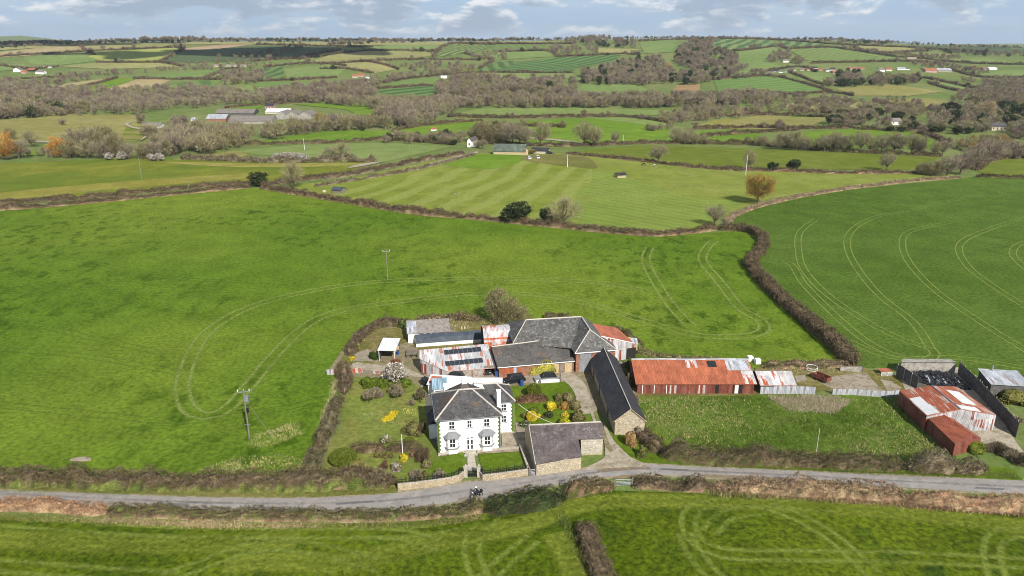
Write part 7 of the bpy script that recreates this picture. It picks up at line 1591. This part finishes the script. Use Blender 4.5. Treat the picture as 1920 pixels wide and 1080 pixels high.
b = up(797, 722, 0); R = thing('oil_tank', 'black plastic oil tank at the left end of the white-roofed outhouse', 'oil tank', b); MB().tube(b + Z * .2, b + Z * 1.5, .8, 14).tube(b + Z * 1.5, b + Z * 1.75, .8, 14, .3).build('tank', M['black'], R); MB().tube(b + Z * 1.75, b + Z * 1.9, .18, 8).build('cap', M['iron'], R); MB().box(b - V3((.8, .8, 0)), V3((1, 0, 0)), V3((0, 1, 0)), 1.6, 1.6, -.05, .2).build('stand', M['concw'], R)
b = up(755, 853, 0); R = thing('white_pole', 'slim white pole standing in the left garden hedge', 'pole', b); MB().tube(b, b + Z * 3.7, .07, 8, .05).build('shaft', M['wpaint'], R); MB().ball(b + Z * 3.74, .08, n=5).build('finial', M['wpaint'], R)
b = up(655, 884, 0); R = thing('log_store', 'small open log store with a mossy roof in the bottom left corner of the garden', 'log store', b); ex = V3((1, .05, 0)).normalized(); ey = V3((-ex.y, ex.x, 0)); MB().slab([b + Z * 1.0, b + ex * 2.2 + Z * 1.0, b + ex * 2.2 + ey * 1.2 + Z * 1.25, b + ey * 1.2 + Z * 1.25], .1).build('roof', G['moss'], R); MB().box(b + ex * 2.0, ex, ey, .22, 1.2, 0, .9).box(b, ex, ey, .15, 1.2, 0, .9).box(b + ey * 1.2, ex, ey, 2.2, .1, 0, 1.1).build('wall', M['brick'], R)
b = P(151, 864); m = MB(); n_ = 22
pts = [b + V3((1.75 * math.cos(t), (.95 if math.sin(t) > 0 else .25) * math.sin(t), .1 + (.04 if math.sin(t) > 0 else 0))) for t in (2 * math.pi * k / n_ for k in range(n_))]
m.slab([p + Z * .08 for p in pts], .3); tag(m.build('stone_slab', slabm, None, b), 'pale rounded stone slab lying in the big pasture above the roadside hedge', 'slab')

# ------------------------------------------------------------------ poles
def pole(x, by, ty, label, arms=1, r=.14, kit=False, mat='timber', group=None):
    b = unproj(x, by)[0]; b = V3(b); h = rise(b, ty); R = thing('power_pole', label, 'power pole', b, group)
    r = max(r, .00019 * b.y)
    MB().tube(b - Z * .3, b + Z * h, r, 8, r * .7).build('shaft', M[mat], R)
    if arms:
        a = V3((.98, .2, 0)).normalized(); m = MB(); m.box(b - a * 1.0 - V3((0, .06, 0)), a, V3((-a.y, a.x, 0)), 2.0, .12, h - .45, h - .3); cr = m.build('crossarm', M['galv'], R)
        for s_ in (-.92, 0, .92): MB().tube(b + a * s_ + Z * (h - .3), b + a * s_ + Z * (h + .12), .06, 6).build('insulator', M['wpaint'], R)
    if kit:
        MB().box(b + V3((.12, -.25, 0)), V3((1, 0, 0)), V3((0, 1, 0)), .6, .5, h - 2.2, h - 1.1).build('transformer', M['galv'], R); MB().box(b + V3((.14, -.2, 0)), V3((1, 0, 0)), V3((0, 1, 0)), .3, .35, h - 4.3, h - 3.4).build('fuse_box', M['iron'], R)
        MB().box(b + V3((-.7, -.04, 0)), V3((1, 0, 0)), V3((0, 1, 0)), 1.5, .08, h - 3.0, h - 2.92).build('bracket', M['iron'], R); MB().box(b + V3((-.5, -.2, 0)), V3((1, 0, 0)), V3((0, 1, 0)), 1.0, .06, h - 6.6, h - 6.5).build('bracket', M['galv'], R)
        MB().tube(b + Z * (h - 1.6), up(512, 822, 0), .022, 4).build('stay_wire', M['galv'], R)
    return R
pole(468, 823, 731, 'large grey timber power pole with transformer near the left of the farm', kit=True, r=.17)
pole(727, 525, 469, 'timber power pole standing alone in the middle of the big pasture'); pole(858, 402, 362, 'power pole in the hedge at the top of the big pasture', r=.16); pole(266, 336, 295, 'leaning pale pole in the yellow-green field at the upper left', 0, mat='galv'); pole(355, 358, 337, 'short pale pole beside the sunken lane', 0, mat='timber'); pole(84, 380, 364, 'short dark post in the hedge of the sunken lane', 0, mat='dtimber')
pole(1398, 329, 291, 'white pole in front of the slender bare tree on the right', 0, mat='wpaint'); pole(1064, 314, 290, 'white pole on the knoll right of the farm sheds', 1, mat='wpaint'); pole(649, 328, 301, 'power pole beside the farm drive, right one of a close pair', 1); pole(623, 322, 295, 'power pole beside the farm drive, left one of a close pair', 1); pole(697, 303, 276, 'thick ivy-topped pole at the end of the blossom hedge', 0); pole(772, 293, 272, 'power pole in the pale field left of the white house', 1); pole(797, 284, 269, 'power pole just left of the farm drive gate', 1); pole(746, 295, 280, 'power pole at the right end of the pale field', 1); pole(571, 281, 260, 'slim pole between two fields on the left', 0, mat='wpaint'); pole(1168, 270, 253, 'slim white pole behind the central fields', 0, mat='wpaint'); pole(1530, 852, 803, 'thin pale leaning post at the bottom of the paddock', 0, r=.035, mat='wpaint')
a, e = up(971, 757, 6.4), up(1040, 794.5, 5.0); m = MB(); pr = a
for k in range(1, 13):
    t = k / 12; c = a + (e - a) * t - Z * (1.0 * 4 * t * (1 - t) * .4); m.tube(pr, c, .03, 4); pr = c
tag(m.build('overhead_wire', M['wpaint'], None, a), 'pale service wire sagging from the farmhouse wing to the stone barn roof', 'wire')

# ------------------------------------------------------------------ motorbike and rider; grazing animals
def skin(name, joints, bones, mat, parent=None, loc=None, root=0):
    me = bpy.data.meshes.new(name); me.from_pydata([j[0] for j in joints], bones, [])
    o = link(name, me, mat, parent, loc); o.modifiers.new('skin', 'SKIN'); o.modifiers.new('sub', 'SUBSURF').levels = 1; o.modifiers['sub'].render_levels = 2
    for i, j in enumerate(joints):
        sv = me.skin_vertices[0].data[i]; sv.radius = (j[1], j[1]); sv.use_root = i == root
    return o
def bike():
    b = up(893.5, 932, 0); hd = heading(910, 929, 877, 937); R = thing('motorbike', 'dark motorbike on the lane just above the dark hedge', 'motorbike', b, rz=hd)
    def part(m, name, mat, par=R): o = m.build(name, mat, None, (0, 0, 0)); o.parent = par; return o
    for x in (.72, -.72):
        m = MB()
        for k in range(16):
            t0, t1 = 2 * math.pi * k / 16, 2 * math.pi * (k + 1) / 16; m.tube((x + .28 * math.cos(t0), 0, .32 + .28 * math.sin(t0)), (x + .28 * math.cos(t1), 0, .32 + .28 * math.sin(t1)), .065, 6)
        w = part(m, 'wheel', M['tyre']); m = MB().tube((x, -.04, .32), (x, .04, .32), .2, 10); part(m, 'rim', M['galv'], w)
    part(MB().ball((.12, 0, .82), .34, .17, .17).ball((.02, 0, .5), .32, .2, .22).tube((-.72, .06, .32), (0, .06, .5), .05, 6).tube((-.6, 0, .8), (-.05, 0, .8), .14, 8, .16), 'body', CARP['black'])
    part(MB().tube((.72, -.1, .32), (.48, -.1, .95), .035, 6).tube((.72, .1, .32), (.48, .1, .95), .035, 6), 'fork', M['galv']); part(MB().tube((.42, -.36, 1.02), (.42, .36, 1.02), .025, 6), 'handlebar', M['iron'])
    part(MB().slab([(.5, -.2, .98), (.5, .2, .98), (.34, .17, 1.32), (.34, -.17, 1.32)], .02, (1, 0, 0)), 'windscreen', M['glass']); part(MB().ball((.6, 0, .92), .1, .1, .1, 6), 'headlight', LENS); part(MB().box((-.95, -.2, 0), (1, 0, 0), (0, 1, 0), .35, .4, .82, 1.12), 'top_box', CARP['black']); part(MB().tube((-.7, -.16, .36), (0, -.14, .4), .05, 8), 'exhaust', M['galv'])
    P_ = thing('person', 'person in black riding gear and a white helmet seated on the motorbike', 'person', b, rz=hd)
    J = [((-.18, 0, .95), .17), ((-.14, 0, 1.18), .16), ((-.04, 0, 1.42), .19), ((.02, 0, 1.56), .08), ((.05, 0, 1.68), .1),
         ((-.03, .22, 1.44), .09), ((.14, .3, 1.2), .065), ((.38, .27, 1.06), .05), ((-.03, -.22, 1.44), .09), ((.14, -.3, 1.2), .065), ((.38, -.27, 1.06), .05),
         ((-.12, .14, .92), .13), ((.24, .24, .78), .095), ((.02, .22, .38), .07), ((.16, .22, .32), .06), ((-.12, -.14, .92), .13), ((.24, -.24, .78), .095), ((.02, -.22, .38), .07), ((.16, -.22, .32), .06)]
    Bn = [(0, 1), (1, 2), (2, 3), (3, 4), (2, 5), (5, 6), (6, 7), (2, 8), (8, 9), (9, 10), (0, 11), (11, 12), (12, 13), (13, 14), (0, 15), (15, 16), (16, 17), (17, 18)]
    o = skin('body', J, Bn, m_plain('riding_suit', (.015, .014, .015), .7)); o.parent = P_
    h = MB().ball((.06, 0, 1.72), .15, .135, .16, 10).build('helmet', M['wpaint'], None, (0, 0, 0)); h.parent = P_; v = MB().slab([(.195, -.09, 1.68), (.195, .09, 1.68), (.19, .08, 1.77), (.19, -.08, 1.77)], .03, (-1, 0, 0)).build('visor', M['glass'], None, (0, 0, 0)); v.parent = h
    for s_ in (-1, 1):
        J = [((.38, s_ * .27, 1.06), .042), ((.43, s_ * .27, 1.05), .04)]; Bn = [(0, 1)]
        for k in range(4): J += [((.46, s_ * (.235 + .024 * k), 1.05), .012), ((.475, s_ * (.235 + .024 * k), 1.015), .011), ((.44, s_ * (.235 + .024 * k), .995), .01)]; i = len(J); Bn += [(1, i - 3), (i - 3, i - 2), (i - 2, i - 1)]
        J += [((.42, s_ * .225, 1.03), .013), ((.41, s_ * .215, 1.0), .011)]; i = len(J); Bn += [(0, i - 2), (i - 2, i - 1)]
        g = skin('glove', J, Bn, bpy.data.materials['riding_suit']); g.parent = P_
bike()
def grazer(x, y, hd, label, cat, coat, leg, name, sc=1.):
    b = V3(unproj(x, y)[0]); R = thing(name, label, cat, b, rz=hd); R.scale = (sc,) * 3
    J = [((-.7, 0, 1.2), .3), ((0, 0, 1.14), .33), ((.6, 0, 1.2), .3), ((.95, 0, 1.05), .17), ((1.3, 0, .55), .13), ((1.42, 0, .25), .11), ((1.5, 0, .08), .075)]
    Bn = [(0, 1), (1, 2), (2, 3), (3, 4), (4, 5), (5, 6)]
    for s_ in (-1, 1):
        i = len(J); J += [((-.72, s_ * .17, .95), .17), ((-.6, s_ * .17, .78), .11), ((-.82, s_ * .17, .48), .065), ((-.78, s_ * .17, .05), .06)]; Bn += [(0, i), (i, i + 1), (i + 1, i + 2), (i + 2, i + 3)]
        i = len(J); J += [((.58, s_ * .16, .9), .13), ((.6, s_ * .16, .5), .07), ((.6, s_ * .16, .05), .06)]; Bn += [(2, i), (i, i + 1), (i + 1, i + 2)]
    o = skin('body', J, Bn, coat, root=1); o.parent = R
    t = MB().tube((-.98, 0, 1.2), (-1.06, 0, .55), .05, 6, .07).build('tail', leg, None, (0, 0, 0)); t.parent = R
    for s_ in (-1, 1): e = MB().tube((1.18, s_ * .08, .72), (1.2, s_ * .14, .86), .045, 5, .01).build('ear', coat, None, (0, 0, 0)); e.parent = R
m1 = m_plain('dark_coat', (.03, .024, .02), .8)
t = NT('piebald_coat'); m2 = t.done(t.mix(t.ramp(t.noise(t.objc(), 1.6, 2), .48, .52), (.02, .02, .02), (.62, .6, .55)), .8)
grazer(1207, 311, 2.8, 'dark horse grazing below the spreading bare tree', 'horse', m1, m1, 'horse', 1.05); grazer(1227, 313, .3, 'black and white horse grazing to the right of the dark one', 'horse', m2, bpy.data.materials['white_paint'], 'horse', .95)

# ------------------------------------------------------------------ buildings in the distance
def far_house(x, y, wpx, hpx, label, roof='slate3', wall='white', depth=7, group=None, turn=0., rf=.45, name='house', cat='house', win=0, gable=False):
    b = V3(unproj(x, y)[0]); k = (b.y * CP + (CZ - b.z) * SP) / F; w = wpx * k; h = rise(b, y - hpx) if hpx else 5
    R = thing(name, label, cat, b, group, rz=turn)
    def lb(m, nm, mt, par=R): o = m.build(nm, M[mt], None, (0, 0, 0)); o.parent = par; return o
    hw = max(1.8, h * (1 - rf)); m = MB(); q = lambda u, v, z: V3((u, v, z)); W2 = w / 2
    if gable:
        m.poly([q(-W2, 0, -1), q(W2, 0, -1), q(W2, 0, hw), q(0, 0, h), q(-W2, 0, hw)]); m.poly([q(W2, depth, -1), q(-W2, depth, -1), q(-W2, depth, hw), q(0, depth, h), q(W2, depth, hw)]); m.poly([q(W2, 0, -1), q(W2, depth, -1), q(W2, depth, hw), q(W2, 0, hw)]); m.poly([q(-W2, depth, -1), q(-W2, 0, -1), q(-W2, 0, hw), q(-W2, depth, hw)])
        r = MB().slab([q(0, -.2, h + .12), q(W2 + .3, -.2, hw), q(W2 + .3, depth + .2, hw), q(0, depth + .2, h + .12)], .15).slab([q(-W2 - .3, -.2, hw), q(0, -.2, h + .12), q(0, depth + .2, h + .12), q(-W2 - .3, depth + .2, hw)], .15)
    else:
        m.ring([q(-W2, 0, 0), q(W2, 0, 0), q(W2, depth, 0), q(-W2, depth, 0)], -1, hw)
        for s_ in (-1, 1): m.poly([q(s_ * W2, 0, hw), q(s_ * W2, depth, hw), q(s_ * W2, depth / 2, h)][::s_])
        r = MB().slab([q(-W2 - .3, -.4, hw - .1), q(W2 + .3, -.4, hw - .1), q(W2 + .3, depth / 2, h + .12), q(-W2 - .3, depth / 2, h + .12)], .15).slab([q(W2 + .3, depth + .4, hw - .1), q(-W2 - .3, depth + .4, hw - .1), q(-W2 - .3, depth / 2, h + .12), q(W2 + .3, depth / 2, h + .12)], .15)
    lb(m, 'wall', wall); lb(r, 'roof', roof)
    for i in range(win):
        u = -W2 + w * (i + .5) / win
        for z in ((hw * .62, hw * .2) if hw > 4 else (hw * .35,)): lb(MB().slab([q(u - .5, -.03, z), q(u + .5, -.03, z), q(u + .5, -.03, z + 1.2), q(u - .5, -.03, z + 1.2)], .02, (0, 1, 0)), 'window', 'glass')
    return R
far_house(880, 276, 9, 17, 'white gabled farmhouse at the end of the drive in the middle distance', 'slate4', 'white', 12, turn=-.3, win=1, gable=True, rf=.35)
far_house(955, 291, 60, 19, 'farm shed with a long green-grey roof and open pale front in the middle distance', 'gtin', 'ply', 9, turn=-.12, rf=.6, name='farm_shed', cat='barn'); far_house(985, 291, 10, 15, 'pale boarded gable block at the right end of the green-roofed farm shed', 'gtin', 'ply', 5, rf=.3, name='farm_shed', cat='barn', gable=True); far_house(1012, 288, 32, 10, 'low dark-roofed shed to the right of the green-roofed farm shed', 'slate2', 'cream', 6, turn=-.2, rf=.5, name='farm_shed', cat='barn')
for x, y, pt, l in ((991, 298, 'white', 'white van parked in front of the green-roofed farm shed'), (1031, 289, 'black', 'dark car parked at the right end of the low farm shed'), (1007, 297, 'white', 'small white car parked right of the white van by the farm')): c = car(pt, unproj(x, y)[0], 1.9 if pt == 'white' else .2, l)
far_house(1166, 334, 17, 9, 'pale boarded animal shelter with a dark sloping roof on the knoll field', 'slate2', 'ply', 4.2, turn=.25, rf=.35, name='animal_shelter', cat='shelter'); far_house(631, 363, 20, 11, 'grey boarded animal shelter with a blue-grey roof near the long straight hedge', 'tarp', 'timber', 4, turn=-.35, rf=.3, name='animal_shelter', cat='shelter')
b = V3(P(608, 361)); tag(MB().ball(b + Z * .5, .9, .9, .6, 7).build('feed_bag', M['cream'], None, b), 'cream bag of feed on the grass left of the grey animal shelter', 'feed bag')
for x, y, l in ((923, 312, 'left'), (941, 307, 'right')):
    b = V3(P(x, y)); R = thing('trough', f'white feed trough on the knoll field, {l} one of two', 'trough', b); a = V3((.95, .3, 0)).normalized(); c = V3((-.3, .95, 0)).normalized(); MB().box(b, a, c, 2.8, .08, .35, .8).box(b + c * .62, a, c, 2.8, .08, .35, .8).box(b + c * .081, a, c, 2.8, .535, .3, .4).build('basin', M['wpaint'], R)
    for u in (.2, 2.4): MB().box(b + a * u + c * .1, a, c, .12, .5, -.1, .3).build('leg', M['timber'], R)
FB = 'factory and farm sheds behind the trees on the left'
for x, y, w_, h_, rf_, wl, l in ((405, 228, 36, 12, 'silver', 'brick', 'factory shed with blue-grey metal roof and orange wall end'), (440, 216, 70, 10, 'thatch', 'dtimber', 'wide grey-roofed factory shed at the back of the works'), (470, 233, 80, 14, 'thatch', 'concw', 'long grey-roofed works building with a pale front, behind tall trees'), (520, 214, 44, 9, 'wtin', 'cream', 'white-roofed factory shed in the middle of the works')): far_house(x, y, w_, h_, l, rf_, wl, 22, None, .1, .55, 'factory_shed', 'factory')
for x, l in ((528, 'left'), (548, 'middle'), (572, 'right')): far_house(x, 224, 24, 15, f'grey hip-topped factory bay, {l} one of three', 'thatch', 'concw', 24, None, 0, .5, 'factory_shed', 'factory', gable=True)
far_house(505, 204, 16, 10, 'pink house with a dark roof above the works', 'slate2', 'pink', 8, win=3); far_house(284, 240, 34, 9, 'long low bungalow with a grey roof and white wall on the left', 'thatch', 'white', 9, turn=.1, win=4); far_house(362, 227, 8, 6, 'small pale roof among the trees left of the works', 'silver', 'white', 7); far_house(813, 246, 10, 6, 'small red-roofed hut beside the track above the pale field', 'redtile', 'white', 5)
far_house(1680, 234, 20, 12, 'white house with dark evergreens in front, right of the valley', 'thatch', 'white', 8, win=2); far_house(1873, 245, 30, 14, 'pale house with a long blue slate roof at the right of the valley', 'slate', 'cream', 8, win=4, turn=.1); far_house(1800, 224, 11, 11, 'cream gabled house beside the tall feathery tree', 'thatch', 'white', 8, gable=True, win=1)
far_house(31, 135, 12, 8, 'white gabled house at the left end of the hamlet on the left hillside', 'thatch', 'white', 9, gable=True); far_house(44, 138, 9, 6, 'pinkish cottage second from the left in the left hillside hamlet', 'redtile', 'pink', 8); far_house(58, 134, 13, 6, 'dark open barn in the left hillside hamlet', 'redtile', 'dark', 10, name='barn', cat='barn'); far_house(74, 139, 15, 7, 'white house with a stone roof in front of the left hillside hamlet', 'thatch', 'white', 9); far_house(86, 128, 12, 4, 'long white-roofed shed at the back of the left hillside hamlet', 'wtin', 'white', 10, name='farm_shed', cat='barn')
VR = 'houses of the village across the right hillside'
for i, (x, y, w_, h_, rf_, wl) in enumerate([(1445, 138, 9, 4, 'thatch', 'white'), (1456, 136, 8, 6, 'slate2', 'white'), (1464, 137, 9, 4, 'thatch', 'white'), (1473, 136, 5, 4, 'slate3', 'white'), (1484, 134, 9, 5, 'thatch', 'cream'), (1489, 133, 5, 5, 'thatch', 'white'), (1504, 133, 7, 5, 'thatch', 'cream'), (1516, 133, 6, 4, 'redtile', 'cream'), (1528, 130, 10, 5, 'slate2', 'white'), (1540, 133, 12, 4, 'redtile', 'pink'), (1552, 134, 7, 5, 'slate3', 'white'), (1561, 133, 8, 6, 'slate2', 'white'), (1568, 138, 14, 6, 'redtile', 'pink'), (1600, 131, 14, 5, 'redtile', 'cream'), (1614, 130, 12, 4, 'redtile', 'cream'), (1654, 135, 12, 8, 'thatch', 'white'), (1667, 133, 10, 6, 'redtile', 'white'), (1690, 131, 14, 5, 'silver', 'white'), (1702, 131, 8, 4, 'slate3', 'white'), (1735, 132, 8, 5, 'thatch', 'cream')]):
    far_house(x, y, w_, h_, 'small pale house in the village strung across the right hillside', rf_, wl, 8, VR, rnd.uniform(-.4, .4), .5)
far_house(1746, 136, 22, 8, 'red-roofed farm building at the right end of the village', 'redtile', 'pink', 10); far_house(1771, 135, 26, 7, 'long pale-roofed barn at the right end of the village', 'silver', 'concw', 12, name='barn', cat='barn'); far_house(1826, 131, 9, 8, 'house with a bright red roof on the far right hillside', 'redtile', 'brick', 9); far_house(1847, 131, 9, 5, 'pinkish house between the red roof and the white sheds on the far right', 'redtile', 'pink', 8); far_house(1862, 131, 15, 5, 'white-roofed sheds on the far right hillside', 'wtin', 'white', 12, name='farm_shed', cat='barn'); far_house(1849, 132, 6, 4, 'little grey house beside the pinkish one on the far right', 'slate3', 'white', 7)
far_house(665, 146, 10, 6, 'red-roofed cottage at the left of the hidden hamlet below the lime pasture', 'redtile', 'cream', 9); far_house(677, 144, 12, 6, 'red-roofed cottage in the middle of the hidden hamlet below the lime pasture', 'redtile', 'pink', 9); far_house(690, 147, 9, 6, 'pale cottage at the right of the hidden hamlet below the lime pasture', 'thatch', 'white', 9); far_house(832, 147, 11, 5, 'white cottage at the edge of the central hillside wood', 'wtin', 'white', 8); far_house(1450, 116, 9, 4, 'grey farm shed at the end of the white chalk track on the hill', 'slate3', 'dtimber', 10, name='farm_shed', cat='barn'); far_house(1474, 117, 11, 6, 'pale farmhouse under the mauve copse on the hill', 'thatch', 'white', 9)
for x, w_ in ((405, 8), (428, 9), (440, 7), (456, 10)): far_house(x, 125, w_, 5, 'pale house half hidden in the strip of trees on the left hillside', 'thatch', 'cream', 8, 'half-hidden houses on the left hillside')

# ------------------------------------------------------------------ air and clouds
def haze():
    x, y0, y1, z0, z1 = 9000, -250, 10500, -60, 240
    v = [(-x, y0, z0), (x, y0, z0), (x, y1, z0), (-x, y1, z0), (-x, y0, z1), (x, y0, z1), (x, y1, z1), (-x, y1, z1)]
    me = bpy.data.meshes.new('haze'); me.from_pydata(v, [], [(3, 2, 1, 0), (4, 5, 6, 7), (0, 1, 5, 4), (1, 2, 6, 5), (2, 3, 7, 6), (3, 0, 4, 7)]); me.update()
    m = bpy.data.materials.new('air'); m.use_nodes = True; t = m.node_tree; t.nodes.clear(); o = t.nodes.new('ShaderNodeOutputMaterial'); p = t.nodes.new('ShaderNodeVolumePrincipled'); t.links.new(p.outputs[0], o.inputs['Volume'])
    p.inputs['Color'].default_value = (.82, .9, 1, 1); p.inputs['Density'].default_value = HAZE; p.inputs['Anisotropy'].default_value = .2
    tag(link('haze', me, m), 'thin pale blue haze over the whole countryside', 'haze', None, 'stuff')
HAZE = .00006
if HAZE: haze()
def cloud(tx, ty, sx, sy, alt, seed):
    """a cloud overhead, out of the picture, whose shadow falls on the hillside"""
    tgt = V3(P(tx, ty)); c = tgt + to_sun * ((alt - tgt.z) / to_sun.z); r = random.Random(seed); m = MB()
    for _ in range(26): a = r.uniform(0, 6.28); k = r.random() ** .5; m.ball(c + V3((math.cos(a) * k * sx, math.sin(a) * k * sy, r.uniform(0, 30))), r.uniform(.2, .36) * sx, r.uniform(.25, .42) * sy, r.uniform(22, 46), 8)
    o = m.build('cloud', M['cloudm'], None, c)
    for p in o.data.polygons: p.use_smooth = True
    tag(o, None, None, None, 'structure')
M['cloudm'] = m_plain('cloud_white', (.85, .86, .88), 1, 0, 0, .03)
cloud(430, 101, 300, 105, 900, 1); cloud(600, 97, 130, 60, 900, 2); cloud(60, 84, 330, 90, 900, 3)
